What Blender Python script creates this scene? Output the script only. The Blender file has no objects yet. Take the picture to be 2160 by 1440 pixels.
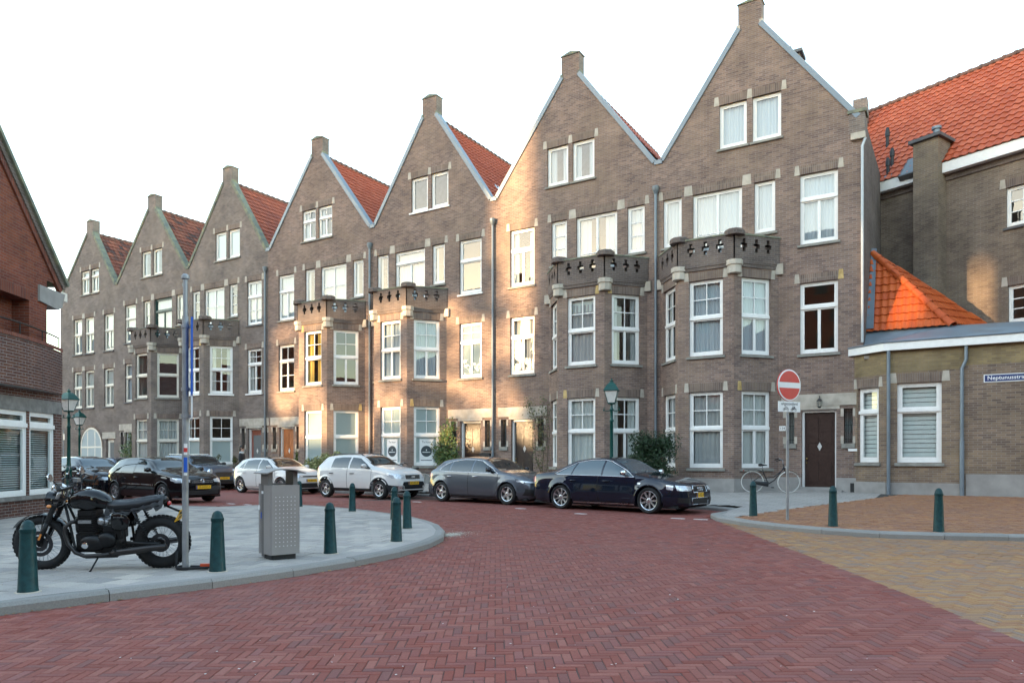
import bpy, bmesh, math, random
from mathutils import Vector, Matrix
R = math.radians
random.seed(7)
sc = bpy.context.scene
COL = sc.collection
# ---------------------------------------------------------------- camera
CAM_H = 1.40
cam_d = bpy.data.cameras.new('camera'); cam = bpy.data.objects.new('camera', cam_d); COL.objects.link(cam)
cam.location = (0, 0, CAM_H); cam.rotation_euler = (R(90), 0, R(31.672))
cam_d.sensor_width = 36; cam_d.lens = 1530 / 2160 * 36
cam_d.shift_y = (966 - 720) / 2160
cam_d.clip_start = 0.05; cam_d.clip_end = 3000
sc.camera = cam
# ---------------------------------------------------------------- sky and sun
SUN_TRAVEL = Vector((0.50, 0.866, -math.tan(R(6.5)))).normalized()      # low sun behind the viewer
w = bpy.data.worlds.new('World'); sc.world = w; w.use_nodes = True
nt = w.node_tree; nt.nodes.clear()
sky = nt.nodes.new('ShaderNodeTexSky'); sky.sky_type = 'NISHITA'; sky.sun_disc = False
sky.sun_elevation = R(6.5)
sky.sun_rotation = math.atan2(-SUN_TRAVEL.x, -SUN_TRAVEL.y)
sky.air_density = 1.0; sky.dust_density = 0.35; sky.ozone_density = 0.4; sky.altitude = 0
bgn = nt.nodes.new('ShaderNodeBackground'); bgn.inputs[1].default_value = 0.15
wo = nt.nodes.new('ShaderNodeOutputWorld')
nt.links.new(sky.outputs[0], bgn.inputs[0]); nt.links.new(bgn.outputs[0], wo.inputs[0])
sun_d = bpy.data.lights.new('sun', 'SUN'); sun = bpy.data.objects.new('sun', sun_d); COL.objects.link(sun)
sun_d.energy = 2.0; sun_d.angle = R(0.6); sun_d.color = (1.0, 0.66, 0.34)
sun.rotation_euler = SUN_TRAVEL.to_track_quat('-Z', 'Y').to_euler(); sun.location = (-30, -40, 30)
vs = sc.view_settings; vs.view_transform = 'Standard'; vs.look = 'None'; vs.gamma = 1; vs.exposure = 3.2; vs.use_curve_mapping = False
sc.render.engine = 'CYCLES'
sc.cycles.use_denoising = True
sc.cycles.max_bounces = 8; sc.cycles.transparent_max_bounces = 12; sc.cycles.caustics_reflective = False; sc.cycles.caustics_refractive = False
sc.cycles.sample_clamp_indirect = 6

# ---------------------------------------------------------------- pixel helpers (photo 2160 x 1440)
CE, SE = math.cos(R(31.672)), math.sin(R(31.672))
def ray(px, py):
    a = (px - 1080) / 1530; return (CE*a - SE, SE*a + CE, (966 - py) / 1530)
def on_ground(px, py, z=0.0):
    r = ray(px, py); t = (z - CAM_H) / r[2]; return r[0]*t, r[1]*t
def at_dist(px, t):
    r = ray(px, 966); return r[0]*t, r[1]*t
def to_px(x, y, z):
    d = -SE*x + CE*y
    if d < .3: return None
    return 1080 + 1530*(CE*x + SE*y)/d, 966 - 1530*(z - CAM_H)/d

# ---------------------------------------------------------------- mesh builder
class MB:
    def __init__(s): s.v = []; s.f = []
    def add(s, vs, fs):
        o = len(s.v); s.v.extend(vs); s.f.extend([tuple(i + o for i in f) for f in fs]); return s
    def box(s, x0, x1, y0, y1, z0, z1):
        return s.add([(x0,y0,z0),(x1,y0,z0),(x1,y1,z0),(x0,y1,z0),(x0,y0,z1),(x1,y0,z1),(x1,y1,z1),(x0,y1,z1)],
                     [(3,2,1,0),(4,5,6,7),(0,1,5,4),(1,2,6,5),(2,3,7,6),(3,0,4,7)])
    def boxm(s, m, sx, sy, sz):
        vs = [m @ Vector((a*sx/2, b*sy/2, c*sz/2)) for c in (-1,1) for a, b in ((-1,-1),(1,-1),(1,1),(-1,1))]
        return s.add([tuple(v) for v in vs], [(3,2,1,0),(4,5,6,7),(0,1,5,4),(1,2,6,5),(2,3,7,6),(3,0,4,7)])
    def ext(s, A, B):                                   # two matching polygons, caps and sides
        n = len(A); fs = [tuple(range(n))[::-1], tuple(range(n, 2*n))]
        fs += [(i, (i+1) % n, n + (i+1) % n, n + i) for i in range(n)]
        return s.add([tuple(p) for p in A] + [tuple(p) for p in B], fs)
    def grid(s, rows, closed=False):
        n = len(rows[0]); m = len(rows); vs = [tuple(p) for r in rows for p in r]; fs = []
        for i in range(m - 1):
            for j in range(n if closed else n - 1):
                k = (j + 1) % n; fs.append((i*n + j, i*n + k, (i+1)*n + k, (i+1)*n + j))
        return s.add(vs, fs)
    def tube(s, pts, r, n=8, caps=True):
        pts = [Vector(p) for p in pts]; m = len(pts)
        rs = r if isinstance(r, (list, tuple)) else [r]*m
        t0 = (pts[1] - pts[0]).normalized(); u = t0.orthogonal().normalized(); rows = []
        for i, p in enumerate(pts):
            t = (pts[min(i+1, m-1)] - pts[max(i-1, 0)]).normalized()
            u = (u - t*u.dot(t)); u = u.normalized() if u.length > 1e-6 else t.orthogonal().normalized()
            b = t.cross(u)
            rows.append([p + (u*math.cos(2*math.pi*k/n) + b*math.sin(2*math.pi*k/n))*rs[i] for k in range(n)])
        o = len(s.v); s.grid(rows, True)
        if caps: s.f.append(tuple(range(o, o+n))[::-1]); s.f.append(tuple(range(o+(m-1)*n, o+m*n)))
        return s
    def lathe(s, prof, n=16, m=None, caps=True, a0=0.0):
        m = m or Matrix()
        rows = [[m @ Vector((r*math.cos(a0+2*math.pi*k/n), r*math.sin(a0+2*math.pi*k/n), z)) for k in range(n)] for r, z in prof]
        o = len(s.v); s.grid(rows, True)
        if caps: s.f.append(tuple(range(o, o+n))[::-1]); s.f.append(tuple(range(o+(len(prof)-1)*n, o+len(prof)*n)))
        return s
    def ell(s, c, r, n=10, k=7, m=None):
        m = m or Matrix()
        prof = [(math.sin(math.pi*i/k), -math.cos(math.pi*i/k)) for i in range(k+1)]
        rows = [[m @ Vector((c[0]+r[0]*max(q,1e-3)*math.cos(2*math.pi*j/n), c[1]+r[1]*max(q,1e-3)*math.sin(2*math.pi*j/n), c[2]+r[2]*z)) for j in range(n)] for q, z in prof]
        s.grid(rows, True); return s
    def mesh(s, name, mat, smooth=False, uv=False, fix=True):
        me = bpy.data.meshes.new(name); me.from_pydata(s.v, [], s.f)
        if fix:
            bm = bmesh.new(); bm.from_mesh(me); bmesh.ops.recalc_face_normals(bm, faces=bm.faces); bm.to_mesh(me); bm.free()
        if mat: me.materials.append(mat)
        if smooth:
            for p in me.polygons: p.use_smooth = True
            if smooth != 'all':
                me.set_sharp_from_angle(angle=R(38))
        if uv: metre_uv(me)
        return me
    def build(s, name, mat, parent=None, smooth=False, uv=False, fix=True, kind=None, loc=None):
        o = bpy.data.objects.new(name, s.mesh(name, mat, smooth, uv, fix)); COL.objects.link(o)
        if parent: o.parent = parent
        if kind: o['kind'] = kind
        if loc: o.location = loc
        return o
def metre_uv(me):                                       # u along the wall, v up, in metres
    ul = me.uv_layers.new(name='UVMap').data; vs = me.vertices
    for p in me.polygons:
        n = p.normal
        if abs(n.z) < .75:
            l = math.hypot(n.x, n.y); tx, ty = -n.y/l, n.x/l
            for li in p.loop_indices:
                c = vs[me.loops[li].vertex_index].co; ul[li].uv = (c.x*tx + c.y*ty, c.z)
        else:
            for li in p.loop_indices:
                c = vs[me.loops[li].vertex_index].co; ul[li].uv = (c.x, c.y)
def tag(o, label=None, cat=None, group=None, kind=None):
    if label: o['label'] = label
    if cat: o['category'] = cat
    if group: o['group'] = group
    if kind: o['kind'] = kind
    return o
def empty(name, loc=(0,0,0), rz=0.0, label=None, cat=None, group=None):
    o = bpy.data.objects.new(name, None); COL.objects.link(o); o.location = loc; o.rotation_euler = (0, 0, rz)
    o.empty_display_size = .2
    return tag(o, label, cat, group)
def link(name, mesh, parent=None, loc=(0,0,0), rot=(0,0,0), scale=None):
    o = bpy.data.objects.new(name, mesh); COL.objects.link(o); o.location = loc; o.rotation_euler = rot
    if scale: o.scale = scale
    if parent: o.parent = parent
    return o
def kids(o): return [c for c in bpy.data.objects if c.parent == o]
_kidmap = {}
def copy_tree(o, parent=None):
    c = o.copy(); COL.objects.link(c); c.parent = parent
    for ch in o.children: copy_tree(ch, c)
    return c
def text_mesh(txt, size, mat, name='lettering', parent=None, m=None, depth=0.002, align='CENTER', bold=0.0):
    cu = bpy.data.curves.new(name, 'FONT'); cu.body = txt; cu.size = size; cu.align_x = align; cu.align_y = 'CENTER'; cu.extrude = depth; cu.offset = bold; cu.resolution_u = 2
    t = bpy.data.objects.new(name, cu); COL.objects.link(t)
    dg = bpy.context.evaluated_depsgraph_get(); me = bpy.data.meshes.new_from_object(t.evaluated_get(dg))
    bpy.data.objects.remove(t); bpy.data.curves.remove(cu)
    if m: me.transform(m)
    me.materials.clear(); me.materials.append(mat)
    return link(name, me, parent)
def lerp(a, b, t): return a + (b - a)*t
def interp(pts, x):                                     # monotone cubic through (x, y) points
    n = len(pts)
    if x <= pts[0][0]: return pts[0][1]
    if x >= pts[-1][0]: return pts[-1][1]
    i = 0
    while pts[i+1][0] < x: i += 1
    d = [(pts[k+1][1]-pts[k][1])/(pts[k+1][0]-pts[k][0]) for k in range(n-1)]
    def sl(k):
        if k == 0: return d[0]
        if k == n-1: return d[-1]
        return 0 if d[k-1]*d[k] <= 0 else 2*d[k-1]*d[k]/(d[k-1]+d[k])
    h = pts[i+1][0]-pts[i][0]; t = (x-pts[i][0])/h; m0, m1 = sl(i)*h, sl(i+1)*h
    return (2*t**3-3*t*t+1)*pts[i][1] + (t**3-2*t*t+t)*m0 + (-2*t**3+3*t*t)*pts[i+1][1] + (t**3-t*t)*m1

# ---------------------------------------------------------------- materials
MATS = {}
def newmat(name):
    m = bpy.data.materials.new(name); m.use_nodes = True; t = m.node_tree; t.nodes.clear()
    out = t.nodes.new('ShaderNodeOutputMaterial'); MATS[name] = m; return m, t, out
def N(t, kind, **kw):
    n = t.nodes.new('ShaderNode' + kind)
    for k, v in kw.items():
        if k in n.inputs: n.inputs[k].default_value = v
        else: setattr(n, k, v)
    return n
def pr(t, out, rough=.6, metal=0.0, spec=.5, coat=0.0):
    b = t.nodes.new('ShaderNodeBsdfPrincipled'); b.inputs['Roughness'].default_value = rough; b.inputs['Metallic'].default_value = metal
    b.inputs['Specular IOR Level'].default_value = spec; b.inputs['Coat Weight'].default_value = coat; b.inputs['Coat Roughness'].default_value = .03
    t.links.new(b.outputs[0], out.inputs[0]); return b
def c4(c): return (c[0], c[1], c[2], 1)
def mixc(t, fac, a, b, mode='MIX'):
    m = t.nodes.new('ShaderNodeMix'); m.data_type = 'RGBA'; m.blend_type = mode
    for i, v in ((0, fac), (6, a), (7, b)):
        if hasattr(v, 'is_linked') or hasattr(v, 'links'): t.links.new(v, m.inputs[i])
        else: m.inputs[i].default_value = v if i == 0 else c4(v)
    return m.outputs[2]
def ramp(t, fac, a, b):
    m = t.nodes.new('ShaderNodeMapRange'); m.inputs[1].default_value = a; m.inputs[2].default_value = b; t.links.new(fac, m.inputs[0]); return m.outputs[0]
def noise(t, vec, scale, detail=3.0, rough=.55):
    n = t.nodes.new('ShaderNodeTexNoise'); n.inputs['Scale'].default_value = scale; n.inputs['Detail'].default_value = detail; n.inputs['Roughness'].default_value = rough
    if vec: t.links.new(vec, n.inputs['Vector'])
    return n.outputs['Fac']
def objc(t): return t.nodes.new('ShaderNodeTexCoord').outputs['Object']
def worldc(t): return t.nodes.new('ShaderNodeNewGeometry').outputs['Position']
def bump(t, b, h, strength=.3, dist=.01):
    n = t.nodes.new('ShaderNodeBump'); n.inputs['Strength'].default_value = strength; n.inputs['Distance'].default_value = dist
    t.links.new(h, n.inputs['Height']); t.links.new(n.outputs[0], b.inputs['Normal'])
def mat(name, base, rough=.6, metal=0.0, spec=.5, coat=0.0, var=.12, vs=6.0, bs=0.0, bstr=.15, alt=None, rvar=.1):
    m, t, out = newmat(name); b = pr(t, out, rough, metal, spec, coat); co = objc(t)
    if var:
        f = ramp(t, noise(t, co, vs), .3, .7)
        lo = tuple(c*(1-var) for c in base); hi = tuple(min(1, c*(1+var)) for c in (alt or base))
        t.links.new(mixc(t, f, lo, hi), b.inputs['Base Color'])
        r = t.nodes.new('ShaderNodeMapRange'); r.inputs[3].default_value = max(.02, rough-rvar); r.inputs[4].default_value = min(1, rough+rvar)
        t.links.new(f, r.inputs[0]); t.links.new(r.outputs[0], b.inputs['Roughness'])
    else: b.inputs['Base Color'].default_value = c4(base)
    if bs: bump(t, b, noise(t, co, bs, 4), bstr)
    return m
def brickmat(name, c1, c2, mortar, c3=None, bw=.22, bh=.065, ms=.006, off=.5, stain=(.62, 1.08), rough=.85, patch=.35):
    m, t, out = newmat(name); b = pr(t, out, rough, 0, .25)
    uv = t.nodes.new('ShaderNodeTexCoord').outputs['UV']; pos = worldc(t)
    k = t.nodes.new('ShaderNodeTexBrick'); t.links.new(uv, k.inputs['Vector'])
    k.offset = off; k.inputs['Scale'].default_value = 1; k.inputs['Brick Width'].default_value = bw; k.inputs['Row Height'].default_value = bh
    k.inputs['Mortar Size'].default_value = ms; k.inputs['Mortar Smooth'].default_value = .2; k.inputs['Bias'].default_value = -.1
    k.inputs['Color1'].default_value = c4(c1); k.inputs['Color2'].default_value = c4(c2); k.inputs['Mortar'].default_value = c4(mortar)
    f1 = ramp(t, noise(t, pos, .45, 3), .45, .72)
    col = mixc(t, f1, (0,0,0), (0,0,0)); n = col.node
    n.inputs[0].default_value = 0; t.links.new(k.outputs['Color'], n.inputs[6])
    k2 = t.nodes.new('ShaderNodeTexBrick'); t.links.new(uv, k2.inputs['Vector'])
    k2.offset = off; k2.inputs['Scale'].default_value = 1; k2.inputs['Brick Width'].default_value = bw; k2.inputs['Row Height'].default_value = bh
    k2.inputs['Mortar Size'].default_value = ms; k2.inputs['Mortar Smooth'].default_value = .2
    c3 = c3 or c2
    k2.inputs['Color1'].default_value = c4(c3); k2.inputs['Color2'].default_value = c4(c1); k2.inputs['Mortar'].default_value = c4(mortar)
    mm = t.nodes.new('ShaderNodeMath'); mm.operation = 'MULTIPLY'; mm.inputs[1].default_value = patch*2; t.links.new(f1, mm.inputs[0]); t.links.new(mm.outputs[0], n.inputs[0])
    t.links.new(k2.outputs['Color'], n.inputs[7])
    st = t.nodes.new('ShaderNodeMapRange'); st.inputs[1].default_value = .3; st.inputs[2].default_value = .7; st.inputs[3].default_value = stain[0]; st.inputs[4].default_value = stain[1]
    t.links.new(noise(t, pos, 1.3, 5, .65), st.inputs[0])
    x = t.nodes.new('ShaderNodeMix'); x.data_type = 'RGBA'; x.blend_type = 'MULTIPLY'; x.inputs[0].default_value = 1
    t.links.new(col, x.inputs[6]); t.links.new(st.outputs[0], x.inputs[7]); t.links.new(x.outputs[2], b.inputs['Base Color'])
    inv = t.nodes.new('ShaderNodeMath'); inv.operation = 'SUBTRACT'; inv.inputs[0].default_value = 1; t.links.new(k.outputs['Fac'], inv.inputs[1])
    fn = t.nodes.new('ShaderNodeMath'); fn.operation = 'MULTIPLY_ADD'; fn.inputs[1].default_value = .4; t.links.new(noise(t, pos, 60, 2), fn.inputs[0]); t.links.new(inv.outputs[0], fn.inputs[2])
    bump(t, b, fn.outputs[0], .6, .006); return m
def piecemat(name, cols, rough=.8, big=.6, bigamt=.35, grain=40, bstr=.25, bigcol=None, spec=.3):
    """colour differs from piece to piece (island and object), with soft weathering across pieces"""
    m, t, out = newmat(name); b = pr(t, out, rough, 0, spec)
    g = t.nodes.new('ShaderNodeNewGeometry'); oi = t.nodes.new('ShaderNodeObjectInfo')
    a = t.nodes.new('ShaderNodeMath'); a.operation = 'ADD'; t.links.new(g.outputs['Random Per Island'], a.inputs[0]); t.links.new(oi.outputs['Random'], a.inputs[1])
    fr = t.nodes.new('ShaderNodeMath'); fr.operation = 'FRACT'; t.links.new(a.outputs[0], fr.inputs[0])
    cr = t.nodes.new('ShaderNodeValToRGB'); cr.color_ramp.interpolation = 'LINEAR'
    el = cr.color_ramp.elements
    while len(el) < len(cols): el.new(.5)
    for i, c in enumerate(cols): el[i].position = i/(len(cols)-1); el[i].color = c4(c)
    t.links.new(fr.outputs[0], cr.inputs[0])
    f = ramp(t, noise(t, g.outputs['Position'], big, 5, .6), .35, .7)
    mm = t.nodes.new('ShaderNodeMath'); mm.operation = 'MULTIPLY'; mm.inputs[1].default_value = bigamt; t.links.new(f, mm.inputs[0])
    col = mixc(t, mm.outputs[0], cr.outputs[0], bigcol or tuple(.6*v for v in cols[0]))
    f2 = ramp(t, noise(t, g.outputs['Position'], grain, 3), .25, .75)
    sp = t.nodes.new('ShaderNodeMapRange'); sp.inputs[3].default_value = .82; sp.inputs[4].default_value = 1.12; t.links.new(f2, sp.inputs[0])
    x = t.nodes.new('ShaderNodeMix'); x.data_type = 'RGBA'; x.blend_type = 'MULTIPLY'; x.inputs[0].default_value = 1
    t.links.new(col, x.inputs[6]); t.links.new(sp.outputs[0], x.inputs[7]); t.links.new(x.outputs[2], b.inputs['Base Color'])
    bump(t, b, f2, bstr, .004); return m
def glassmat(name, tint=(.9,.95,.95), ior=1.55, boost=0.0):
    m, t, out = newmat(name)
    g = t.nodes.new('ShaderNodeNewGeometry'); dt = t.nodes.new('ShaderNodeVectorMath'); dt.operation = 'DOT_PRODUCT'; t.links.new(g.outputs['Incoming'], dt.inputs[0]); t.links.new(g.outputs['Normal'], dt.inputs[1])
    def mth(op, a, b=0.0, c=0.0):
        n = t.nodes.new('ShaderNodeMath'); n.operation = op
        for k, v in enumerate((a, b, c)):
            if hasattr(v, 'links'): t.links.new(v, n.inputs[k])
            else: n.inputs[k].default_value = v
        return n.outputs[0]
    cs = mth('ABSOLUTE', dt.outputs['Value']); f5 = mth('POWER', mth('SUBTRACT', 1.0, cs), 5.0)      # the same from both sides
    ad = t.nodes.new('ShaderNodeMath'); ad.operation = 'MULTIPLY_ADD'; ad.inputs[1].default_value = .93; ad.inputs[2].default_value = .07 + boost; ad.use_clamp = True; t.links.new(f5, ad.inputs[0])
    gl = t.nodes.new('ShaderNodeBsdfGlossy'); gl.inputs['Roughness'].default_value = .012; gl.inputs[0].default_value = (1,1,1,1)
    wn = t.nodes.new('ShaderNodeBump'); wn.inputs['Strength'].default_value = .012; wn.inputs['Distance'].default_value = .05
    t.links.new(noise(t, worldc(t), 1.6, 2), wn.inputs['Height']); t.links.new(wn.outputs[0], gl.inputs['Normal'])
    tr = t.nodes.new('ShaderNodeBsdfTransparent'); tr.inputs[0].default_value = c4(tint)
    mx = t.nodes.new('ShaderNodeMixShader'); t.links.new(ad.outputs[0], mx.inputs[0]); t.links.new(tr.outputs[0], mx.inputs[1]); t.links.new(gl.outputs[0], mx.inputs[2])
    t.links.new(mx.outputs[0], out.inputs[0]); return m
def clothmat(name, base, trans=.35):
    m, t, out = newmat(name); d = t.nodes.new('ShaderNodeBsdfDiffuse'); d.inputs[0].default_value = c4(base)
    tl = t.nodes.new('ShaderNodeBsdfTranslucent'); tl.inputs[0].default_value = c4(base)
    mx = t.nodes.new('ShaderNodeMixShader'); mx.inputs[0].default_value = trans
    t.links.new(d.outputs[0], mx.inputs[1]); t.links.new(tl.outputs[0], mx.inputs[2]); t.links.new(mx.outputs[0], out.inputs[0]); return m
def leafmat(name, cols, rough=.5):
    m, t, out = newmat(name); b = pr(t, out, rough, 0, .4)
    g = t.nodes.new('ShaderNodeNewGeometry'); cr = t.nodes.new('ShaderNodeValToRGB'); el = cr.color_ramp.elements
    while len(el) < len(cols): el.new(.5)
    for i, c in enumerate(cols): el[i].position = i/(len(cols)-1); el[i].color = c4(c)
    t.links.new(g.outputs['Random Per Island'], cr.inputs[0]); t.links.new(cr.outputs[0], b.inputs['Base Color'])
    b.inputs['Subsurface Weight'].default_value = 0
    return m

brickmat('brick', (.262,.176,.140), (.140,.094,.084), (.285,.252,.228), (.295,.208,.145), stain=(.70,1.1), patch=.36)
brickmat('brick_annex', (.255,.178,.125), (.138,.096,.078), (.275,.24,.205), (.31,.225,.135), stain=(.70,1.1), patch=.45)
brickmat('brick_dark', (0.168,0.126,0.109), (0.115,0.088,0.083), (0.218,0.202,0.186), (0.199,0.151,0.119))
brickmat('brick_grey', (0.227,0.178,0.154), (0.149,0.119,0.110), (0.298,0.268,0.247), (0.262,0.203,0.155))
brickmat('brick_back', (0.246,0.183,0.138), (0.166,0.120,0.097), (0.285,0.251,0.205), (0.297,0.221,0.138))
brickmat('brick_yellow', (0.300,0.224,0.111), (0.203,0.147,0.085), (0.240,0.196,0.143), (0.247,0.196,0.130))
brickmat('brick_red', (0.232,0.063,0.034), (0.134,0.039,0.029), (0.190,0.126,0.107), (0.282,0.096,0.038), patch=.4)
brickmat('brick_brown', (.14,.06,.045), (.085,.045,.04), (.30,.28,.27), (.19,.085,.05))
brickmat('soldier', (0.233,0.166,0.134), (0.139,0.101,0.088), (0.268,0.237,0.207), (0.258,0.192,0.134), bw=.062, bh=.6, off=0)
brickmat('soldier_red', (0.211,0.060,0.034), (0.120,0.036,0.029), (0.176,0.120,0.107), (0.232,0.084,0.038), bw=.062, bh=.6, off=0)
mat('stone', (.40,.36,.30), .8, var=.2, vs=3, bs=30, alt=(.43,.385,.33))
mat('stone_ochre', (0.425,0.280,0.091), .8, var=.25, vs=5, bs=30, alt=(0.476,0.344,0.154))
mat('sill', (.25,.235,.21), .85, var=.25, vs=5, bs=30, alt=(.23,.225,.20))
mat('stone_grey', (.19,.18,.168), .85, var=.3, vs=6, bs=30)
mat('sill_dark', (.10,.10,.105), .7, var=.2, bs=30)
mat('coping', (0.140,0.157,0.150), .9, var=.3, vs=4, bs=25, alt=(0.180,0.182,0.120))
mat('plinth', (0.288,0.272,0.258), .85, var=.18, vs=2.5, bs=40)
mat('lead', (.20,.23,.26), .55, var=.15, vs=4, metal=.0)
mat('zinc', (0.164,0.198,0.232), .45, var=.12, vs=2, metal=.25)
mat('zinc_dark', (0.188,0.225,0.258), .45, var=.15, vs=2, metal=.25)
mat('white_paint', (.80,.79,.77), .4, var=.04, vs=8)
mat('cream_paint', (.72,.68,.60), .45, var=.05, vs=8)
mat('dark_green_paint', (.010,.045,.042), .35, var=.15, vs=8)
mat('door_brown', (0.030,0.012,0.008), .4, var=.3, vs=14)
mat('door_dark', (.022,.016,.016), .4, var=.25, vs=14)
mat('door_orange', (.30,.10,.03), .4, var=.2, vs=10)
mat('door_red', (.22,.055,.03), .4, var=.2, vs=10)
mat('room', (.30,.27,.24), .9, var=0)
mat('iron', (.012,.013,.014), .5, var=.2)
mat('brass', (.55,.38,.15), .3, metal=1, var=.1)
mat('black_plastic', (.014,.015,.017), .5, var=.15)
glassmat('glass', boost=.015)
glassmat('glass_clear', boost=.0)
clothmat('sheer', (.50,.55,.60), .25)
clothmat('drape_grey', (.42,.41,.41), .15)
clothmat('drape_white', (.64,.63,.61), .2)
clothmat('drape_yellow', (.62,.42,.13), .2)
clothmat('frosted', (.50,.56,.56), .2)
mat('blind', (.55,.57,.55), .6, var=.05)
mat('blind_dark', (.12,.13,.135), .6, var=.05)
piecemat('tile_new', [(0.450,0.098,0.039),(0.393,0.080,0.033),(0.491,0.120,0.053),(0.410,0.088,0.036)], .6, 1.0, .25, bigcol=(0.270,0.065,0.036))
piecemat('tile_orange', [(0.527,0.099,0.018),(0.468,0.081,0.018),(0.578,0.118,0.024),(0.493,0.087,0.018)], .55, 1.2, .25, bigcol=(0.306,0.056,0.018))
piecemat('tile_old', [(0.270,0.085,0.051),(0.054,0.038,0.035),(0.324,0.101,0.058),(0.216,0.064,0.039),(0.342,0.111,0.062),(0.090,0.051,0.039)], .75, 1.0, .3, bigcol=(0.090,0.051,0.039))
piecemat('tile_mid', [(0.374,0.096,0.050),(0.262,0.076,0.050),(0.421,0.109,0.055),(0.318,0.084,0.050)], .7, 1.0, .3, bigcol=(0.168,0.058,0.042))
piecemat('ridge', [(.14,.075,.06),(.20,.10,.07),(.11,.07,.06)], .8, 1, .3)
piecemat('paver_red', [(0.186,0.041,0.027),(0.256,0.076,0.058),(0.165,0.066,0.060),(0.226,0.050,0.034),(0.286,0.102,0.079),(0.200,0.053,0.040),(0.240,0.088,0.079)], .72, .35, .5, 60, bigcol=(0.200,0.086,0.073))
piecemat('paver_yellow', [(0.325,0.164,0.074),(0.379,0.211,0.089),(0.271,0.156,0.103),(0.235,0.164,0.133),(0.361,0.187,0.074),(0.297,0.133,0.066)], .75, .5, .35, 60, bigcol=(0.198,0.133,0.097))
piecemat('paver_plaza', [(0.325,0.146,0.072),(0.383,0.198,0.097),(0.268,0.120,0.072),(0.288,0.154,0.103),(0.354,0.171,0.089)], .78, .5, .35, 60, bigcol=(0.230,0.129,0.089))
piecemat('slab_grey', [(.33,.30,.275),(.45,.405,.36),(.28,.262,.25),(.40,.362,.33),(.50,.44,.385),(.35,.32,.30)], .8, .5, .35, 70, bigcol=(.31,.28,.255))
piecemat('kerb', [(0.251,0.240,0.226),(0.293,0.275,0.255),(0.230,0.221,0.208)], .8, 1.5, .3, 70, bigcol=(0.195,0.183,0.168))
mat('joint', (.075,.045,.038), .95, var=.3, vs=20)
mat('joint_grey', (.045,.042,.038), .95, var=.3, vs=20)
mat('sand', (.52,.45,.37), .95, var=.2, vs=9, bs=90)
mat('white_line', (.70,.70,.68), .8, var=.15, vs=12)
mat('asphalt', (.13,.09,.08), .9, var=.2, vs=.2)
# ================================================================ GROUND
def inside(poly, x, y):
    c = False; n = len(poly); j = n - 1
    for i in range(n):
        xi, yi = poly[i]; xj, yj = poly[j]
        if (yi > y) != (yj > y) and x < (xj-xi)*(y-yi)/(yj-yi)+xi: c = not c
        j = i
    return c
def smooth_path(pts, k=6):
    out = []; n = len(pts)
    for i in range(n-1):
        p0, p1, p2, p3 = pts[max(i-1,0)], pts[i], pts[i+1], pts[min(i+2,n-1)]
        for j in range(k):
            t = j/k
            out.append(tuple(.5*((2*p1[a]) + (-p0[a]+p2[a])*t + (2*p0[a]-5*p1[a]+4*p2[a]-p3[a])*t*t + (-p0[a]+3*p1[a]-3*p2[a]+p3[a])*t**3) for a in (0,1)))
    out.append(pts[-1]); return out
def resample(path, step):
    L = [0]
    for a, b in zip(path, path[1:]): L.append(L[-1] + math.hypot(b[0]-a[0], b[1]-a[1]))
    n = max(1, round(L[-1]/step)); out = []; i = 0
    for k in range(n+1):
        s = L[-1]*k/n
        while i < len(L)-2 and L[i+1] < s: i += 1
        t = (s-L[i])/max(1e-9, L[i+1]-L[i]); out.append((lerp(path[i][0], path[i+1][0], t), lerp(path[i][1], path[i+1][1], t)))
    return out
def offset(path, d):                                    # d > 0: to the left of travel
    out = []
    for i in range(len(path)):
        a = path[max(i-1,0)]; b = path[min(i+1,len(path)-1)]; l = math.hypot(b[0]-a[0], b[1]-a[1])
        out.append((path[i][0] - (b[1]-a[1])/l*d, path[i][1] + (b[0]-a[0])/l*d))
    return out
# left pavement: kerb path runs away from the viewer, pavement on its left
kerb_left = smooth_path([(-7.62,-6),(-7.45,0),(-7.29,3.11),(-7.05,4.13),(-6.83,5.0),(-6.70,6.0),(-6.66,6.98),(-6.80,8.2),(-7.35,9.7),(-8.36,11.05),(-9.4,11.95),(-10.4,12.6),(-11.7,13.2),(-13.4,13.8),(-15.2,14.15),(-16.1,14.1),(-16.7,13.3),(-16.95,12.5),(-18,12.25),(-22,12.2),(-40,12.2),(-70,12.2)], 5)
pave_left = kerb_left + [(-70,-6)]
# raised ground on the far side and to the right (pavement along the houses, brick apron at the corner)
kerb_right = smooth_path([(-70,22.2),(-40,21.75),(-24,21.2),(-16,20.75),(-10.5,20.15),(-7,19.7),(-5.5,19.45),(-4.95,18.8),(-4.95,17.7),(-5.0,16.95),(-4.72,16.3),(-4.18,15.66),(-3.23,14.9),(-1.94,14.36),(-.87,14.30),(.93,14.95),(4,16.4),(12,19)], 5)
pave_right = kerb_right + [(12,24.6),(12,27.5),(-70,27.5)]
def zr(x, y):
    y0 = 19.7 if x < -6 else (15.0 if x > -3.5 else lerp(19.7, 15.0, (x+6)/2.5))
    t = max(0, min(1, (y - y0)/(24.2 - y0))); return .10 + .235*t
tip = (-4.25, 16.0)
def is_plaza(x, y): return x > -4.3 + (y - 16.0)*(3.0/8.5)
line_ry = [(-4.9,16.5),(-2.83,12.72),(-1.67,10.57),(-.51,8.39),(.41,6.56),(1.35,4.6),(3.0,1.2),(5,-3)]
def is_yellow(x, y):
    for a, b in zip(line_ry, line_ry[1:]):
        if b[1] <= y <= a[1]: return x > lerp(a[0], b[0], (y-a[1])/(b[1]-a[1]))
    return x > 5 if y < -3 else False
def seen(x, y, z=0, mx=900, my=2300):
    p = to_px(x, y, z); return p is not None and -mx < p[0] < 2160+mx and p[1] < my

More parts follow.
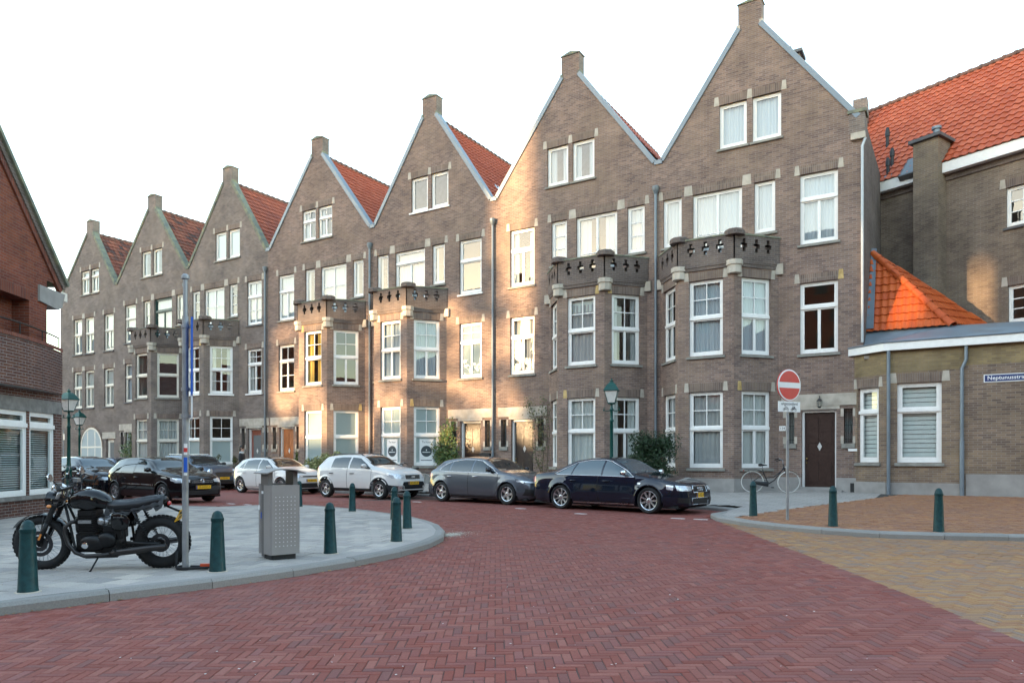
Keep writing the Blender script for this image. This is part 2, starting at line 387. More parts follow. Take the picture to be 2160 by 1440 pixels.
g = MB(); S = 1200
g.add([(-S,-S,-.06),(S,-S,-.06),(S,S,-.06),(-S,S,-.06)], [(0,1,2,3)])
tag(g.build('ground', MATS['asphalt']), kind='structure')
bed = MB(); bed.add([(-75,-30,-.0055),(30,-30,-.0055),(30,26,-.0055),(-75,26,-.0055)], [(0,1,2,3)])
road = tag(bed.build('road', MATS['joint']), kind='structure')

def paver_mesh(l, wd, h, mt, ch=.005):
    mb = MB(); a, b = l/2, wd/2
    mb.add([(-a,-b,-h),(a,-b,-h),(a,b,-h),(-a,b,-h),(-a,-b,-ch),(a,-b,-ch),(a,b,-ch),(-a,b,-ch),(-a+ch,-b+ch,0),(a-ch,-b+ch,0),(a-ch,b-ch,0),(-a+ch,b-ch,0)],
           [(0,1,5,4),(1,2,6,5),(2,3,7,6),(3,0,4,7),(4,5,9,8),(5,6,10,9),(6,7,11,10),(7,4,8,11),(8,9,10,11)])
    return mb.mesh('paver', mt, fix=False)
def add_paver(mb, x, y, z, rz, l, wd, h, chamfer, tx=0, ty=0):
    c, s = math.cos(rz), math.sin(rz); a, b = l/2, wd/2
    def P(u, v, zz): return (x + u*c - v*s, y + u*s + v*c, z + zz + u*tx + v*ty)
    if chamfer:
        ch = .005
        mb.add([P(-a,-b,-h),P(a,-b,-h),P(a,b,-h),P(-a,b,-h),P(-a,-b,-ch),P(a,-b,-ch),P(a,b,-ch),P(-a,b,-ch),P(-a+ch,-b+ch,0),P(a-ch,-b+ch,0),P(a-ch,b-ch,0),P(-a+ch,b-ch,0)],
               [(0,1,5,4),(1,2,6,5),(2,3,7,6),(3,0,4,7),(4,5,9,8),(5,6,10,9),(6,7,11,10),(7,4,8,11),(8,9,10,11)])
    else:
        mb.add([P(-a,-b,-h),P(a,-b,-h),P(a,b,-h),P(-a,b,-h),P(-a,-b,0),P(a,-b,0),P(a,b,0),P(-a,b,0)], [(0,1,5,4),(1,2,6,5),(2,3,7,6),(3,0,4,7),(4,5,6,7)])
def lay(pieces, parent, name, mt, l, wd, h, mass_name, n_parts=300):
    """pieces: (x, y, z, rz, tx, ty); the nearest become parts, the rest one mass"""
    def key(p):
        q = to_px(p[0], p[1], p[2])
        off = 0 if q and -10 < q[0] < 2170 and q[1] < 1450 else 1000
        return off + p[0]**2 + p[1]**2
    pieces.sort(key=key)
    me = paver_mesh(l, wd, h, mt)
    for x, y, z, rz, tx, ty in pieces[:n_parts]:
        link(name, me, parent, (x, y, z), (ty, -tx, rz))
    mb = MB()
    for x, y, z, rz, tx, ty in pieces[n_parts:]:
        add_paver(mb, x, y, z, rz, l, wd, h, x*x+y*y < 130, tx, ty)
    if mb.v: mb.build(mass_name, mt, parent, fix=False, kind='stuff')
rnd = random.Random(3)
def herring(wd, rot, test, x0, x1, y0, y1, zf, jit=.0012, n=2):
    out = []; c, s = math.cos(rot), math.sin(rot)
    cs = [(c*x + s*y, -s*x + c*y) for x in (x0,x1) for y in (y0,y1)]
    ua, ub = min(p[0] for p in cs)/wd, max(p[0] for p in cs)/wd; va, vb = min(p[1] for p in cs)/wd, max(p[1] for p in cs)/wd
    for m in range(int((ua-vb)/(2*n))-2, int((ub-va)/(2*n))+3):
        for k in range(int((ua+va)/2)-n-1, int((ub+vb)/2)+n+2):
            bx, by = k + n*m, k - n*m
            for (ox, oy, rr) in ((n/2, .5, 0), (.5, 1+n/2, math.pi/2)):
                u, v = (bx+ox)*wd, (by+oy)*wd; x, y = c*u - s*v, s*u + c*v
                if x0 < x < x1 and y0 < y < y1 and test(x, y):
                    out.append((x + rnd.gauss(0,.001), y + rnd.gauss(0,.001), zf(x,y) + rnd.gauss(0, jit), rot + rr + rnd.gauss(0,.007), rnd.gauss(0,.006), rnd.gauss(0,.011)))
    return out
def road_ok(x, y): return seen(x, y) and not inside(pave_left, x, y) and not inside(pave_right, x, y)
def near(x, y): return x*x + y*y < 24.5**2
red = herring(.0675, R(33), lambda x, y: near(x, y) and road_ok(x, y) and not is_yellow(x, y) and not is_yellow(x+.11, y), -24, 8, 1.5, 21.2, lambda x, y: 0, .0012, 3)
yel = herring(.0675, R(36), lambda x, y: road_ok(x, y) and is_yellow(x, y) and is_yellow(x-.12, y), -6, 9, 1.5, 18, lambda x, y: 0, .0012, 3)
lay(red, road, 'paver', MATS['paver_red'], .1985, .0635, .05, 'paver_field')
lay(yel, road, 'paver', MATS['paver_yellow'], .1985, .0635, .05, 'yellow_paver_field', 160)
# soldier row where red meets yellow
row = []
rp = resample(line_ry[:7], .105)
for a, b in zip(rp, rp[1:]):
    x, y = (a[0]+b[0])/2, (a[1]+b[1])/2
    if road_ok(x, y): row.append((x, y, rnd.gauss(0,.001), math.atan2(b[1]-a[1], b[0]-a[0]) + math.pi/2, 0, 0))
lay(row, road, 'paver', MATS['paver_red'], .196, .096, .05, 'border_paver_row', 60)
def edge_strip(path, d0, d1, z, mt_, nm, par, step=.13):
    a = resample(offset(path, d0), step); b = resample(offset(path, d1), step); n_ = min(len(a), len(b)); mb = MB()
    for k in range(n_-1):
        e_ = .03; P = [(lerp(a[k][q],a[k+1][q],e_)) for q in (0,1)], [(lerp(a[k][q],a[k+1][q],1-e_)) for q in (0,1)], [(lerp(b[k][q],b[k+1][q],1-e_)) for q in (0,1)], [(lerp(b[k][q],b[k+1][q],e_)) for q in (0,1)]
        if not seen(P[0][0], P[0][1]): continue
        zz = (lambda x, y: z(x, y)) if callable(z) else (lambda x, y: z)
        mb.add([(p[0], p[1], zz(p[0], p[1])) for p in P], [(0,1,2,3)])
    mb.build(nm, MATS[mt_], par, fix=False, kind='stuff')
edge_strip(kerb_left, -.16, .02, -.0035, 'paver_red', 'cut_pavers', road)
for a_, b_, m_ in ((0, len(kerb_right)*10//17+3, 'paver_red'), (len(kerb_right)*10//17, len(kerb_right), 'paver_yellow')): edge_strip(kerb_right[a_:b_], -.16, .02, -.0035, m_, 'cut_pavers', road)
edge_strip(line_ry, .09, .24, -.0035, 'paver_yellow', 'cut_pavers', road); edge_strip(line_ry, -.24, -.09, -.0035, 'paver_red', 'cut_pavers', road)
# far part of the street beyond the pieces that can be told apart
far = MB(); far.add([(-74,12.2,-.004),(-17,12.2,-.004),(-17,22.3,-.004),(-74,22.3,-.004)], [(0,1,2,3)])
far.build('far_road_surface', MATS['paver_red'], road, fix=False)
# parking markers: small white blocks along the bay line
mk = MB()
for px, py in ((1580,1083),(1520,1080),(1305,1078),(1140,1071),(1000,1064),(620,1050)): pass
for i, (x, y) in enumerate([on_ground(1478,1095), on_ground(1430,1093), on_ground(1225,1083), on_ground(1098,1072), on_ground(880,1058), on_ground(487,1062), on_ground(522,1064)]):
    tag(MB().box(-.16,.16,-.05,.05,-.04,.0045).build('bay_marker', MATS['white_line'], road, loc=(x,y,0)))

# ---- left pavement
def kerb_stones(path, width, z, drop, parent, side=1, step=1.0, mt=None):
    pts = resample(path, step); n = len(pts)
    for i in range(n-1):
        sub = resample([pts[i], pts[i+1]], .5)
        a, b = Vector(pts[i]), Vector(pts[i+1]); d = (b-a).normalized(); nrm = Vector((-d.y, d.x))*side
        mid = (a+b)/2
        if not seen(mid.x, mid.y, z, 900, 1900): continue
        a2, b2 = a + d*.004, b - d*.004
        zz = z + rnd.gauss(0,.0025)
        zf = zz if not callable(z) else zz
        prof = [(0.0, -.25), (0.0, -.035), (.035, 0.0), (width, 0.0), (width, -.25)]
        A = [(a2.x + nrm.x*u, a2.y + nrm.y*u, zz + v) for u, v in prof]; B = [(b2.x + nrm.x*u, b2.y + nrm.y*u, zz + v) for u, v in prof]
        MB().ext(A, B).build('kerb_stone', mt or MATS['kerb'], parent)
bedl = MB(); pl = [(x, y, .085) for x, y in pave_left]
bedl.ext([(x, y, -.05) for x, y in offset(kerb_left, .08)] + [(-70,-6,-.05)], [(x, y, .1005) for x, y in offset(kerb_left, .08)] + [(-70,-6,.1005)])
pavement = tag(bedl.build('pavement', MATS['joint_grey']), kind='structure')
kerb_stones(kerb_left, .16, .105, .1, pavement)
inner = offset(kerb_left, .20) + [(-70,-6)]
tiles = []; rot = R(17); c, s = math.cos(rot), math.sin(rot)
inn_b = [(x, y) for x, y in inner]
for i in range(-160, 60):
    for j in range(-90, 110):
        u, v = (i + .5*(j % 2))*.302, j*.302; x, y = c*u - s*v, s*u + c*v
        if x*x+y*y < 22**2 and -22 < x < -6 and 0 < y < 14.5 and inside(inn_b, x, y) and seen(x, y, .1, 600, 2000):
            ok = all(inside(inn_b, x + c*a*.15 - s*b*.15, y + s*a*.15 + c*b*.15) for a in (-1,1) for b in (-1,1))
            if ok: tiles.append((x, y, .1045 + rnd.gauss(0,.0008), rot + rnd.gauss(0,.003), rnd.gauss(0,.003), rnd.gauss(0,.003)))
lay(tiles, pavement, 'slab', MATS['slab_grey'], .290, .290, .04, 'slab_field')
edge = resample(offset(kerb_left, .185), .21)           # strip of small slabs along the kerb and cut edge fill
fillm = MB()
fp = offset(kerb_left, .165); fq = offset(kerb_left, .62)
fillm.add([(x, y, .1022) for x, y in fp] + [(x, y, .1022) for x, y in fq], [(i, i+1, len(fp)+i+1, len(fp)+i) for i in range(len(fp)-1)])
fillm.build('edge_fill', MATS['slab_grey'], pavement, fix=False)
flat = MB(); flat.add([(-70,-6,.1025),(-21.9,-6,.1025),(-21.9,12.0,.1025),(-70,12.0,.1025)], [(0,1,2,3)])
flat.build('far_slab_surface', MATS['slab_grey'], pavement, fix=False)

# ---- raised right side
def sheet(test, step, x0, x1, y0, y1, dz, name, mt, parent=None):
    mb = MB(); nx, ny = int((x1-x0)/step), int((y1-y0)/step); idx = {}
    for i in range(nx):
        for j in range(ny):
            xm, ym = x0+(i+.5)*step, y0+(j+.5)*step
            if test(xm, ym):
                f = []
                for a, b in ((i,j),(i+1,j),(i+1,j+1),(i,j+1)):
                    if (a,b) not in idx: idx[a,b] = len(mb.v); mb.v.append((x0+a*step, y0+b*step, zr(x0+a*step, y0+b*step)+dz))
                    f.append(idx[a,b])
                mb.f.append(tuple(f))
    return mb.build(name, mt, parent, fix=False)
kin = offset(kerb_right, .21) + [(12,24.6),(12,27.5),(-70,27.5)]
apron = tag(sheet(lambda x, y: inside(kin, x, y), .25, -8, 12, 14, 27.5, -.012, 'pavement', MATS['joint_grey']), kind='structure')
fp2 = sheet(lambda x, y: inside(kin, x, y) and not is_plaza(x, y), .2, -70, -2, 15, 27.4, -.004, 'house_side_slabs', None, apron)
fp2.data.materials.clear()
kerb_stones(kerb_right, .24, .105, .1, apron, 1)
brickmat('slab_far', (.36,.325,.30), (.32,.295,.27), (.20,.19,.17), (.39,.355,.32), bw=.302, bh=.302, ms=.006, stain=(.8,1.05), rough=.8)
fp2.data.materials.append(MATS['slab_far']); metre_uv(fp2.data)
pin = offset(kerb_right, .25) + [(12,24.35),(-1,24.35)]
plz = herring(.1, R(-12), lambda x, y: seen(x, y) and is_plaza(x, y) and inside(kin, x, y) and all(inside(pin, x+a, y+b) for a, b in ((.07,0),(-.07,0),(0,.07),(0,-.07))) , -6, 9, 14, 24.36, lambda x, y: zr(x, y))
edge_strip(kerb_right[len(kerb_right)*10//17-4:], .23, .46, lambda x, y: zr(x, y)-.0045, 'paver_plaza', 'cut_pavers', apron)
lay(plz, apron, 'paver', MATS['paver_plaza'], .196, .096, .04, 'apron_paver_field', 60)
# sandy washout at the kerb corner
x0, y0 = on_ground(948, 1130); sd = MB()
for i in range(1500):
    r_ = abs(rnd.gauss(0,.30)); a = rnd.uniform(0, 6.28); x, y = x0 - .12 + r_*math.cos(a)*.75, y0 + .1 + r_*math.sin(a)*1.5
    if inside(pave_left, x, y): continue
    l = rnd.uniform(.006,.024)*(1.2-min(1,r_)); b = rnd.uniform(0,6.28); zz = .003 + rnd.random()*.006
    sd.add([(x+l*math.cos(b+q*1.57)*rnd.uniform(.6,1.2), y+l*math.sin(b+q*1.57), zz + rnd.random()*.003) for q in range(4)], [(0,1,2,3)])
tag(sd.build('sand', MATS['sand'], fix=False), 'pale washed-out sand against the rounded kerb corner', 'sand', kind='stuff')
# fallen leaves and litter along the kerb
lf = MB()
kp = resample(kerb_left, .05)
for i in range(420):
    p = kp[int(rnd.random()*len(kp)*.45)]; d = abs(rnd.gauss(0,.07)) + .01
    k = kerb_left; x, y = p[0] + d*rnd.uniform(.4,1.2), p[1] - d*rnd.uniform(-.5,.6)
    if inside(pave_left, x, y): continue
    a = rnd.uniform(0, 6.3); l = rnd.uniform(.008,.026); zz = .004 + rnd.random()*.004
    lf.add([(x+l*math.cos(a+q*1.57), y+l*math.sin(a+q*1.57)*(.6 if q % 2 else 1), zz + rnd.random()*.008) for q in range(4)], [(0,1,2,3)])
leafmat('dead_leaf', [(.30,.16,.05),(.16,.09,.05),(.42,.26,.08),(.10,.07,.05),(.35,.22,.1)])
tag(lf.build('fallen_leaves', MATS['dead_leaf'], fix=False), 'scattered brown fallen leaves along the left kerb', 'leaves', kind='stuff')
bits = MB()
for i in range(90):
    px, py = rnd.uniform(0, 2160), 1120 + 330*rnd.random()**.8; x, y = on_ground(px, py)
    if not road_ok(x, y): continue
    a = rnd.uniform(0, 6.3); l = rnd.uniform(.004,.013)
    bits.add([(x+l*math.cos(a+q*1.57)*rnd.uniform(.5,1), y+l*math.sin(a+q*1.57), .004+rnd.random()*.004) for q in range(4)], [(0,1,2,3)])
mat('litter_white', (.62,.60,.58), .8, var=0)
tag(bits.build('litter', MATS['litter_white'], fix=False), 'tiny pale litter specks strewn over the red paving', 'litter', kind='stuff')
# ================================================================ WALLS AND WINDOWS
class Panel:
    """vertical wall plane: p = outer-left point seen from outside, d = direction to the right, outward normal = d turned clockwise"""
    def __init__(s, p, q):
        s.p = Vector((p[0], p[1])); v = Vector((q[0], q[1])) - s.p; s.L = v.length; s.d = v / s.L; s.n = Vector((s.d.y, -s.d.x))
    def P(s, u, o, z): return (s.p.x + s.d.x*u + s.n.x*o, s.p.y + s.d.y*u + s.n.y*o, z)
    def box(s, mb, u0, u1, o0, o1, z0, z1):
        vs = [s.P(u, o, z) for z in (z0, z1) for u, o in ((u0,o1),(u1,o1),(u1,o0),(u0,o0))]
        mb.add(vs, [(3,2,1,0),(4,5,6,7),(0,1,5,4),(1,2,6,5),(2,3,7,6),(3,0,4,7)])
    def prism(s, mb, poly, o0, o1):
        mb.ext([s.P(u, o1, z) for u, z in poly], [s.P(u, o0, z) for u, z in poly])
def strips(left, right, holes):
    """left/right: lists of (z, u) describing a z-monotone outline; yields quads (u0b,u1b,u0t,u1t,z0,z1) minus rect holes"""
    zs = sorted(set([z for z, u in left] + [z for z, u in right] + [h[2] for h in holes] + [h[3] for h in holes]))
    lo, hi = left[0][0], left[-1][0]; zs = [z for z in zs if lo-1e-6 <= z <= hi+1e-6]
    def at(pl, z, up):
        for (za, ua), (zb, ub) in zip(pl, pl[1:]):
            if zb - za < 1e-6: continue
            if za-1e-6 <= z <= zb+1e-6 and ((up and z < zb-1e-6) or (not up and z > za+1e-6)): return lerp(ua, ub, (z-za)/(zb-za))
        return pl[-1][1] if z >= pl[-1][0]-1e-6 else pl[0][1]
    for z0, z1 in zip(zs, zs[1:]):
        if z1 - z0 < 1e-5: continue
        hs = sorted([(h[0], h[1]) for h in holes if h[2] <= z0+1e-6 and h[3] >= z1-1e-6])
        a0, a1 = at(left, z0, True), at(left, z1, False); b0, b1 = at(right, z0, True), at(right, z1, False)
        cur = (a0, a1)
        for h0, h1 in hs:
            if h0 > min(cur) + 1e-6: yield cur[0], h0, cur[1], h0, z0, z1
            cur = (h1, h1)
        yield cur[0], b0, cur[1], b1, z0, z1
def wall(mb, pn, left, right, holes, o=0.0, depth=.22, reveal=True):
    for u0, u1, t0, t1, z0, z1 in strips(left, right, holes):
        mb.add([pn.P(u0,o,z0), pn.P(u1,o,z0), pn.P(t1,o,z1), pn.P(t0,o,z1)], [(0,1,2,3)])
    if reveal:
        for h in holes: reveal_faces(mb, pn, h, o, depth)
def reveal_faces(mb, pn, h, o, depth):
    u0, u1, z0, z1 = h[:4]
    for A, B in (((u0,z0),(u0,z1)), ((u0,z1),(u1,z1)), ((u1,z1),(u1,z0)), ((u1,z0),(u0,z0))):
        mb.add([pn.P(A[0],o,A[1]), pn.P(B[0],o,B[1]), pn.P(B[0],o-depth,B[1]), pn.P(A[0],o-depth,A[1])], [(0,1,2,3)])
def rect(z0, z1, u0, u1): return [(z0,u0),(z1,u0)], [(z0,u1),(z1,u1)]

def curtain_mesh(mb, pn, u0, u1, z0, z1, o, amp=.022, wave=.11):
    n = max(4, int((u1-u0)/wave*5)); ph = random.random()*6
    top = []; bot = []
    for i in range(n+1):
        t = i/n; u = lerp(u0, u1, t); q = o + amp*math.sin(2*math.pi*(u-u0)/wave + ph) + amp*.5*math.sin(2*math.pi*(u-u0)/(wave*2.7)+ph*2)
        top.append(pn.P(u, q, z1)); bot.append(pn.P(u, q, z0))
    mb.grid([bot, top])
def window(house, pn, u0, u1, z0, z1, transom=None, up=(1,1), lo=(1,1), rec=.09, frame='white_paint', cur='sheer', sill='sill', fw=.075, bar=.028, tilt=False, upcur=None, arch=None, frosted=False, label=None, glass='glass'):
    """frame (part) > panes, curtain, sill"""
    fm = MATS[frame]; f = MB(); o1, o0 = -rec, -rec-.07
    for a in ((u0,u0+fw,z0,z1),(u1-fw,u1,z0,z1),(u0+fw,u1-fw,z1-fw,z1),(u0+fw,u1-fw,z0,z0+fw*1.25)):
        pn.box(f, a[0], a[1], o0, o1, a[2], a[3])
    cells = []
    a0, a1, b0, b1 = u0+fw, u1-fw, z0+fw*1.25, z1-fw
    if transom:
        pn.box(f, u0+.002, u1-.002, o0-.002, o1+.035, transom-.05, transom+.045)
        cells.append((a0, a1, transom+.045, b1, up)); cells.append((a0, a1, b0, transom-.05, lo))
    else: cells.append((a0, a1, b0, b1, up))
    panes = []
    for (c0, c1, d0, d1, (nx, ny)) in cells:
        sw = .045                                          # sash
        split = nx if (c1-c0)/nx > .25 and ny <= 2 and nx == 2 and (not transom or (c0,c1,d0,d1,(nx,ny)) == cells[-1]) else 1
        for k in range(split):
            s0, s1 = lerp(c0,c1,k/split), lerp(c0,c1,(k+1)/split)
            so = o1-.012
            for a in ((s0,s0+sw,d0,d1),(s1-sw,s1,d0,d1),(s0+sw,s1-sw,d1-sw,d1),(s0+sw,s1-sw,d0,d0+sw*1.2)):
                pn.box(f, a[0]+.001, a[1]-.001, o0+.004, so, a[2]+.001, a[3]-.001)
            mx = nx//split
            g0, g1, h0, h1 = s0+sw, s1-sw, d0+sw*1.2, d1-sw
            for i in range(1, mx): u = lerp(g0,g1,i/mx); pn.box(f, u-bar/2, u+bar/2, o0+.008, so-.006, h0, h1)
            for j in range(1, ny): z = lerp(h0,h1,j/ny); pn.box(f, g0, g1, o0+.009, so-.007, z-bar/2, z+bar/2)
            for i in range(mx):
                for j in range(ny): panes.append((lerp(g0,g1,i/mx), lerp(g0,g1,(i+1)/mx), lerp(h0,h1,j/ny), lerp(h0,h1,(j+1)/ny)))
    win = f.build('window', fm, house)
    if label: win['label'] = label
    go = o1 - .045
    for (g0, g1, h0, h1) in panes:
        w = random.gauss(0,.0022); v = random.gauss(0,.0022)     # old glass is never quite plane
        m = MB(); m.add([pn.P(g0-.004,go-w,h0-.004), pn.P(g1+.004,go+w,h0-.004), pn.P(g1+.004,go+w+v,h1+.004), pn.P(g0-.004,go-w+v,h1+.004)], [(0,1,2,3)])
        m.build('pane', MATS[glass], win, fix=False)
    if sill:
        m = MB(); e = .07
        pn.prism_sill = None
        A = [(.0-rec-.02, z0-.10), (.07, z0-.10), (.07, z0-.03), (-rec-.02, z0+.012)]
        m.ext([pn.P(u0-e, o, z) for o, z in A], [pn.P(u1+e, o, z) for o, z in A]); m.build('sill', MATS[sill], win)
    co = go - .09
    def cur_piece(kind, c0, c1, d0, d1):
        m = MB()
        if kind in ('sheer','drape_grey','drape_white','drape_yellow'):
            curtain_mesh(m, pn, c0, c1, d0, d1, co, .02 if kind == 'sheer' else .03, .10 if kind == 'sheer' else .15); m.build('curtain', MATS[kind], win, 'all', fix=False)
        elif kind == 'frosted':
            m.add([pn.P(c0,go-.012,d0),pn.P(c1,go-.012,d0),pn.P(c1,go-.012,d1),pn.P(c0,go-.012,d1)], [(0,1,2,3)]); m.build('frosted_film', MATS['frosted'], win, fix=False)
        elif kind == 'roller':
            pn.box(m, c0, c1, co-.004, co, d0, d1); m.build('roller_blind', MATS['blind'], win)
        elif kind in ('slats','slats_dark'):
            z = d0+.02
            while z < d1-.02:
                m.add([pn.P(c0,co+.022,z-.010),pn.P(c1,co+.022,z-.010),pn.P(c1,co-.022,z+.012),pn.P(c0,co-.022,z+.012)], [(0,1,2,3)]); z += .05
            m.build('blind', MATS['blind' if kind == 'slats' else 'blind_dark'], win, fix=False)
        elif kind == 'wide_slats':
            z = d0
            while z < d1-.02:
                m.add([pn.P(c0,co+.004,z),pn.P(c1,co+.004,z),pn.P(c1,co-.004,min(d1,z+.118)),pn.P(c0,co-.004,min(d1,z+.118))], [(0,1,2,3)])
                z += .135
            m.build('blind', MATS['blind'], win, fix=False)
    if cur == 'sides_grey' or cur == 'sides_white' or cur == 'sides_sheer' or cur == 'sides_yellow':
        k = {'sides_grey':'drape_grey','sides_white':'drape_white','sides_sheer':'sheer','sides_yellow':'drape_yellow'}[cur]; q = (u1-u0)*random.uniform(.24,.36)
        cur_piece(k, u0+.03, u0+q, z0+.04, z1-.04); cur_piece(k, u1-q, u1-.03, z0+.04, z1-.04)
    elif cur == 'film_low':
        cur_piece('frosted', a0, a1, b0, (transom or (z0+z1)/2))
        cur_piece('sheer', u0+.03, u1-.03, transom or (z0+z1)/2, z1-.05)
    elif cur == 'film_low_open': cur_piece('frosted', a0, a1, b0, (transom or (z0+z1)/2))
    elif cur == 'film_full': cur_piece('frosted', a0, a1, b0, b1)
    elif cur == 'roller_half':
        cur_piece('roller', u0+.05, u1-.05, lerp(z0,z1,.78), z1-.05); cur_piece('drape_grey', u0+.03, u1-.03, z0+.04, z1-.3)
    elif cur: cur_piece(cur, u0+.03, u1-.03, z0+.04, z1-.04)
    return win
def head(house, pn, u0, u1, z1, stones='LR', h=.30, sw=.15, mats=('stone','stone'), flush=.0):
    """soldier course over a window with stone blocks at its ends"""
    m = MB(); pn.box(m, u0-.01+flush, u1+.01-flush, -.05, .006, z1, z1+h-.03); m.build('brick_arch', MATS['soldier'], house, uv=True)
    if 'L' in stones:
        m = MB(); pn.prism(m, [(u0-sw-.01, z1-.0), (u0-.0, z1-.0), (u0-.03, z1+h), (u0-sw+.01, z1+h)], -.05, .012); m.build('impost_stone', MATS[mats[0]], house)
    if 'R' in stones:
        m = MB(); pn.prism(m, [(u1+.0, z1), (u1+sw+.01, z1), (u1+sw-.01, z1+h), (u1+.03, z1+h)], -.05, .012); m.build('impost_stone', MATS[mats[1]], house)

# ---- roof tiles
def pantile(wd, ln, mt):
    mb = MB(); n = 6; rows = []
    prof = [(-.5,.018),(-.36,.034),(-.2,.03),(-.04,.006),(.14,-.006),(.32,.0),(.5,.018)]
    for v, dz in ((0,.03),(1,.0)):
        rows.append([(p*wd*1.06, v*ln*1.12, z*wd/.235 + dz + (.012 if v == 0 else 0)) for p, z in prof])
    mb.grid(rows)
    mb.grid([[(x, y, z-.03) for x, y, z in rows[0]], rows[0]])
    me = mb.mesh('tile', mt, 'all', fix=False); return me, mb
def tile_roof(parent, O, A, B, na, nb, wd, ln, mt, keep=None, n_parts=300, lift=.02):
    """O: eave corner, A: unit vector along the eave, B: unit vector up the slope"""
    O, A, B = Vector(O), Vector(A).normalized(), Vector(B).normalized(); Nn = A.cross(B)
    if Nn.z < 0: Nn = -Nn
    me, proto = pantile(wd, ln, MATS[mt]); Mx = Matrix((A, B, A.cross(B))).transposed().to_4x4()
    if A.cross(B).z < 0: Mx = Matrix((-A, B, (-A).cross(B))).transposed().to_4x4()
    items = []
    for i in range(na):
        for j in range(nb):
            if keep and not keep((i+.5)*wd, (j+.5)*ln): continue
            p = O + A*((i+.5)*wd) + B*(j*ln) + Nn*(lift + random.gauss(0,.003)); items.append(p)
    items.sort(key=lambda p: p.length)
    for p in items[:n_parts]:
        o = link('tile', me, parent); o.matrix_world = Matrix.Translation(p) @ Mx @ Matrix.Rotation(random.gauss(0,.012), 4, 'Z')
    if items[n_parts:]:
        mb = MB()
        for p in items[n_parts:]:
            M4 = Matrix.Translation(p) @ Mx @ Matrix.Rotation(random.gauss(0,.012), 4, 'Z')
            mb.add([tuple(M4 @ Vector(v)) for v in proto.v], proto.f)
        mb.build('tile_field', MATS[mt], parent, 'all', fix=False, kind='stuff')
def ridge_tiles(parent, P, Q, mt='ridge', step=.36, r=.13):
    P, Q = Vector(P), Vector(Q); d = (Q-P).normalized(); n = int((Q-P).length/step); side = Vector((0,0,1)).cross(d).normalized(); up = d.cross(side)
    mb = MB()
    for i, (t, rr) in enumerate(((-.03, r*1.12), (.06, r*1.12), (.062, r), (step, r*.95))):
        pass
    rows = []
    for t, rr in ((-.03, r*1.15), (.07, r*1.15), (.075, r), (step-.02, r*.96)):
        rows.append([Vector((t, rr*math.cos(a), rr*math.sin(a)*.9)) for a in [math.pi*(-.1+1.2*k/8) for k in range(9)]])
    mb.grid(rows); me = mb.mesh('ridge_tile', MATS[mt], True, fix=False)
    Mx = Matrix((d, side, up)).transposed().to_4x4()
    for i in range(n):
        o = link('ridge_tile', me, parent); o.matrix_world = Matrix.Translation(P + d*(i*step) - up*.04) @ Mx
# ================================================================ THE ROW OF GABLED HOUSES
FY = 25.0                                              # facade plane
BASE = .25
VAL = 12.1
CR = [-2.55, -9.24, -16.32, -22.97, -30.08, -36.77, -43.82, -50.3]     # party lines
APEX = [-6.02, -12.78, -19.65, -26.55, -33.30, -40.15, -46.75]
TOPZ = [16.75, 16.95, 17.10, 16.90, 16.90, 16.70, 16.35]
PB = 1.30                                              # bay projection
def downpipe(house, x, ztop, zbot, y=FY-.09, mt='zinc', hopper=True, r=.05):
    m = MB(); m.tube([(x,y,zbot),(x,y,ztop)], r, 10)
    z = zbot + 1.2
    while z < ztop-.3:
        m.tube([(x,y,z),(x,y,z+.05)], r+.008, 10); z += 2.0
    if hopper: m.lathe([(.05,-.02),(.06,0),(.12,.14),(.125,.26),(.11,.27)], 10, Matrix.Translation((x,y,ztop)))
    return m.build('downpipe', MATS[mt], house, True)
def parapet_face(mb, pn, L, z0, z1, crosses, th=.22, out=.06):
    holes = []; wd = .095
    for cu in crosses:
        zc = z0 + .56
        for (hw, a, b) in ((.055,-.23,-.10),(.125,-.10,.05),(.055,.05,.20)): holes.append((cu-hw, cu+hw, zc+a, zc+b))
    l, r = rect(z0, z1, 0, L)
    wall(mb, pn, l, r, holes, out, th)
    for u0, u1, t0, t1, a, b in strips(l, r, holes):
        mb.add([pn.P(u0,out-th,a), pn.P(u1,out-th,a), pn.P(t1,out-th,b), pn.P(t0,out-th,b)], [(0,1,2,3)])
    mb.add([pn.P(0,out,z0), pn.P(L,out,z0), pn.P(L,out-th,z0), pn.P(0,out-th,z0)], [(0,1,2,3)])
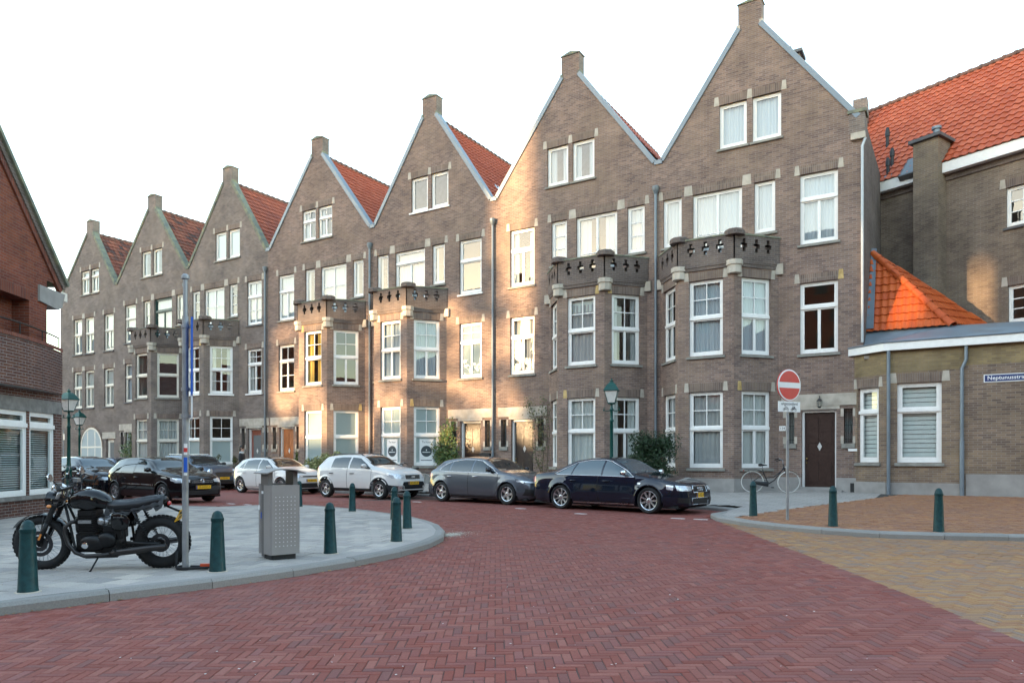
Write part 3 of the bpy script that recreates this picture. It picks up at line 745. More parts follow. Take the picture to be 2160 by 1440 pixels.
def house(i, cfg):
    xl, xr = CR[i+1], CR[i]; ax = APEX[i]; top = TOPZ[i]; s = cfg['mirror']   # s=+1: flush bay column to the right of the apex (bay left)
    bm = 'brick_grey' if i >= 4 else 'brick'
    H = empty('gabled_house', (0,0,0), 0, cfg['label'], 'house', 'gabled brick houses in the row')
    pn = Panel((0, FY), (1, FY)); pn.p = Vector((0, FY))
    hw = .38; sh = top - .78                           # stack half width, shoulder height
    fx = ax + s*2.17                                   # flush window column
    bx = ax - s*1.10                                   # bay axis
    holes = []; W = []
    def add(u0, u1, z0, z1, **k): holes.append((u0,u1,z0,z1)); W.append((u0,u1,z0,z1,k))
    gz = 12.05 + cfg.get('gz', 0)
    bay = cfg.get('bay', True)
    gk = cfg['gable']
    add(ax-1.02, ax-.09, gz, gz+1.5, **gk); add(ax+.09, ax+1.02, gz, gz+1.5, **gk)
    if bay:
        add(fx-.57, fx+.57, 8.33, 10.60, **cfg['f2'])
        add(fx-.57, fx+.57, 4.78, 7.08, **cfg['f1'])
        add(bx-1.93, bx-1.25, 8.93, 10.64, **cfg['n2']); add(bx+1.25, bx+1.93, 8.93, 10.64, **cfg['n2'])
        add(bx-.85, bx+.85, 7.75, 10.62, **cfg['d2'])
    else:
        for q0, q1 in ((-48.7,-47.68),(-47.35,-46.3),(-45.15,-44.1)):
            add(q0, q1, 8.05, 10.3, **cfg['f2']); add(q0, q1, 4.6, 6.95, **cfg['f1'])
    # doorway
    dx = fx; dw = .52
    if bay:
        holes.append((dx-dw, dx+dw, BASE, 2.97)); 
        sws = [(dx-dw-.48, dx-dw-.22), (dx+dw+.22, dx+dw+.48)]
        for a, b in sws: holes.append((a, b, 1.87, 2.97))
        opening = (bx-2.03+.12, bx+2.03-.12, BASE, 7.55)  # behind the bay
        holes.append(opening)
    else:
        holes.append((-44.95, -44.05, BASE, 2.6)); dx, dw = -44.5, .45
        holes.append((-47.8, -45.35, 1.45, 2.3))
        sws = []
    front = MB()
    left = [(BASE, xl), (VAL, xl), (VAL+.001, xl+.12), (sh, ax-hw), (top-.02, ax-hw)]
    right = [(BASE, xr), (VAL, xr), (VAL+.001, xr-.12), (sh, ax+hw), (top-.02, ax+hw)]
    ah = [h for h in holes]
    wall(front, pn, left, right, ah, 0.0, .24)
    fw_ = front.build('facade_wall', MATS[bm], H, uv=True, fix=False)
    # rest of the shell
    D = 9.5
    sh_ = MB()
    sh_.add([(xl+.02,FY+D,BASE),(xr-.02,FY+D,BASE),(xr-.02,FY+D,VAL),(ax,FY+D,sh+.3),(xl+.02,FY+D,VAL)], [(0,1,2,3,4)])
    for x in (xl+.02, xr-.02): sh_.add([(x,FY+.24,BASE),(x,FY+D,BASE),(x,FY+D,VAL),(x,FY+.24,VAL)], [(0,1,2,3)])
    sh_.build('side_wall', MATS[bm], H, uv=True, fix=False)
    fl = MB()
    for z in (.3, 4.15, 7.72, 11.35): fl.box(xl+.04, xr-.04, FY+.25, FY+4.5, z-.1, z)
    fl.box(xl+.04, xr-.04, FY+4.5, FY+4.6, BASE, VAL)
    fl.build('inner_floor', MATS['room'], H)
    # raking copings and the brick stack on the gable
    cz = MATS['zinc'] if i < 4 else MATS['coping']
    for sx, xe in ((-1, xl+.12), (1, xr-.12)):
        a = Vector((xe, VAL)); b = Vector((ax+sx*(hw+.0), sh)); d = (b-a).normalized(); nn = Vector((-d.y, d.x))*(1 if sx < 0 else -1)
        if nn.y < 0: nn = -nn
        q = [a + nn*.05, b + nn*.05, b - nn*.11, a - nn*.11]
        m = MB(); pn.prism(m, [(p.x, p.y) for p in q], -.30, .045)
        m.build('gable_coping', cz, H)
    if i < 6: m = MB(); m.box(xl-.14, xl+.16, FY-.045, FY+.3, VAL-.13, VAL+.03); m.build('valley_coping', cz, H)
    st = MB(); st.box(ax-hw, ax+hw, FY+.002, FY+.42, sh-.3, top); st.build('gable_stack', MATS['brick' if i < 1 else 'brick_grey'], H, uv=True)
    st = MB(); A = [(ax-hw-.03, top),(ax+hw+.03, top),(ax+hw+.03, top+.02),(ax, top+.13 if i else top+.09),(ax-hw-.03, top+.02)]
    st.ext([(x, FY-.03, z) for x, z in A], [(x, FY+.45, z) for x, z in A]); st.build('stack_cap', MATS['coping'], H)
    for sx in (-1, 1):
        st = MB(); st.add([], []); st.box(ax+sx*hw-.06, ax+sx*hw+.1*0+.06, FY-.02, FY+.25, sh-.14, sh+.1); st.build('kneeler_stone', MATS['stone' if i == 0 else 'coping'], H)
    # roof: two slopes behind the gable
    up_ = .20 if i == 1 else .04
    rz = sh + .02 + up_; rm = MB(); back = FY + D
    for sx, xe in ((-1, xl+.10), (1, xr-.10)):
        rm.add([(xe, FY+.18, VAL-.15), (xe, back, VAL-.15), (ax, back, rz-.05), (ax, FY+.18, rz-.05)], [(0,1,2,3)])
    roof = rm.build('roof', MATS['lead'], H, fix=False)
    e = Vector((xr-.10, FY+.32, VAL-.12+up_)); B = Vector((ax-(xr-.10), 0, rz-(VAL-.12+up_))); ln = B.length
    mt = cfg['tile']
    if i > 0:
        nb = int(ln/.315); na = int((D-.4)/.25)
        tile_roof(roof, e, (0,1,0), B, na, nb, .25, ln/nb, mt, n_parts=[0,180,300,300,240,0,0][i])
        ridge_tiles(roof, (ax, FY+.45, rz+.0), (ax, back, rz+.0), 'ridge', .36, .15)
    # windows
    zz = 0
    for (u0, u1, z0, z1, k) in W:
        k = dict(k); st_ = k.pop('st', None); cc = k.pop('stones', 'LR'); mm = k.pop('smats', ('stone','stone'))
        window(H, pn, u0, u1, z0, z1, **k)
        if z0 > 11 and u0 > ax: cc = 'R'
        if z0 > 11 and u0 < ax: cc = 'LR'
        if abs(u0-(bx-.85)) < .01 and bay: cc = 'LR'; head(H, pn, u0, u1, z1, cc, .34, .30, mm); continue
        if abs(u0-(bx-1.93)) < .01 and bay: cc = 'L'
        if abs(u0-(bx+1.25)) < .01 and bay: cc = 'R'
        head(H, pn, u0, u1, z1, cc, .30, .17 if 'L' in cc and z0 > 11 else .16, mm)
    # door, side lights, lintel, step
    if bay:
        dm = MB(); pn.box(dm, dx-dw+.07, dx+dw-.05, -.30, -.22, .47, 2.88); door = dm.build('door', MATS[cfg['door']], H)
        for a, b, c_, d_ in ((.14,.50,.62,1.35),(.54,.90,.62,1.35),(.14,.50,1.9,2.65),(.54,.90,1.9,2.65)):
            pnl = MB(); pn.box(pnl, dx-dw+a, dx-dw+b-.02, -.219, -.205, c_, d_); pnl.build('door_panel', MATS[cfg['door']], door)
        dg = MB(); pn.prism(dg, [(dx-.07,1.78),(dx,1.64),(dx+.07,1.78),(dx,1.92)], -.203, -.196); dg.build('diamond_light', MATS['drape_white'], door)
        if cfg.get('glazed'):
            gm = MB(); pn.box(gm, dx-.30, dx+.30, -.204, -.198, 1.0, 2.6); gm.build('door_glass', MATS['blind_dark'], door)
        hb = MB(); hb.ell(pn.P(dx-dw+.13,-.17,1.38), (.03,.04,.03)); hb.build('door_handle', MATS['brass'], door, 'all'); hb = MB(); hb.ell(pn.P(dx-dw+.13,-.18,1.25), (.022,.03,.022)); hb.build('door_lock', MATS['brass'], door, 'all')
        if cfg.get('slot'): hb = MB(); pn.box(hb, dx-.16, dx+.16, -.204, -.19, 1.30, 1.38); hb.build('letter_slot', MATS['brass'], door)
        fr = MB(); pn.box(fr, dx-dw, dx-dw+.07, -.31, -.12, .47, 2.97); pn.box(fr, dx+dw-.05, dx+dw, -.31, -.12, .47, 2.97); pn.box(fr, dx-dw+.07, dx+dw-.05, -.31, -.12, 2.88, 2.97); fr.build('door_frame', MATS['white_paint'], H)
        stp = MB(); stp.box(dx-dw-.2, dx+dw+.2, FY-.35, FY+.31, .20, .40); stp.box(dx-dw, dx+dw, FY-.10, FY+.32, .40, .47); stp.build('door_step', MATS['plinth'], H)
        ln_ = MB(); pn.box(ln_, dx-dw-.62, dx+dw+.62, -.05, .035, 3.08, 3.46); ln_.build('door_lintel', MATS['stone'], H)
        ln_ = MB(); pn.box(ln_, dx-dw-.10, dx+dw+.10, -.05, .02, 2.965, 3.08)
        ln_.build('lintel_band', MATS['stone'], H)
        for a, b in sws:
            sw_ = MB(); pn.box(sw_, a, b, -.2, -.19, 1.87, 2.97); w_ = sw_.build('side_light', MATS['glass'], H)
            gr = MB()
            for q in (.25,.5,.75): pn.box(gr, lerp(a,b,q)-.006, lerp(a,b,q)+.006, -.10, -.085, 1.9, 2.95)
            for q in (2.0,2.45,2.85): pn.box(gr, a, b, -.101, -.086, q-.007, q+.007)
            gr.build('iron_grille', MATS['iron'], w_)
            sb = MB(); pn.box(sb, a-.06, b+.06, -.2, .06, 1.72, 1.87); sb.build('sill', MATS['sill'], w_)
            bk = MB(); pn.box(bk, a, b, -.32, -.31, 1.85, 3.0); bk.build('backing', MATS['drape_grey'], w_)
            for q, ww in ((a-.09, .09), (b, .09)):
                im = MB(); pn.box(im, q, q+ww, -.05, .014, 2.72, 2.97); im.build('jamb_stone', MATS['stone'], H)
                im = MB(); pn.box(im, q, q+ww, -.05, .014, 1.87, 2.10); im.build('jamb_stone', MATS['stone'], H)
    # plinth
    pm = MB(); segs = []
    ex = sorted([(dx-dw-.002, dx+dw+.002)] + ([(opening[0], opening[1])] if bay else [])); u = xl
    for a, b in ex: segs.append((u, a)); u = b
    segs.append((u, xr))
    for a, b in segs:
        if b-a > .02: pn.box(pm, a, b, -.02, .03, .15, .78)
    pm.build('plinth', MATS['plinth'], H)
    if not bay: return H, pn
    # ---- the bay
    bp = [(bx-2.03, FY), (bx-.92, FY-PB), (bx+.92, FY-PB), (bx+2.03, FY)]
    faces = [Panel(bp[k], bp[k+1]) for k in range(3)]
    bw = MB(); floors = [(4.78, 7.28, 6.04, cfg['b1']), (1.08, 3.60, 2.38, cfg['b0'])]
    for k, fp in enumerate(faces):
        c = fp.L/2; hwid = .565 if k == 1 else .56
        hs = [(c-hwid, c+hwid, z0, z1) for z0, z1, _, _ in floors]
        l, r = rect(BASE, 7.60, 0, fp.L); wall(bw, fp, l, r, hs, 0, .2)
    bay_o = bw.build('bay_wall', MATS[bm], H, uv=True, fix=False)
    for k, fp in enumerate(faces):
        c = fp.L/2; hwid = .565 if k == 1 else .56
        for z0, z1, tr, cf in floors:
            kk = dict(cf[k] if isinstance(cf, (list, tuple)) else cf)
            window(H, fp, c-hwid, c+hwid, z0, z1, transom=kk.pop('transom', tr), **kk)
            mm = ('stone','stone')
            if random.random() < .22: mm = ('stone','stone_ochre') if random.random() < .5 else ('stone_ochre','stone')
            head(H, fp, c-hwid, c+hwid, z1, 'LR', .30, .15, mm)
        pm = MB(); fp.box(pm, -.012, fp.L+.012, -.02, .035, .15, .74); pm.build('plinth', MATS['plinth'], H)
    # ceiling of each bay storey, balcony floor and parapet
    cl = MB()
    for z in (.30, 4.15, 7.48):
        cl.ext([(x, y+.12, z-.08) for x, y in bp[:1]] + [(x, y+.12, z-.08) for x, y in bp[1:3]] + [(bp[3][0], FY+.12, z-.08)], [(x, y+.12, z) for x, y in bp[:1]] + [(x, y+.12, z) for x, y in bp[1:3]] + [(bp[3][0], FY+.12, z)])
    cl.build('bay_floor', MATS['room'], H)
    cor = MB()
    for zz_, ou, hh in ((7.60, .05, .10), (7.70, .075, .05)):
        A = []
        for (x, y), (nx, ny) in zip(bp, ((-.5,0),(-.55,-.75),(.55,-.75),(.5,0))): A.append((x+nx*ou*1.3, y+ny*ou*1.3))
        cor.ext([(x,y,zz_) for x, y in A], [(x,y,zz_+hh) for x, y in A])
    cor.build('cornice', MATS['brick_dark'], H, uv=True)
    for q in range(4):
        x, y = bp[q]; d = (-1 if q in (0,) else 1)
        cs = MB(); ang = [math.atan2(-1,-.3), math.atan2(-.8,-.45), math.atan2(-.8,.45), math.atan2(-1,.3)][q]
        if q in (1,2):
            cs.lathe([(.20,7.36),(.23,7.38),(.23,7.62),(.27,7.64),(.27,7.79)], 8, Matrix.Translation((x, y+.06, 0)), a0=R(22.5))
        else: cs.box(x-.16 if q == 0 else x-.30, x+.30 if q == 0 else x+.16, FY-.10, FY+.05, 7.44, 7.79)
        cs.build('corner_stone', MATS['stone'], H)
    for k, fp in enumerate(faces):
        mb = MB(); zt = 8.62
        parapet_face(mb, fp, fp.L, 7.755, zt, [fp.L*q for q in ((.24,.5,.76) if k == 1 else (.2,.48,.74))])
        mb.build('balcony_parapet', MATS['brick_dark'], H, uv=True, fix=False)
        cp = MB(); fp.box(cp, -.03, fp.L+.03, -.19, .085, zt, zt+.05); cp.build('parapet_coping', MATS['coping'], H)
    for q in (1, 2):
        x, y = bp[q]; m = MB(); m.lathe([(.33,8.60),(.33,8.74),(.28,8.79),(.02,8.80)], 8, Matrix.Translation((x, y+.09, 0)), a0=R(22.5)); m.build('corner_merlon', MATS['brick_dark'], H, uv=True)
    return H, pn
WH = dict(frame='white_paint')
def wk(**k): return k
sheer = wk(cur='sheer')
HC = [
 dict(mirror=1, label='tallest-looking gabled brick house nearest the no entry sign, brown door under wall lantern', tile='tile_mid', door='door_brown', gz=-.03,
      gable=wk(cur='sheer'), f2=wk(cur='sheer', transom=9.78, up=(1,1), lo=(2,1)), f1=wk(cur=None, transom=6.28, up=(1,1), lo=(2,1), smats=('stone','stone_ochre')),
      n2=wk(cur='sheer'), d2=wk(cur='sheer', up=(2,2), sill=None),
      b1=[wk(up=(2,2), lo=(2,1), cur='sides_white'), wk(up=(2,2), lo=(1,1), cur='sheer'), wk(up=(2,2), lo=(2,1), cur='sheer')],
      b0=[wk(up=(2,2), lo=(2,1), cur='drape_grey'), wk(up=(2,2), lo=(1,1), cur='drape_grey'), wk(up=(2,2), lo=(2,1), cur='drape_white')]),
 dict(mirror=-1, label='second gabled house from the right, black front door, grey curtains, lamp post before its bay', tile='tile_new', door='door_dark',
      gable=wk(cur='sides_sheer'), f2=wk(cur='sides_sheer', transom=9.78, lo=(2,1)), f1=wk(cur='drape_grey', transom=6.28, lo=(2,1)),
      n2=wk(cur='sheer', up=(1,3)), d2=wk(cur='sides_sheer', up=(2,2), sill=None),
      b1=[wk(up=(2,2), lo=(2,1), cur='sides_white'), wk(up=(2,2), lo=(1,1), cur='roller_half'), wk(up=(2,2), lo=(2,1), cur='sides_grey')],
      b0=[wk(up=(2,2), lo=(2,1), cur='drape_white'), wk(up=(2,2), lo=(1,1), cur='drape_white'), wk(up=(2,2), lo=(2,1), cur='sides_white')]),
 dict(mirror=1, label='third gabled house from the right, with round-logo posters in its ground floor bay windows', tile='tile_new', door='door_brown', slot=True, gz=.2,
      gable=wk(cur=None, sill='white_paint'), f2=wk(cur=None, transom=9.72, sill='white_paint'), f1=wk(cur='frosted', transom=6.28, up=(2,2), lo=(2,1)),
      n2=wk(cur='sides_sheer'), d2=wk(cur='sheer', transom=10.1, up=(1,1), lo=(2,1), sill=None),
      b1=wk(up=(2,2), lo=(2,1), cur='sheer'), b0=wk(up=(2,2), lo=(1,1), cur='film_full')),
 dict(mirror=-1, label='fourth gabled house from the right, orange front door, pale bush before its bay', tile='tile_new', door='door_orange',
      gable=wk(cur='sides_sheer', transom=13.0, up=(2,1), lo=(2,1)), f2=wk(cur='sheer', transom=9.78, lo=(2,1)), f1=wk(cur=None, transom=6.28, up=(2,1), lo=(2,2)),
      n2=wk(cur='sides_sheer'), d2=wk(cur='sheer', up=(2,3), sill=None),
      b1=[wk(up=(2,2), lo=(1,1), cur='sides_yellow'), wk(up=(2,2), lo=(1,1), cur='sides_yellow'), wk(up=(2,2), lo=(2,1), cur=None)], b0=wk(cur='film_full')),
 dict(mirror=1, label='fifth gabled house from the right, red-brown glazed door, blackened brick gable', tile='tile_mid', door='door_red', glazed=True,
      gable=wk(cur='film_full'), f2=wk(cur='sheer', transom=9.78, up=(2,1), lo=(2,2), sill='sill_dark'), f1=wk(cur='sides_white', transom=6.28, up=(2,2), lo=(2,2), sill='white_paint'),
      n2=wk(cur=None, up=(1,3)), d2=wk(cur='sheer', up=(2,3), sill=None),
      b1=wk(up=(2,2), lo=(2,2), cur='sides_white', sill='white_paint'), b0=wk(up=(2,2), lo=(1,1), cur='film_low_open')),
 dict(mirror=-1, label='sixth gabled house from the right, dark green window frames, leafy doorway', tile='tile_old', door='door_dark',
      gable=wk(cur='sides_sheer', frame='cream_paint', sill='sill'), f2=wk(cur='sheer', transom=9.78, sill='sill_dark', frame='cream_paint'), f1=wk(cur='sheer', transom=6.28, sill='sill_dark', frame='cream_paint'),
      n2=wk(cur='sides_white', frame='cream_paint', up=(1,2)), d2=wk(cur='sheer', transom=9.9, lo=(2,1), frame='dark_green_paint', sill=None),
      b1=wk(up=(1,1), lo=(1,1), cur='slats_dark', frame='cream_paint'), b0=wk(up=(2,2), lo=(1,1), cur='drape_white', frame='cream_paint')),
 dict(mirror=1, bay=False, label='farthest gabled house of the row, flat front with round-arched ground floor window', tile='tile_old', door='door_dark', gz=-.25,
      gable=wk(cur='sheer', transom=12.85, lo=(2,1), frame='cream_paint'), f2=wk(cur='sheer', transom=9.3, lo=(2,1), sill='sill_dark', frame='cream_paint'), f1=wk(cur='drape_white', transom=5.9, lo=(2,1), sill='sill_dark', frame='cream_paint'),
      ),
]
HOUSES = []
for i, cfg in enumerate(HC): HOUSES.append(house(i, cfg))
# downpipes at the party lines, each fixed to the house on its right
for i, (x, zt) in enumerate([(None,0), (-9.30,10.9), (-16.30,10.95), (-23.05,11.0), (-30.2,10.9), (-36.9,10.9)]):
    if x: downpipe(HOUSES[i-1 if i else 0][0], x, zt, .3, mt='zinc')
# wall lantern over the brown door
H1 = HOUSES[0][0]; lx = APEX[0]+2.17+.05
m = MB(); m.tube([(lx,FY-.02,3.35),(lx,FY-.16,3.38),(lx,FY-.18,3.30)], .012, 6); m.lathe([(.03,3.30),(.085,3.24),(.09,3.22)], 6, Matrix.Translation((lx,FY-.18,0))); m.lathe([(.07,3.05),(.03,3.0)], 6, Matrix.Translation((lx,FY-.18,0)))
for q in range(6): a = q*math.pi/3; m.tube([(lx+.07*math.cos(a),FY-.18+.07*math.sin(a),3.05),(lx+.085*math.cos(a),FY-.18+.085*math.sin(a),3.23)], .006, 4)
wl = m.build('wall_lantern', MATS['iron'], H1); m = MB(); m.lathe([(.055,3.06),(.075,3.22)], 6, Matrix.Translation((lx,FY-.18,0))); m.build('lantern_glass', MATS['glass'], wl)
pn = HOUSES[0][1]; m = MB(); pn.box(m, -5.06, -4.86, .004, .012, 2.30, 2.46); nb = m.build('number_plate', MATS['white_paint'], H1)
mat('ink', (.02,.02,.03), .6, var=0); mat('ink_blue', (.02,.04,.22), .5, var=0)
text_mesh('134', .11, MATS['ink'], 'numerals', nb, Matrix.Translation((-4.96, FY-.014, 2.38)) @ Matrix.Rotation(R(90), 4, 'X'))
# mail boxes and bell plate
m = MB(); pn.box(m, -2.98, -2.72, .004, .05, 1.62, 1.70); m.build('bell_plate', MATS['white_paint'], H1)
m = MB(); pn.box(m, -2.92, -2.64, .032, .036, .30, .62); m.build('cellar_vent', MATS['iron'], H1)
H3 = HOUSES[2][0]; m = MB(); HOUSES[2][1].box(m, -16.95, -16.45, .004, .10, 1.42, 1.62); mbx = m.build('mail_box', MATS['black_plastic'], H3)
# arched window and door of the farthest house
H7, pn7 = HOUSES[6]
def arch_pts(cx, z, r, n=14): return [(cx + r*math.cos(math.pi*k/n), z + r*math.sin(math.pi*k/n)) for k in range(n+1)]
cx, rr = -46.58, 1.24
m = MB(); A = [(cx+rr, .9)] + arch_pts(cx, 2.1, rr) + [(cx-rr, .9)]; B = [(cx+rr-.12, 1.0)] + arch_pts(cx, 2.1, rr-.12) + [(cx-rr+.12, 1.0)]
m.grid([[pn7.P(u,.02,z) for u, z in A], [pn7.P(u,.02,z) for u, z in B]]); m.grid([[pn7.P(u,.02,z) for u, z in A], [pn7.P(u,-.05,z) for u, z in A]])
for u in (-.42, .42): pn7.box(m, cx+u-.04, cx+u+.04, -.03, .015, 1.0, 3.1)
pn7.box(m, cx-rr+.1, cx+rr-.1, -.03, .016, 2.05, 2.15); aw = m.build('arched_window', MATS['cream_paint'], H7)
m = MB(); m.add([pn7.P(u,.006,z) for u, z in B], [tuple(range(len(B)))]); m.build('pane', MATS['frosted'], aw, fix=False)
m = MB(); m.grid([[pn7.P(u,.03,z) for u, z in arch_pts(cx, 2.1, rr+.16)], [pn7.P(u,.03,z) for u, z in arch_pts(cx, 2.1, rr+.002)]]); m.build('brick_arch', MATS['soldier'], H7, uv=True, fix=False)
m = MB(); pn7.box(m, -44.95, -44.05, -.2, -.14, .35, 2.6); d7 = m.build('door', MATS['cream_paint'], H7)
m = MB(); pn7.box(m, -44.7, -44.3, -.139, -.13, .9, 2.4); m.build('door_glass', MATS['blind_dark'], d7)
m = MB(); pn7.box(m, -45.3, -43.85, -.03, .035, 2.6, 3.0); m.build('door_lintel', MATS['stone'], H7)
# end wall of the row and quoins
m = MB(); m.add([(CR[7]+.01,FY+.01,.2),(CR[7]+.01,FY+9,.2),(CR[7]+.01,FY+9,VAL),(CR[7]+.01,FY+.01,VAL)], [(0,1,2,3)]); m.build('end_wall', MATS['brick_grey'], H7, uv=True, fix=False)
# chimney behind the first gable
m = MB(); px_ = (-5.38, 29.0); m.box(px_[0]-.3, px_[0]+.3, px_[1]-.3, px_[1]+.3, 13, 16.55); ch = m.build('chimney', MATS['brick_dark'], H1, uv=True)
m = MB(); m.box(px_[0]-.4, px_[0]+.4, px_[1]-.4, px_[1]+.4, 16.55, 16.66); m.lathe([(.09,16.66),(.08,17.0)], 10, Matrix.Translation((px_[0]-.12, px_[1], 0))); m.build('chimney_cap', MATS['sill_dark'], ch)
# roof vents and roof lights on neighbouring slopes
def slope_point(i, y, t): 
    xr = CR[i]-.10; ax = APEX[i]; return Vector((lerp(xr, ax, t), y, lerp(VAL-.12, TOPZ[i]-.76, t)))
for i, y, t in ((2, 30.2, .42), (2, 31.6, .22), (3, 28.8, .04), (4, 31.0, .07)):
    p = slope_point(i, y, t); m = MB(); m.lathe([(.06,-.1),(.06,.42),(.10,.43),(.10,.62),(.06,.66)], 8, Matrix.Translation(p)); m.box(p.x-.14, p.x+.14, p.y-.16, p.y+.16, p.z-.05, p.z+.08)
    m.build('roof_vent', MATS['black_plastic'], HOUSES[i][0])
for i, y, t in ((2, 26.6, .10),):
    a = slope_point(i, y, t); b = slope_point(i, y, t+.22); m = MB(); n_ = Vector((b.z-a.z, 0, a.x-b.x)).normalized()*.09
    if n_.z < 0: n_ = -n_
    q = [a+n_, a+n_+Vector((0,.7,0)), b+n_+Vector((0,.7,0)), b+n_]; m.ext([v - n_ for v in q], q); m.build('roof_light', MATS['zinc_dark'], HOUSES[i][0])
    c_ = [v + n_*.05 for v in (a+n_+Vector((0,.06,0)), a+n_+Vector((0,.64,0)), b+n_+Vector((0,.64,0)), b+n_+Vector((0,.06,0)))]
    m = MB(); m.add([tuple(v) for v in c_], [(0,1,2,3)]); m.build('pane', MATS['glass'], HOUSES[i][0], fix=False)
# ================================================================ CORNER ANNEX AND LARGE HOUSE BEHIND IT (RIGHT)
XR = -2.55; mat('zinc_pale', (.42,.44,.46), .45, .2, var=.08)
A = empty('corner_annex', (0,0,0), 0, 'low brick corner annex with orange hipped tile roof and zinc skirt', 'building')
ap = [(-2.80, FY), (-1.86, 24.38), (14.0, 24.38)]
ZF = 4.60
pa = Panel(ap[0], ap[1]); pb = Panel(ap[1], (.12, 24.38)); pc = Panel((.12, 24.38), ap[2])
mb = MB(); l, r = rect(BASE, ZF, 0, pa.L); ha = (.10, .86, 1.27, 3.56); wall(mb, pa, l, r, [ha], 0, .2)
l, r = rect(BASE, ZF, 0, pb.L); hb_ = (.28, 1.42, 1.27, 3.63); wall(mb, pb, l, r, [hb_], 0, .2)
l, r = rect(BASE, ZF, 0, pc.L); wall(mb, pc, l, r, [], 0, .2)
mb.build('wall', MATS['brick_annex'], A, uv=True, fix=False)
for p_, h0 in ((pa, 3.92), (pb, 3.95), (pc, 4.05)):
    m = MB(); p_.box(m, .0, p_.L, .001, .006, h0, ZF); m.build('yellow_brick_band', MATS['brick_yellow'], A, uv=True)
for p_, h_ in ((pa, ha), (pb, hb_)):
    window(A, p_, *h_, transom=2.82, cur='wide_slats', fw=.09); head(A, p_, *h_[:2], h_[3], 'LR', .30, .2 if p_ is pb else .13)
for p_, z_ in ((pa, .68), (pb, .68), (pc, .95)):
    m = MB(); p_.box(m, -.01 if p_ is not pc else .03, p_.L+(.0 if p_ is not pb else 0), -.02, .035, .15, z_); m.build('plinth', MATS['plinth'], A)
# fascia and zinc skirt
fo = [(-2.98, 24.98), (-1.93, 24.22), (14, 24.22)]
m = MB(); inn = [(-2.90, 25.06), (-1.87, 24.33), (14, 24.33)]
for k in range(2):
    a0, a1, b0, b1 = fo[k], fo[k+1], inn[k], inn[k+1]
    m.ext([(a0[0],a0[1],ZF),(a1[0],a1[1],ZF),(b1[0],b1[1],ZF),(b0[0],b0[1],ZF)], [(a0[0],a0[1],ZF+.24),(a1[0],a1[1],ZF+.24),(b1[0],b1[1],ZF+.24),(b0[0],b0[1],ZF+.24)])
m.build('fascia', MATS['white_paint'], A)
EZ = 5.42; apex = Vector((XR+.02, 27.2, 8.35)); e0 = Vector((XR+.02, 25.75, EZ)); e1 = Vector((-.35, 25.75, EZ-.02)); e2 = Vector((3.0, 27.6, EZ-.1))
hipb = Vector((-.35, 25.75, EZ))
m = MB()
sk0 = [Vector((-2.95,25.0,ZF+.25)), Vector((-1.93,24.24,ZF+.25)), Vector((14,24.24,ZF+.25))]
m.add([tuple(v) for v in (sk0[0], sk0[1], Vector((-.30,25.85,EZ+.02)), Vector((XR,25.85,EZ+.02)))], [(0,1,2,3)])
m.add([tuple(v) for v in (sk0[1], sk0[2], Vector((14,27.5,ZF+.5)), Vector((1.9,27.2,EZ-.12)), Vector((-.30,25.85,EZ+.02)))], [(0,1,2,3,4)])
m.build('zinc_skirt', MATS['zinc_dark'], A, fix=False)
m = MB()
for k in range(2): m.tube([fo[k]+(ZF+.245,), fo[k+1]+(ZF+.245,)], .03, 6)
m.build('gutter_edge', MATS['zinc'], A)
# tile planes: front plane (triangle e0-e1-apex) and right hip plane
BW = (Vector((-2.73,30.95,0)), Vector((1.8,29.0,0)))
bdir = (BW[1]-BW[0]).normalized(); bn = Vector((bdir.y, -bdir.x, 0))        # outward of the large house
front_hip = Vector((-.22, 25.78, EZ+.02))
m = MB(); m.add([tuple(v) for v in (Vector((XR,25.80,EZ)), front_hip, apex)], [(0,1,2)])
hr = Vector((.95, 29.40, 5.75))
m.add([tuple(front_hip), tuple(hr), tuple(apex)], [(0,1,2)]); m.add([tuple(apex), tuple(hr), (XR,31,8.2)], [(0,1,2)])
hiproof = m.build('roof', MATS['lead'], A, fix=False)
O = Vector((XR+.01, 25.78, EZ+.01)); Bv = (Vector((XR, 27.2, 8.35)) - Vector((XR, 25.78, EZ))); LB = Bv.length; wtot = front_hip.x - XR
def kf(u, v): return u < wtot*(1 - v/LB) - .02
tile_roof(hiproof, O, (1,0,0), Bv, int(wtot/.2)+1, 11, .2, LB/11, 'tile_orange', kf)
# second face
O2 = front_hip; A2 = (hr - front_hip); W2 = A2.length; up2 = apex - front_hip; A2n = A2.normalized(); B2 = up2 - A2n*up2.dot(A2n); L2 = B2.length; du = up2.dot(A2n)
def k2(u, v): 
    lo = du*v/L2; hi = W2 + (du-W2)*v/L2; return lo-.02 < u < hi+.05
tile_roof(hiproof, O2 + Vector((0,0,.01)), A2n, B2, int(W2/.22)+1, 10, .22, L2/10, 'tile_orange', k2)
ridge_tiles(hiproof, front_hip+Vector((.05,-.05,.03)), apex+Vector((0,0,.05)), 'tile_orange', .36, .13)
m = MB(); q = [Vector((XR+.0,25.72,EZ+.04)), Vector((XR+.22,25.72,EZ+.05)), apex+Vector((.16,0,.03)), apex+Vector((0,0,.05))]; m.add([tuple(v+Vector((0,0,.07))) for v in q], [(0,1,2,3)]); m.build('lead_flashing', MATS['zinc'], A, fix=False)
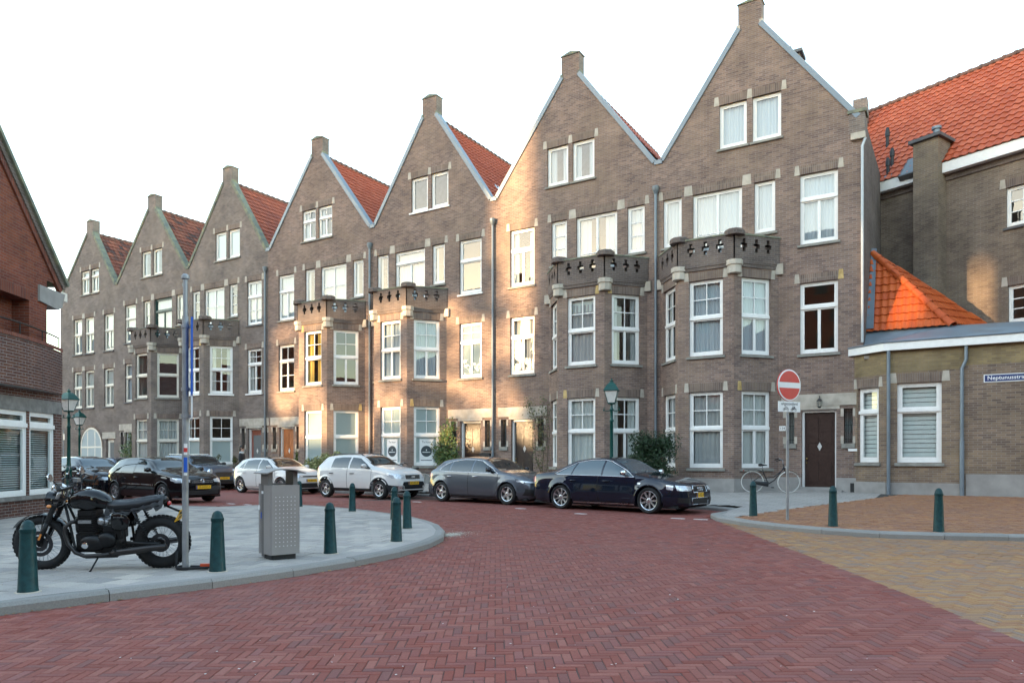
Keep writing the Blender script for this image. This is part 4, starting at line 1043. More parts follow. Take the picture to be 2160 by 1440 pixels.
# downpipes on the annex
m = MB(); m.tube([(-1.80,24.27,.2),(-1.80,24.27,ZF+.02)], .05, 10); m.build('downpipe', MATS['zinc'], A, True)
m = MB(); m.tube([(.06,24.29,.2),(.06,24.29,1.9)], .058, 10); m.tube([(.06,24.29,1.9),(.06,24.29,3.95),(.16,24.29,4.2),(.16,24.29,ZF+.02)], .046, 10); m.build('downpipe', MATS['zinc_dark'], A, True)
m = MB(); m.tube([(XR-.02,FY-.10,5.0),(XR-.02,FY-.10,11.1),(XR+.06,FY-.05,11.35)], .042, 10); m.build('downpipe', MATS['zinc_pale'], HOUSES[0][0], True)
m = MB(); m.box(XR-.35, XR+.06, FY-.12, FY+.1, 11.35, 11.55); m.build('gutter_stone', MATS['stone'], HOUSES[0][0])
m = MB(); m.box(XR-.40, XR+.04, FY-.03, FY+.5, 11.56, 12.2); m.build('corner_pier', MATS['brick_grey'], HOUSES[0][0], uv=True)
m = MB(); m.box(XR-.45, XR+.09, FY-.06, FY+.55, 12.2, 12.30); m.build('pier_coping', MATS['coping'], HOUSES[0][0])
# street name plate
sp = MB(); pc.box(sp, .46, 1.60, .004, .016, 3.53, 3.75); mat('sign_white', (.75,.75,.75), .4, var=.03)
S = tag(sp.build('street_name_sign', MATS['sign_white']), 'dark blue street name plate on the annex wall, reads Neptunusstraat', 'sign')
sp = MB(); pc.box(sp, .485, 1.575, .016, .019, 3.552, 3.728); mat('sign_blue', (.012,.03,.13), .4, var=.05); sp.build('blue_field', MATS['sign_blue'], S)
text_mesh('Neptunusstraat', .155, MATS['sign_white'], 'lettering', S, Matrix.Translation((.12+1.03, 24.38-.0205, 3.645)) @ Matrix.Rotation(R(90), 4, 'X'), .0015, bold=.002)

m = MB(); m.box(XR+.05, 13.9, 28.2, 28.3, .3, 4.6); m.box(XR+.05, 13.9, 24.7, 28.3, 4.45, 4.55); m.box(XR+.05, 13.9, 25.05, 28.3, .28, .33); m.build('inner_wall', MATS['room'], A)
# ---- large house behind
L = empty('large_brick_house', (0,0,0), 0, 'large brick house with red tiled roof and white eave behind the annex', 'building')
b0 = BW[0] - bdir*1.0; b1 = BW[0] + bdir*16
pl_ = Panel((b0.x,b0.y), (b1.x,b1.y)); off = 1.0
def bu(px, py):                                         # pixel -> (u, z) on the wall
    r_ = ray(px, py); nn = pl_.n; t = ((pl_.p.x)*nn.x + pl_.p.y*nn.y)/(r_[0]*nn.x + r_[1]*nn.y); x, y = r_[0]*t, r_[1]*t
    return (Vector((x,y))-pl_.p).dot(pl_.d), CAM_H + r_[2]*t
EV = 11.42
u1_, z1t = bu(2122,397); _, z1b = bu(2122,480); u2_, z2t = bu(2126,603); _, z2b = bu(2126,682)
hs = [(u1_, u1_+1.3, z1b, z1t), (u2_, u2_+1.3, z2b, z2t)]
mb = MB(); l, r = rect(3.0, EV, 0, pl_.L); wall(mb, pl_, l, r, hs, 0, .2); mb.build('wall', MATS['brick_back'], L, uv=True, fix=False)
for h_ in hs: window(L, pl_, *h_, up=(3,3) , cur=None, fw=.07, sill='sill_dark', bar=.035); head(L, pl_, h_[0], h_[1], h_[3], 'LR', .3, .18)
m = MB(); pl_.box(m, .0, pl_.L, -.05, .30, EV, EV+.36); m.build('eave_fascia', MATS['white_paint'], L)
m = MB(); pl_.box(m, .0, pl_.L, -.02, .05, EV-.22, EV-.001); m.build('brick_cornice', MATS['brick_dark'], L, uv=True)
# roof slope
d2 = Vector((pl_.d.x, pl_.d.y, 0)); slope = Vector((-pl_.n.x, -pl_.n.y, 1.12)).normalized(); e_ = Vector(pl_.P(-4.2, .30, EV+.34)); f_ = Vector(pl_.P(pl_.L, .30, EV+.34)); ridge_h = 4.0
while ridge_h < 10:                                     # ridge as high as it stands in the picture
    p0_, p1_ = (to_px(*(e_ + d2*q + slope*ridge_h)) for q in (5, 9)); 
    if lerp(p0_[1], p1_[1], (2055-p0_[0])/(p1_[0]-p0_[0])) <= 152: break
    ridge_h += .05
rm = MB(); rm.add([tuple(e_), tuple(f_), tuple(f_+slope*ridge_h), tuple(e_+slope*ridge_h)], [(0,1,2,3)])
nb2 = Vector((-pl_.n.x,-pl_.n.y,0)); rm.add([tuple(e_+slope*ridge_h), tuple(f_+slope*ridge_h), tuple(f_+slope*ridge_h+nb2*6-Vector((0,0,6.5))), tuple(e_+slope*ridge_h+nb2*6-Vector((0,0,6.5)))], [(0,1,2,3)])
lroof = rm.build('roof', MATS['lead'], L, fix=False)
nrow = round(ridge_h/.34)
tile_roof(lroof, e_, d2, slope, int(15/.26), nrow, .26, ridge_h/nrow, 'tile_new', lambda u, v: u > 2.6, 300, .03)
ridge_tiles(lroof, e_+slope*ridge_h+Vector((0,0,.05))+d2*2.4, e_+slope*ridge_h+d2*16+Vector((0,0,.05)), 'ridge', .40, .15)
m = MB(); pl_.box(m, .2, pl_.L, -3.1, -3.0, 3.0, EV); pl_.box(m, .2, pl_.L, -3.0, -.25, EV-.1, EV-.05); m.build('inner_wall', MATS['room'], L)
# chimney breast on the wall
ua, _ = bu(1944,640); ub, _ = bu(1996,640)
m = MB(); pl_.box(m, ua, ub+.0, -.3, .62, 3.0, 12.65); cb = m.build('chimney_stack', MATS['brick_back'], L, uv=True)
m = MB(); pl_.box(m, ua-.12, ub+.12, -.42, .74, 12.65, 12.76); m.build('chimney_cap', MATS['sill_dark'], cb)
for q, hh in ((.3,.16),(.7,.42)):
    m = MB(); p_ = pl_.P(lerp(ua,ub,q), .15, 12.76); m.lathe([(.11,0),(.11,hh-.1),(.16,hh-.09),(.16,hh)], 10, Matrix.Translation(p_)); m.build('flue_pot', MATS['zinc_dark'], cb, True)
# stepped lead flashing where the annex roof meets the wall
n = 12
for k in range(n):
    t = (k+.5)/n; px, py = lerp(1860, 2085, t), lerp(560, 700, t); u_, z_ = bu(px, py)
    o_ = .625 if ua-.1 < u_ < ub+.1 else .004
    m = MB(); pl_.box(m, u_-.16, u_+.16, o_, o_+.006, z_-.35, z_+.12); m.build('lead_step', MATS['lead'], L)
# party parapet with brick stack at the roof's end, roof flues and roof light
def roofp(px, py):
    r_ = Vector(ray(px, py)); nrm = d2.cross(slope); o_ = Vector((0,0,CAM_H)); t = (e_-o_).dot(nrm)/r_.dot(nrm); return o_ + r_*t
for px, py, hh in ((1872,312,.8),(1882,352,.7),(1873,372,.7)):
    p_ = roofp(px, py); m = MB(); m.lathe([(.06,-.15),(.06,hh*.55),(.085,hh*.56),(.085,hh*.8),(.05,hh)], 8, Matrix.Translation(p_)); f_o = m.build('roof_flue', MATS['black_plastic'], L, True)
    m = MB(); M3 = Matrix((d2, slope, d2.cross(slope))).transposed().to_4x4(); m.boxm(Matrix.Translation(p_) @ M3, .34, .44, .09); m.build('flue_flashing', MATS['zinc'], f_o)
p_ = roofp(1930, 352); m = MB(); M3 = Matrix((d2, slope, d2.cross(slope))).transposed().to_4x4(); m.boxm(Matrix.Translation(p_) @ M3, .8, 1.1, .2); rl = m.build('roof_light', MATS['sill_dark'], L)
m = MB(); m.boxm(Matrix.Translation(p_ + d2.cross(slope)*.102) @ M3, .66, .96, .01); m.build('pane', MATS['glass'], rl)
sx, sy = at_dist(1816, 31.5); m = MB(); m.box(sx-.28, sx+.28, sy-.3, sy+.3, 13, CAM_H+31.5*(966-214)/1530); m.build('end_stack', MATS['brick_grey'], L, uv=True)
# side wall of the first house above the annex
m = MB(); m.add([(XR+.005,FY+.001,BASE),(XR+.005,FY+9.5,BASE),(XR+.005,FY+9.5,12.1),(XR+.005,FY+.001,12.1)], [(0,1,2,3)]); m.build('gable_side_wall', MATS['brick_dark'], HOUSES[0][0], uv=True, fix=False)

# ================================================================ LEFT CORNER BUILDING
C = empty('corner_building', (0,0,0), 0, 'red brick corner building with wide shop windows, curved balcony and steep gable', 'building')
P1 = Vector((-17.34, 7.40)); P2 = Vector((-18.72, 9.33)); dl = (P2-P1).normalized()
q0 = P1 - dl*5.2; q1 = P2
pq = Panel((q0.x,q0.y), (q1.x,q1.y))
def cu(px, py):
    r_ = ray(px, py); nn = pq.n; t = (pq.p.x*nn.x + pq.p.y*nn.y)/(r_[0]*nn.x + r_[1]*nn.y); x, y = r_[0]*t, r_[1]*t
    return (Vector((x,y))-pq.p).dot(pq.d), CAM_H + r_[2]*t
GZ = .09; UL = pq.L
uw1, zw1 = cu(115, 866); uw0, _ = cu(59, 860); _, zwb = cu(113, 1030)
um, _ = cu(60, 900)
zwb = .56; zwt = 2.46
hs = [(um+.04, uw1, zwb, zwt), (um-1.75, um-.04, zwb, zwt), (um-3.6, um-1.85, zwb, zwt)]
mb = MB(); l, r = rect(GZ, 2.95, 0, UL); wall(mb, pq, l, r, hs, 0, .15); mb.build('shop_front_wall', MATS['brick_brown'], C, uv=True, fix=False)
for k, h_ in enumerate(hs):
    window(C, pq, *h_, transom=2.14, cur='slats', fw=.06, rec=.03, sill=None, glass='glass')
m = MB(); pq.box(m, um-3.7, uw1+.1, -.03, .05, zwb-.09, zwb); m.build('shop_sill', MATS['stone_grey'], C)
m = MB(); pq.box(m, um-3.7, UL-.0, -.03, .012, zwt, zwt+.30); m.build('stone_fascia', MATS['stone_grey'], C)
m = MB(); pq.box(m, .1, UL-.05, -3.1, -3.0, GZ, 2.9); pq.box(m, UL-.06, UL-.02, -3.0, -.2, GZ, 2.9); m.build('inner_wall', MATS['room'], C)
# balcony parapet, bulging out in a curve
rows = []; zb0, zb1 = 2.95, 3.98
def bulge(u): t = (u - UL)/(-4.6); return .30*math.sin(max(0,min(1,t*1.0))*math.pi) + .02
us = [UL - 4.6*k/18 for k in range(19)]
mb = MB(); 
for zt_ in (0,): mb.grid([[pq.P(u, bulge(u), z) for u in us] for z in (zb0, zb1)]); mb.grid([[pq.P(u, bulge(u)-.25, z) for u in us] for z in (zb0, zb1)])
mb.build('balcony_wall', MATS['brick_brown'], C, uv=True, fix=False)
m = MB(); m.grid([[pq.P(u, bulge(u)+.02, zb1) for u in us], [pq.P(u, bulge(u)+.0, zb1+.09) for u in us], [pq.P(u, bulge(u)-.25, zb1+.09) for u in us], [pq.P(u, bulge(u)-.27, zb1) for u in us]]); m.build('balcony_coping', MATS['soldier_red'], C, uv=True, fix=False)
m = MB(); m.add([pq.P(u, bulge(u), 2.951) for u in us] + [pq.P(us[-1],-1.2,2.951), pq.P(us[0],-1.2,2.951)], [tuple(range(len(us)+2))]); m.build('balcony_floor', MATS['plinth'], C, fix=False)
m = MB(); m.tube([pq.P(u, bulge(u)-.10, zb1+.36) for u in us], .022, 6)
for u in us[::4]: m.tube([pq.P(u, bulge(u)-.10, zb1+.09), pq.P(u, bulge(u)-.10, zb1+.36)], .014, 6)
m.build('balcony_rail', MATS['iron'], C)
# upper gable wall, set back
so = -.10
ue, ze = cu(141, 606); ug, zg = cu(0, 283)
sl = (zg-ze)/(ue-ug)
ur = cu(108, 680)[0]
hole = (cu(2,640)[0]-.35, cu(71,640)[0], 3.6, cu(40,622)[1])
ap_u = ue - 4.2; ap_z = ze + 4.2*sl
left = [(2.95, ap_u-4.2), (ze, ap_u-4.2), (ap_z, ap_u-.02)]; right = [(2.95, ur), (ze, ur), (ze+.001, ue-.08), (ap_z, ap_u+.02)]
mb = MB(); wall(mb, pq, left, right, [hole], so, .45); mb.build('gable_wall', MATS['brick_red'], C, uv=True, fix=False)
m = MB(); pq.box(m, hole[0]-.05, hole[1]+.02, so-.05, so+.008, hole[3], hole[3]+.24); m.build('brick_arch', MATS['soldier_red'], C, uv=True)
wp = Panel(pq.P(0,-.46,0)[:2], pq.P(UL,-.46,0)[:2]); window(C, wp, hole[0]+.0, cu(14,640)[0], hole[2], hole[3], cur='drape_white', rec=.0, sill=None)
m = MB(); wp.box(m, cu(14,640)[0], hole[1], -.12, -.02, hole[2], hole[3]); m.build('recess_wall', MATS['brick_red'], C, uv=True)
d_ = Vector((ap_u-(ue), ap_z-ze)).normalized(); n_ = Vector((-d_.y, d_.x)); n_ = n_ if n_.y > 0 else -n_
a_ = Vector((ue, ze)); b_ = Vector((ap_u, ap_z))
for w0, w1, o0, o1, mt_, nm in ((-.26, -.13, -.04, .05, 'soldier_red', 'raking_brick_course'), (-.13, -.0, -.05, .08, 'brick_dark', 'verge_course'), (0, .09, -.5, .14, 'coping', 'verge_coping')):
    q = [a_+n_*w0, b_+n_*w0, b_+n_*w1, a_+n_*w1]; m = MB(); pq.prism(m, [(v.x,v.y) for v in q], so+o0, so+o1); m.build(nm, MATS[mt_], C, uv=True)
rm = MB(); 
A_ = [pq.P(ue+.05, so, ze), pq.P(ap_u, so, ap_z+.05), pq.P(ap_u, so-8, ap_z+.05), pq.P(ue+.05, so-8, ze)]; rm.add(A_, [(0,1,2,3)])
A_ = [pq.P(ap_u-4.2, so, ze), pq.P(ap_u, so, ap_z+.05), pq.P(ap_u, so-8, ap_z+.05), pq.P(ap_u-4.2, so-8, ze)]; rm.add(A_, [(0,1,2,3)]); rm.build('roof', MATS['tile_mid'], C, fix=False)
uc, zc0 = cu(89, 600); _, zc1 = cu(89, 634)
m = MB(); pq.prism(m, [(uc, zc1), (ue-.28, zc1-.06), (ue-.1, zc1+.04), (ue+.02, zc0), (uc, zc0)], so-.3, so+.05); m.build('concrete_bracket', MATS['plinth'], C)
m = MB(); pq.box(m, ue-.14, ue+.18, so-.9, so+.02, ze-.34, ze-.12); m.build('box_gutter', MATS['cream_paint'], C)
# body of the block and the walls round the corner
bk = MB(); cA = pq.P(UL,0,0); cB = pq.P(UL,-1.0,0)
side_d = Vector((-.93, .02)).normalized()
p0 = Vector((q1.x,q1.y)); p1 = p0 + side_d*26
pr_ = Panel((p0.x,p0.y), (p1.x,p1.y)); 
l, r = rect(GZ, 3.0, 0, pr_.L); wall(bk, pr_, l, r, [], 0, .1)
bk.build('street_side_wall', MATS['brick_red'], C, uv=True, fix=False)
bb = MB(); v = [q0, q1, q1+side_d*26, q0+side_d*30]
bb.ext([(x,y,2.9) for x, y in [(pq.P(0,-1.4,0)[0],pq.P(0,-1.4,0)[1]), (pq.P(UL,-1.4,0)[0],pq.P(UL,-1.4,0)[1]), tuple(q1+side_d*26), tuple(q0+side_d*30)]], [(x,y,3.3) for x, y in [(pq.P(0,-1.4,0)[0],pq.P(0,-1.4,0)[1]), (pq.P(UL,-1.4,0)[0],pq.P(UL,-1.4,0)[1]), tuple(q1+side_d*26), tuple(q0+side_d*30)]]); bb.build('flat_roof', MATS['lead'], C)
fp_ = Panel((q0.x-2.5*dl.x*0, q0.y), (q0.x,q0.y)) if False else None
bw_ = MB(); e1_ = q0; e0_ = q0 + Vector((-9, -3)); pw_ = Panel((e0_.x,e0_.y),(e1_.x,e1_.y)); l, r = rect(GZ, 5.5, 0, pw_.L); wall(bw_, pw_, l, r, [], 0, .1); bw_.build('rear_wall', MATS['brick_red'], C, uv=True, fix=False)

# ================================================================ UNSEEN BUILDINGS AND TREES (tall blocks and gap trees added to shape the sunlight)
def block(name, x0, x1, y0, y1, z, label, mt, floors=8, gable=0.0):
    B = empty(name, (0,0,0), 0, label, 'building'); m = MB(); m.box(x0, x1, y0, y1, -.05, z); m.build('wall', MATS[mt], B, uv=True)
    wm = MB(); n = int((x1-x0)/3.2)
    for k in range(floors):
        for j in range(n):
            xx = x0 + (j+.5)*(x1-x0)/n; zz = 1.2 + k*(z-2)/floors; wm.box(xx-.8, xx+.8, y1, y1+.03, zz, zz+1.6)
    o = wm.build('window_field', MATS['iron'], B); o['kind'] = 'stuff'
    if gable:
        r_ = MB(); ym = (y0+y1)/2; r_.ext([(x0,y0,z),(x0,y1,z),(x0,ym,z+gable)], [(x1,y0,z),(x1,y1,z),(x1,ym,z+gable)]); r_.build('roof', MATS['tile_mid'], B)
    return B
block('shade_block', -260, -76.5, -56, -53, 31.5, 'long unseen block added for shade, outside the picture to the left', 'brick_red')  # added for shade; its right edge bounds the sun patch on the row
B1 = block('shade_block', -46.9, 25, -56, -53, 31.5, 'tall block added behind the viewer for shade, seen only in window reflections', 'brick_red')  # added to shade the street, the first house and the roof behind
B2 = block('shade_block', -59.6, -49.0, -56, -53, 31.5, 'narrow shade block added left of the gap lighting the annex roof, seen only in reflections', 'brick_red')  # added to shade the houses between the two sun openings
m = MB(); m.box(-49.0, -46.9, -55.5, -54, -.05, 16.2); m.build('slot_low_blocker', MATS['brick_red'], B2, uv=True); m = MB(); m.box(-49.0, -46.9, -55.5, -54, 19.2, 31); m.build('slot_top_blocker', MATS['brick_red'], B2, uv=True)  # added below and above the slot that lights the annex roof
bpr = empty('shade_gate', (0,0,0), 0, 'added pieces that trim the sun gap between the shade blocks, outside the picture', 'building')  # added, unseen: leaves open only where sun should reach the facades
m = MB(); m.box(-76.45, -62.6, -55.2, -53.8, 18.6, 31); m.build('gate_top_blocker', MATS['brick_red'], bpr, uv=True)  # keeps the sun off the upper facades
m = MB(); m.box(-76.45, -59.65, -56, -54, -.05, 12.0); m.build('gate_low_blocker', MATS['brick_red'], bpr, uv=True)  # keeps the sun off the foot of the facades
m = MB(); m.ext([(-76.4,-56,12.0),(-76.4,-54,12.0),(-76.4,-55,12.6)], [(-59.7,-56,12.0),(-59.7,-54,12.0),(-59.7,-55,12.6)]); m.build('roof', MATS['tile_mid'], bpr)  # caps the added lower piece
# terraces on the viewer's own side of the junction
block('terrace_row', 10, 60, -24, -13, 8.6, 'brick terrace behind the viewer to the right, seen only in reflections', 'brick_back', 3, 4.5)
block('terrace_row', 24, 35, -10, 16, 9.0, 'brick terrace along the side street to the right, seen only in reflections', 'brick_back', 3, 4.0)
block('terrace_row', -34, -13, -30, -20, 6.4, 'low brick terrace behind the viewer to the left, seen only in reflections', 'brick_back', 2, 1.6)
block('terrace_row', 34, 70, 16, 30, 9.0, 'brick terrace far along the side street, seen only in reflections', 'brick_back', 3, 4.0)
leafmat('tree_leaf', [(.07,.085,.03),(.11,.10,.035),(.05,.06,.025),(.15,.11,.04)])
mat('bark', (.075,.06,.045), .9, var=.3, vs=5, bs=20)
def tree(loc, h, crown, nleaf, label, seed, leaf=.34, sig=.22):  # unseen trees, placed and thinned so sun falls dappled on the row
    rr = random.Random(seed); T = empty('dapple_tree', loc, 0, label, 'tree', 'trees outside the picture'); m = MB(); tips = []
    m.tube([(0,0,0),(.1,0,h*.25),(0,.1,h*.5),(.05,.0,h*.9)], [.28,.22,.15,.03], 8)
    for k in range(16):
        a = rr.uniform(0,6.3); z0 = rr.uniform(.3,.8)*h; l_ = crown*rr.uniform(.5,1); p = [(0,0,z0),(l_*.5*math.cos(a),l_*.5*math.sin(a),z0+l_*.35),(l_*math.cos(a),l_*math.sin(a),z0+l_*.6)]
        m.tube(p, [.09,.05,.015], 5); tips += [p[1], p[2]]
    m.build('trunk', MATS['bark'], T); c = MB()
    for k in range(nleaf):
        t = tips[rr.randrange(len(tips))]; x, y, z = (t[q]+rr.gauss(0,crown*sig) for q in range(3)); a, b = rr.uniform(0,6.3), rr.uniform(-1,1); s_ = leaf*rr.uniform(.5,1.3)
        u = Vector((math.cos(a),math.sin(a),b)).normalized()*s_; v_ = u.cross(Vector((rr.gauss(0,1),rr.gauss(0,1),rr.gauss(0,1)))).normalized()*s_*.7; p = Vector((x,y,z))
        c.add([tuple(p-u-v_),tuple(p+u-v_),tuple(p+u+v_),tuple(p-u+v_)], [(0,1,2,3)])
    c.build('crown', MATS['tree_leaf'], T, fix=False)
tree((-70.5,-44,0), 19, 5.5, 420, 'tall thin-leaved tree set in the gap to dapple the sunlight, out of the picture', 1, .36, .11)
tree((-63.5,-46,0), 18.5, 4.6, 340, 'slim tree set mid-gap to dapple the sunlight, out of the picture', 5, .36, .11)
tree((-57.0,-46,0), 22, 3.4, 330, 'slender tree at the right edge of the gap, out of the picture', 8, .36, .12)
# ================================================================ CARS
def paint(name, c, metal=.25, rough=.32): return mat(name, c, rough, metal, .0, 1.0, var=0)
paint('paint_navy', (.006,.010,.022)); paint('paint_grey', (.085,.098,.118), .5, .35); paint('paint_white', (.60,.59,.58), 0, .35); paint('paint_black', (.006,.006,.008))
paint('paint_slate', (.07,.10,.145), .45, .35); paint('paint_bluegrey', (.04,.055,.095), .4); paint('paint_dark', (.010,.012,.02))
mat('car_glass', (.012,.018,.02), .03, 0, .9, 0, var=0); mat('car_glass_light', (.06,.085,.10), .03, 0, .9, 0, var=0)
mat('rubber', (.010,.010,.011), .8, var=.2, vs=20); mat('alloy', (.55,.56,.58), .3, .9, var=.05); mat('alloy_dark', (.045,.045,.05), .4, .7, var=.05)
mat('chrome', (.75,.76,.78), .12, 1, var=0); mat('lamp_clear', (.55,.58,.62), .08, .3, .8, 1, var=.3, vs=18); mat('lamp_red', (.45,.012,.01), .15, 0, .6, 1, var=.1); mat('lamp_amber', (.7,.22,.02), .2, 0, .6, 1, var=.1)
mat('plate_yellow', (.75,.42,.015), .4, var=.04); mat('under', (.008,.008,.009), .9, var=0); mat('grille', (.010,.010,.011), .45, var=0); mat('plastic_grey', (.022,.024,.028), .7, 0, .2, var=.1)
class Car:
    def __init__(s, name, label, mid, heading, sp):
        s.sp = sp; s.wb = sp['wb']; s.W = sp['W']/2
        h = R(heading); left = Vector((-math.sin(h), math.cos(h))); c = Vector(mid) + left*(s.W-.03)
        s.root = empty(name, (c.x, c.y, sp.get('z', 0)), h, label, 'car', sp.get('group', 'cars parked along the houses'))
        s.xf = s.wb/2 + sp['fo']; s.xb = -s.wb/2 - sp['ro']; s.pm = MATS[sp['paint']]
        s.ar = sp['tr'] + sp.get('gap', .045)
        s.cache = {}
    def wid(s, x):
        sp = s.sp; a = s.xf - x; b = x - s.xb
        k = min(interp(sp.get('tf', [(0,.66),(.06,.76),(.2,.87),(.5,.955),(1.0,1.0)]), a), interp(sp.get('tb', [(0,.70),(.06,.80),(.2,.90),(.5,.965),(1.0,1.0)]), b)); return s.W*k
    def arch(s, x):
        z = 0
        for cx in (s.wb/2, -s.wb/2):
            d = abs(x-cx)
            if d < s.ar: z = max(z, s.sp['tr'] + math.sqrt(s.ar**2-d*d))
        return z
    def base(s, x):
        z = s.sp.get('zb', .20); a = s.xf - x; b = x - s.xb
        return z + (.05*(1-a/.4)**2 if a < .4 else 0) + (.10*(1-b/.5)**2 if b < .5 else 0)
    def parts(s, x):
        zt = interp(s.sp['top'], x); bl = min(interp(s.sp['belt'], x), zt-.025); zb = s.base(x); return zb, bl, zt, s.wid(x)
    def ylow(s, x, z):
        zb, bl, zt, w = s.parts(x); t = max(0, min(1, (z-zb)/(bl-zb)))
        y = w*interp([(0,.90),(.05,.945),(.16,.972),(.45,1.0),(.62,.995),(.85,.975),(1,.945)], t)
        for cx in (s.wb/2, -s.wb/2):                     # wheel arch flare
            d = math.hypot(x-cx, z-s.sp['tr'])
            if d < s.ar+.16: y += s.sp.get('flare', .018)*max(0, 1-(d-s.ar)/.16)
        return y
    def sec(s, x):
        k = round(x, 4)
        if k in s.cache: return s.cache[k]
        zb, bl, zt, w = s.parts(x); za = max(zb, s.arch(x)); za = min(za, bl-.04)
        y0 = s.ylow(x, za); pts = [(0,za),(y0*.6,za),(y0-.012,za)]; nz = 12
        for i in range(nz+1): z = lerp(za, bl, i/nz); pts.append((s.ylow(x,z), z))
        yb = s.ylow(x, bl); gh = zt-bl; q = min(1, gh/.25); wr = yb - .035 - gh*s.sp.get('tumble', .40)
        cr = s.sp.get('crown', .02)
        key = [(yb,bl),(lerp(yb,wr,.42), bl+gh*.46),(wr, zt-.085*q-.004),(wr-.045, zt-.032*q),(wr-.15, zt-.006*q+.001),(wr*.5, zt+cr*.7),(0, zt+cr)]
        up = []
        for i in range(len(key)-1):
            p0, p1, p2, p3 = key[max(0,i-1)], key[i], key[i+1], key[min(len(key)-1,i+2)]
            for j in range(1, 5):
                t = j/4; up.append(tuple(.5*((2*p1[a])+(-p0[a]+p2[a])*t+(2*p0[a]-5*p1[a]+4*p2[a]-p3[a])*t*t+(-p0[a]+3*p1[a]-3*p2[a]+p3[a])*t**3) for a in (0,1)))
        pts += up; s.cache[k] = pts; return pts
    def ys(s, x, z):                                     # half width at height z
        pts = s.sec(x)[2:]
        for (ya, a), (yb, b) in zip(pts, pts[1:]):
            if a <= z <= b+1e-9 and b > a: return lerp(ya, yb, (z-a)/(b-a))
        return 0 if z > pts[-1][1] else pts[0][0]
    def zs(s, x, y):                                     # top surface height
        pts = s.sec(x)[15:]; y = abs(y)
        for (ya, a), (yb, b) in zip(pts, pts[1:]):
            if yb <= y <= ya and ya > yb: return lerp(a, b, (ya-y)/(ya-yb))
        return pts[0][1] if y > pts[0][0] else pts[-1][1]
    def fx(s, y, z, front=True):                         # outermost x at (y, z)
        x0, x1 = 0.0, (s.xf if front else s.xb); y = abs(y)
        def ok(x): zb, bl, zt, w = s.parts(x); return zb <= z <= zt+.02 and s.ys(x, z) >= y
        if ok(x1): return x1
        for _ in range(24):
            m = (x0+x1)/2
            if ok(m): x0 = m
            else: x1 = m
        return x0
    def body(s):
        xs = []; x = s.xb; n = 150
        st = sorted(set([s.xb + (s.xf-s.xb)*i/n for i in range(n+1)] + [s.xb+.01, s.xb+.03, s.xf-.01, s.xf-.03] + [c+q*s.ar*k for c in (s.wb/2,-s.wb/2) for q in (-1,1) for k in (.9,.95,.985,.9999)]))
        rows = []
        for x in st:
            p = s.sec(x); rows.append([(x,-y,z) for y, z in p] + [(x,y,z) for y, z in p[::-1][1:-1]])
        mb = MB(); mb.grid(rows, True); nn = len(rows[0]); mb.f.append(tuple(range(nn))[::-1]); mb.f.append(tuple(range((len(rows)-1)*nn, len(rows)*nn)))
        s.body_o = mb.build('body', s.pm, s.root, True)
        m = MB(); m.box(s.xb+.18, s.xf-.2, -s.W+.30, s.W-.30, s.base(0)+.0, .72); m.box(s.xb+.15, s.xf-.2, -s.W+.12, s.W-.12, s.base(0)-.02, s.base(0)+.05); m.build('underbody', MATS['under'], s.root)
    def pl(s, poly, u):
        n = len(poly)-1; t = max(0, min(n-1e-6, u*n)); i = int(t); return lerp(poly[i][0], poly[i+1][0], t-i), lerp(poly[i][1], poly[i+1][1], t-i)
    def side(s, name, bot, top, mt, sd, off=.004, nx=14, nz=5, parent=None):
        rows = []
        for j in range(nz+1):
            r = []
            for i in range(nx+1):
                a = s.pl(bot, i/nx); b = s.pl(top, i/nx); x, z = lerp(a[0],b[0],j/nz), lerp(a[1],b[1],j/nz); r.append((x, sd*(s.ys(x,z)+off), z))
            rows.append(r)
        return MB().grid(rows).build(name, MATS[mt] if isinstance(mt, str) else mt, parent or s.root, 'all', fix=False)
    def line(s, name, pts, mt, sd, r=.008, off=.004, parent=None):
        P = []
        for (xa, za), (xb, zb) in zip(pts, pts[1:]):
            for k in range(6): x, z = lerp(xa,xb,k/6), lerp(za,zb,k/6); P.append((x, sd*(s.ys(x,z)+off), z))
        x, z = pts[-1]; P.append((x, sd*(s.ys(x,z)+off), z)); return MB().tube(P, r, 5).build(name, MATS[mt], parent or s.root, 'all')
    def glass_top(s, name, xa, xb, mt, inset=.07, off=.004, inset2=None, n=14):
        rows = []
        for i in range(n+1):
            x = lerp(xa, xb, i/n); pts = s.sec(x); wr = [p for p in pts[15:]]; zb, bl, zt, w = s.parts(x); yb = s.ylow(x, bl); gh = zt-bl
            hw = yb - .035 - gh*s.sp.get('tumble',.40) - lerp(inset, inset2 if inset2 is not None else inset, i/n)
            rows.append([(x, hw*k/8, s.zs(x, hw*k/8)+off) for k in range(-8, 9)])
        return MB().grid(rows).build(name, MATS[mt], s.root, 'all', fix=False)
    def face(s, name, bot, top, mt, front=True, off=.006, nx=12, nz=4, parent=None):
        """patch on the front or rear, outlines in (y, z)"""
        rows = []; d = 1 if front else -1
        for j in range(nz+1):
            r = []
            for i in range(nx+1):
                a = s.pl(bot, i/nx); b = s.pl(top, i/nx); y, z = lerp(a[0],b[0],j/nz), lerp(a[1],b[1],j/nz); r.append((s.fx(y,z,front)+d*off, y, z))
            rows.append(r)
        return MB().grid(rows).build(name, MATS[mt] if isinstance(mt, str) else mt, parent or s.root, 'all', fix=False)
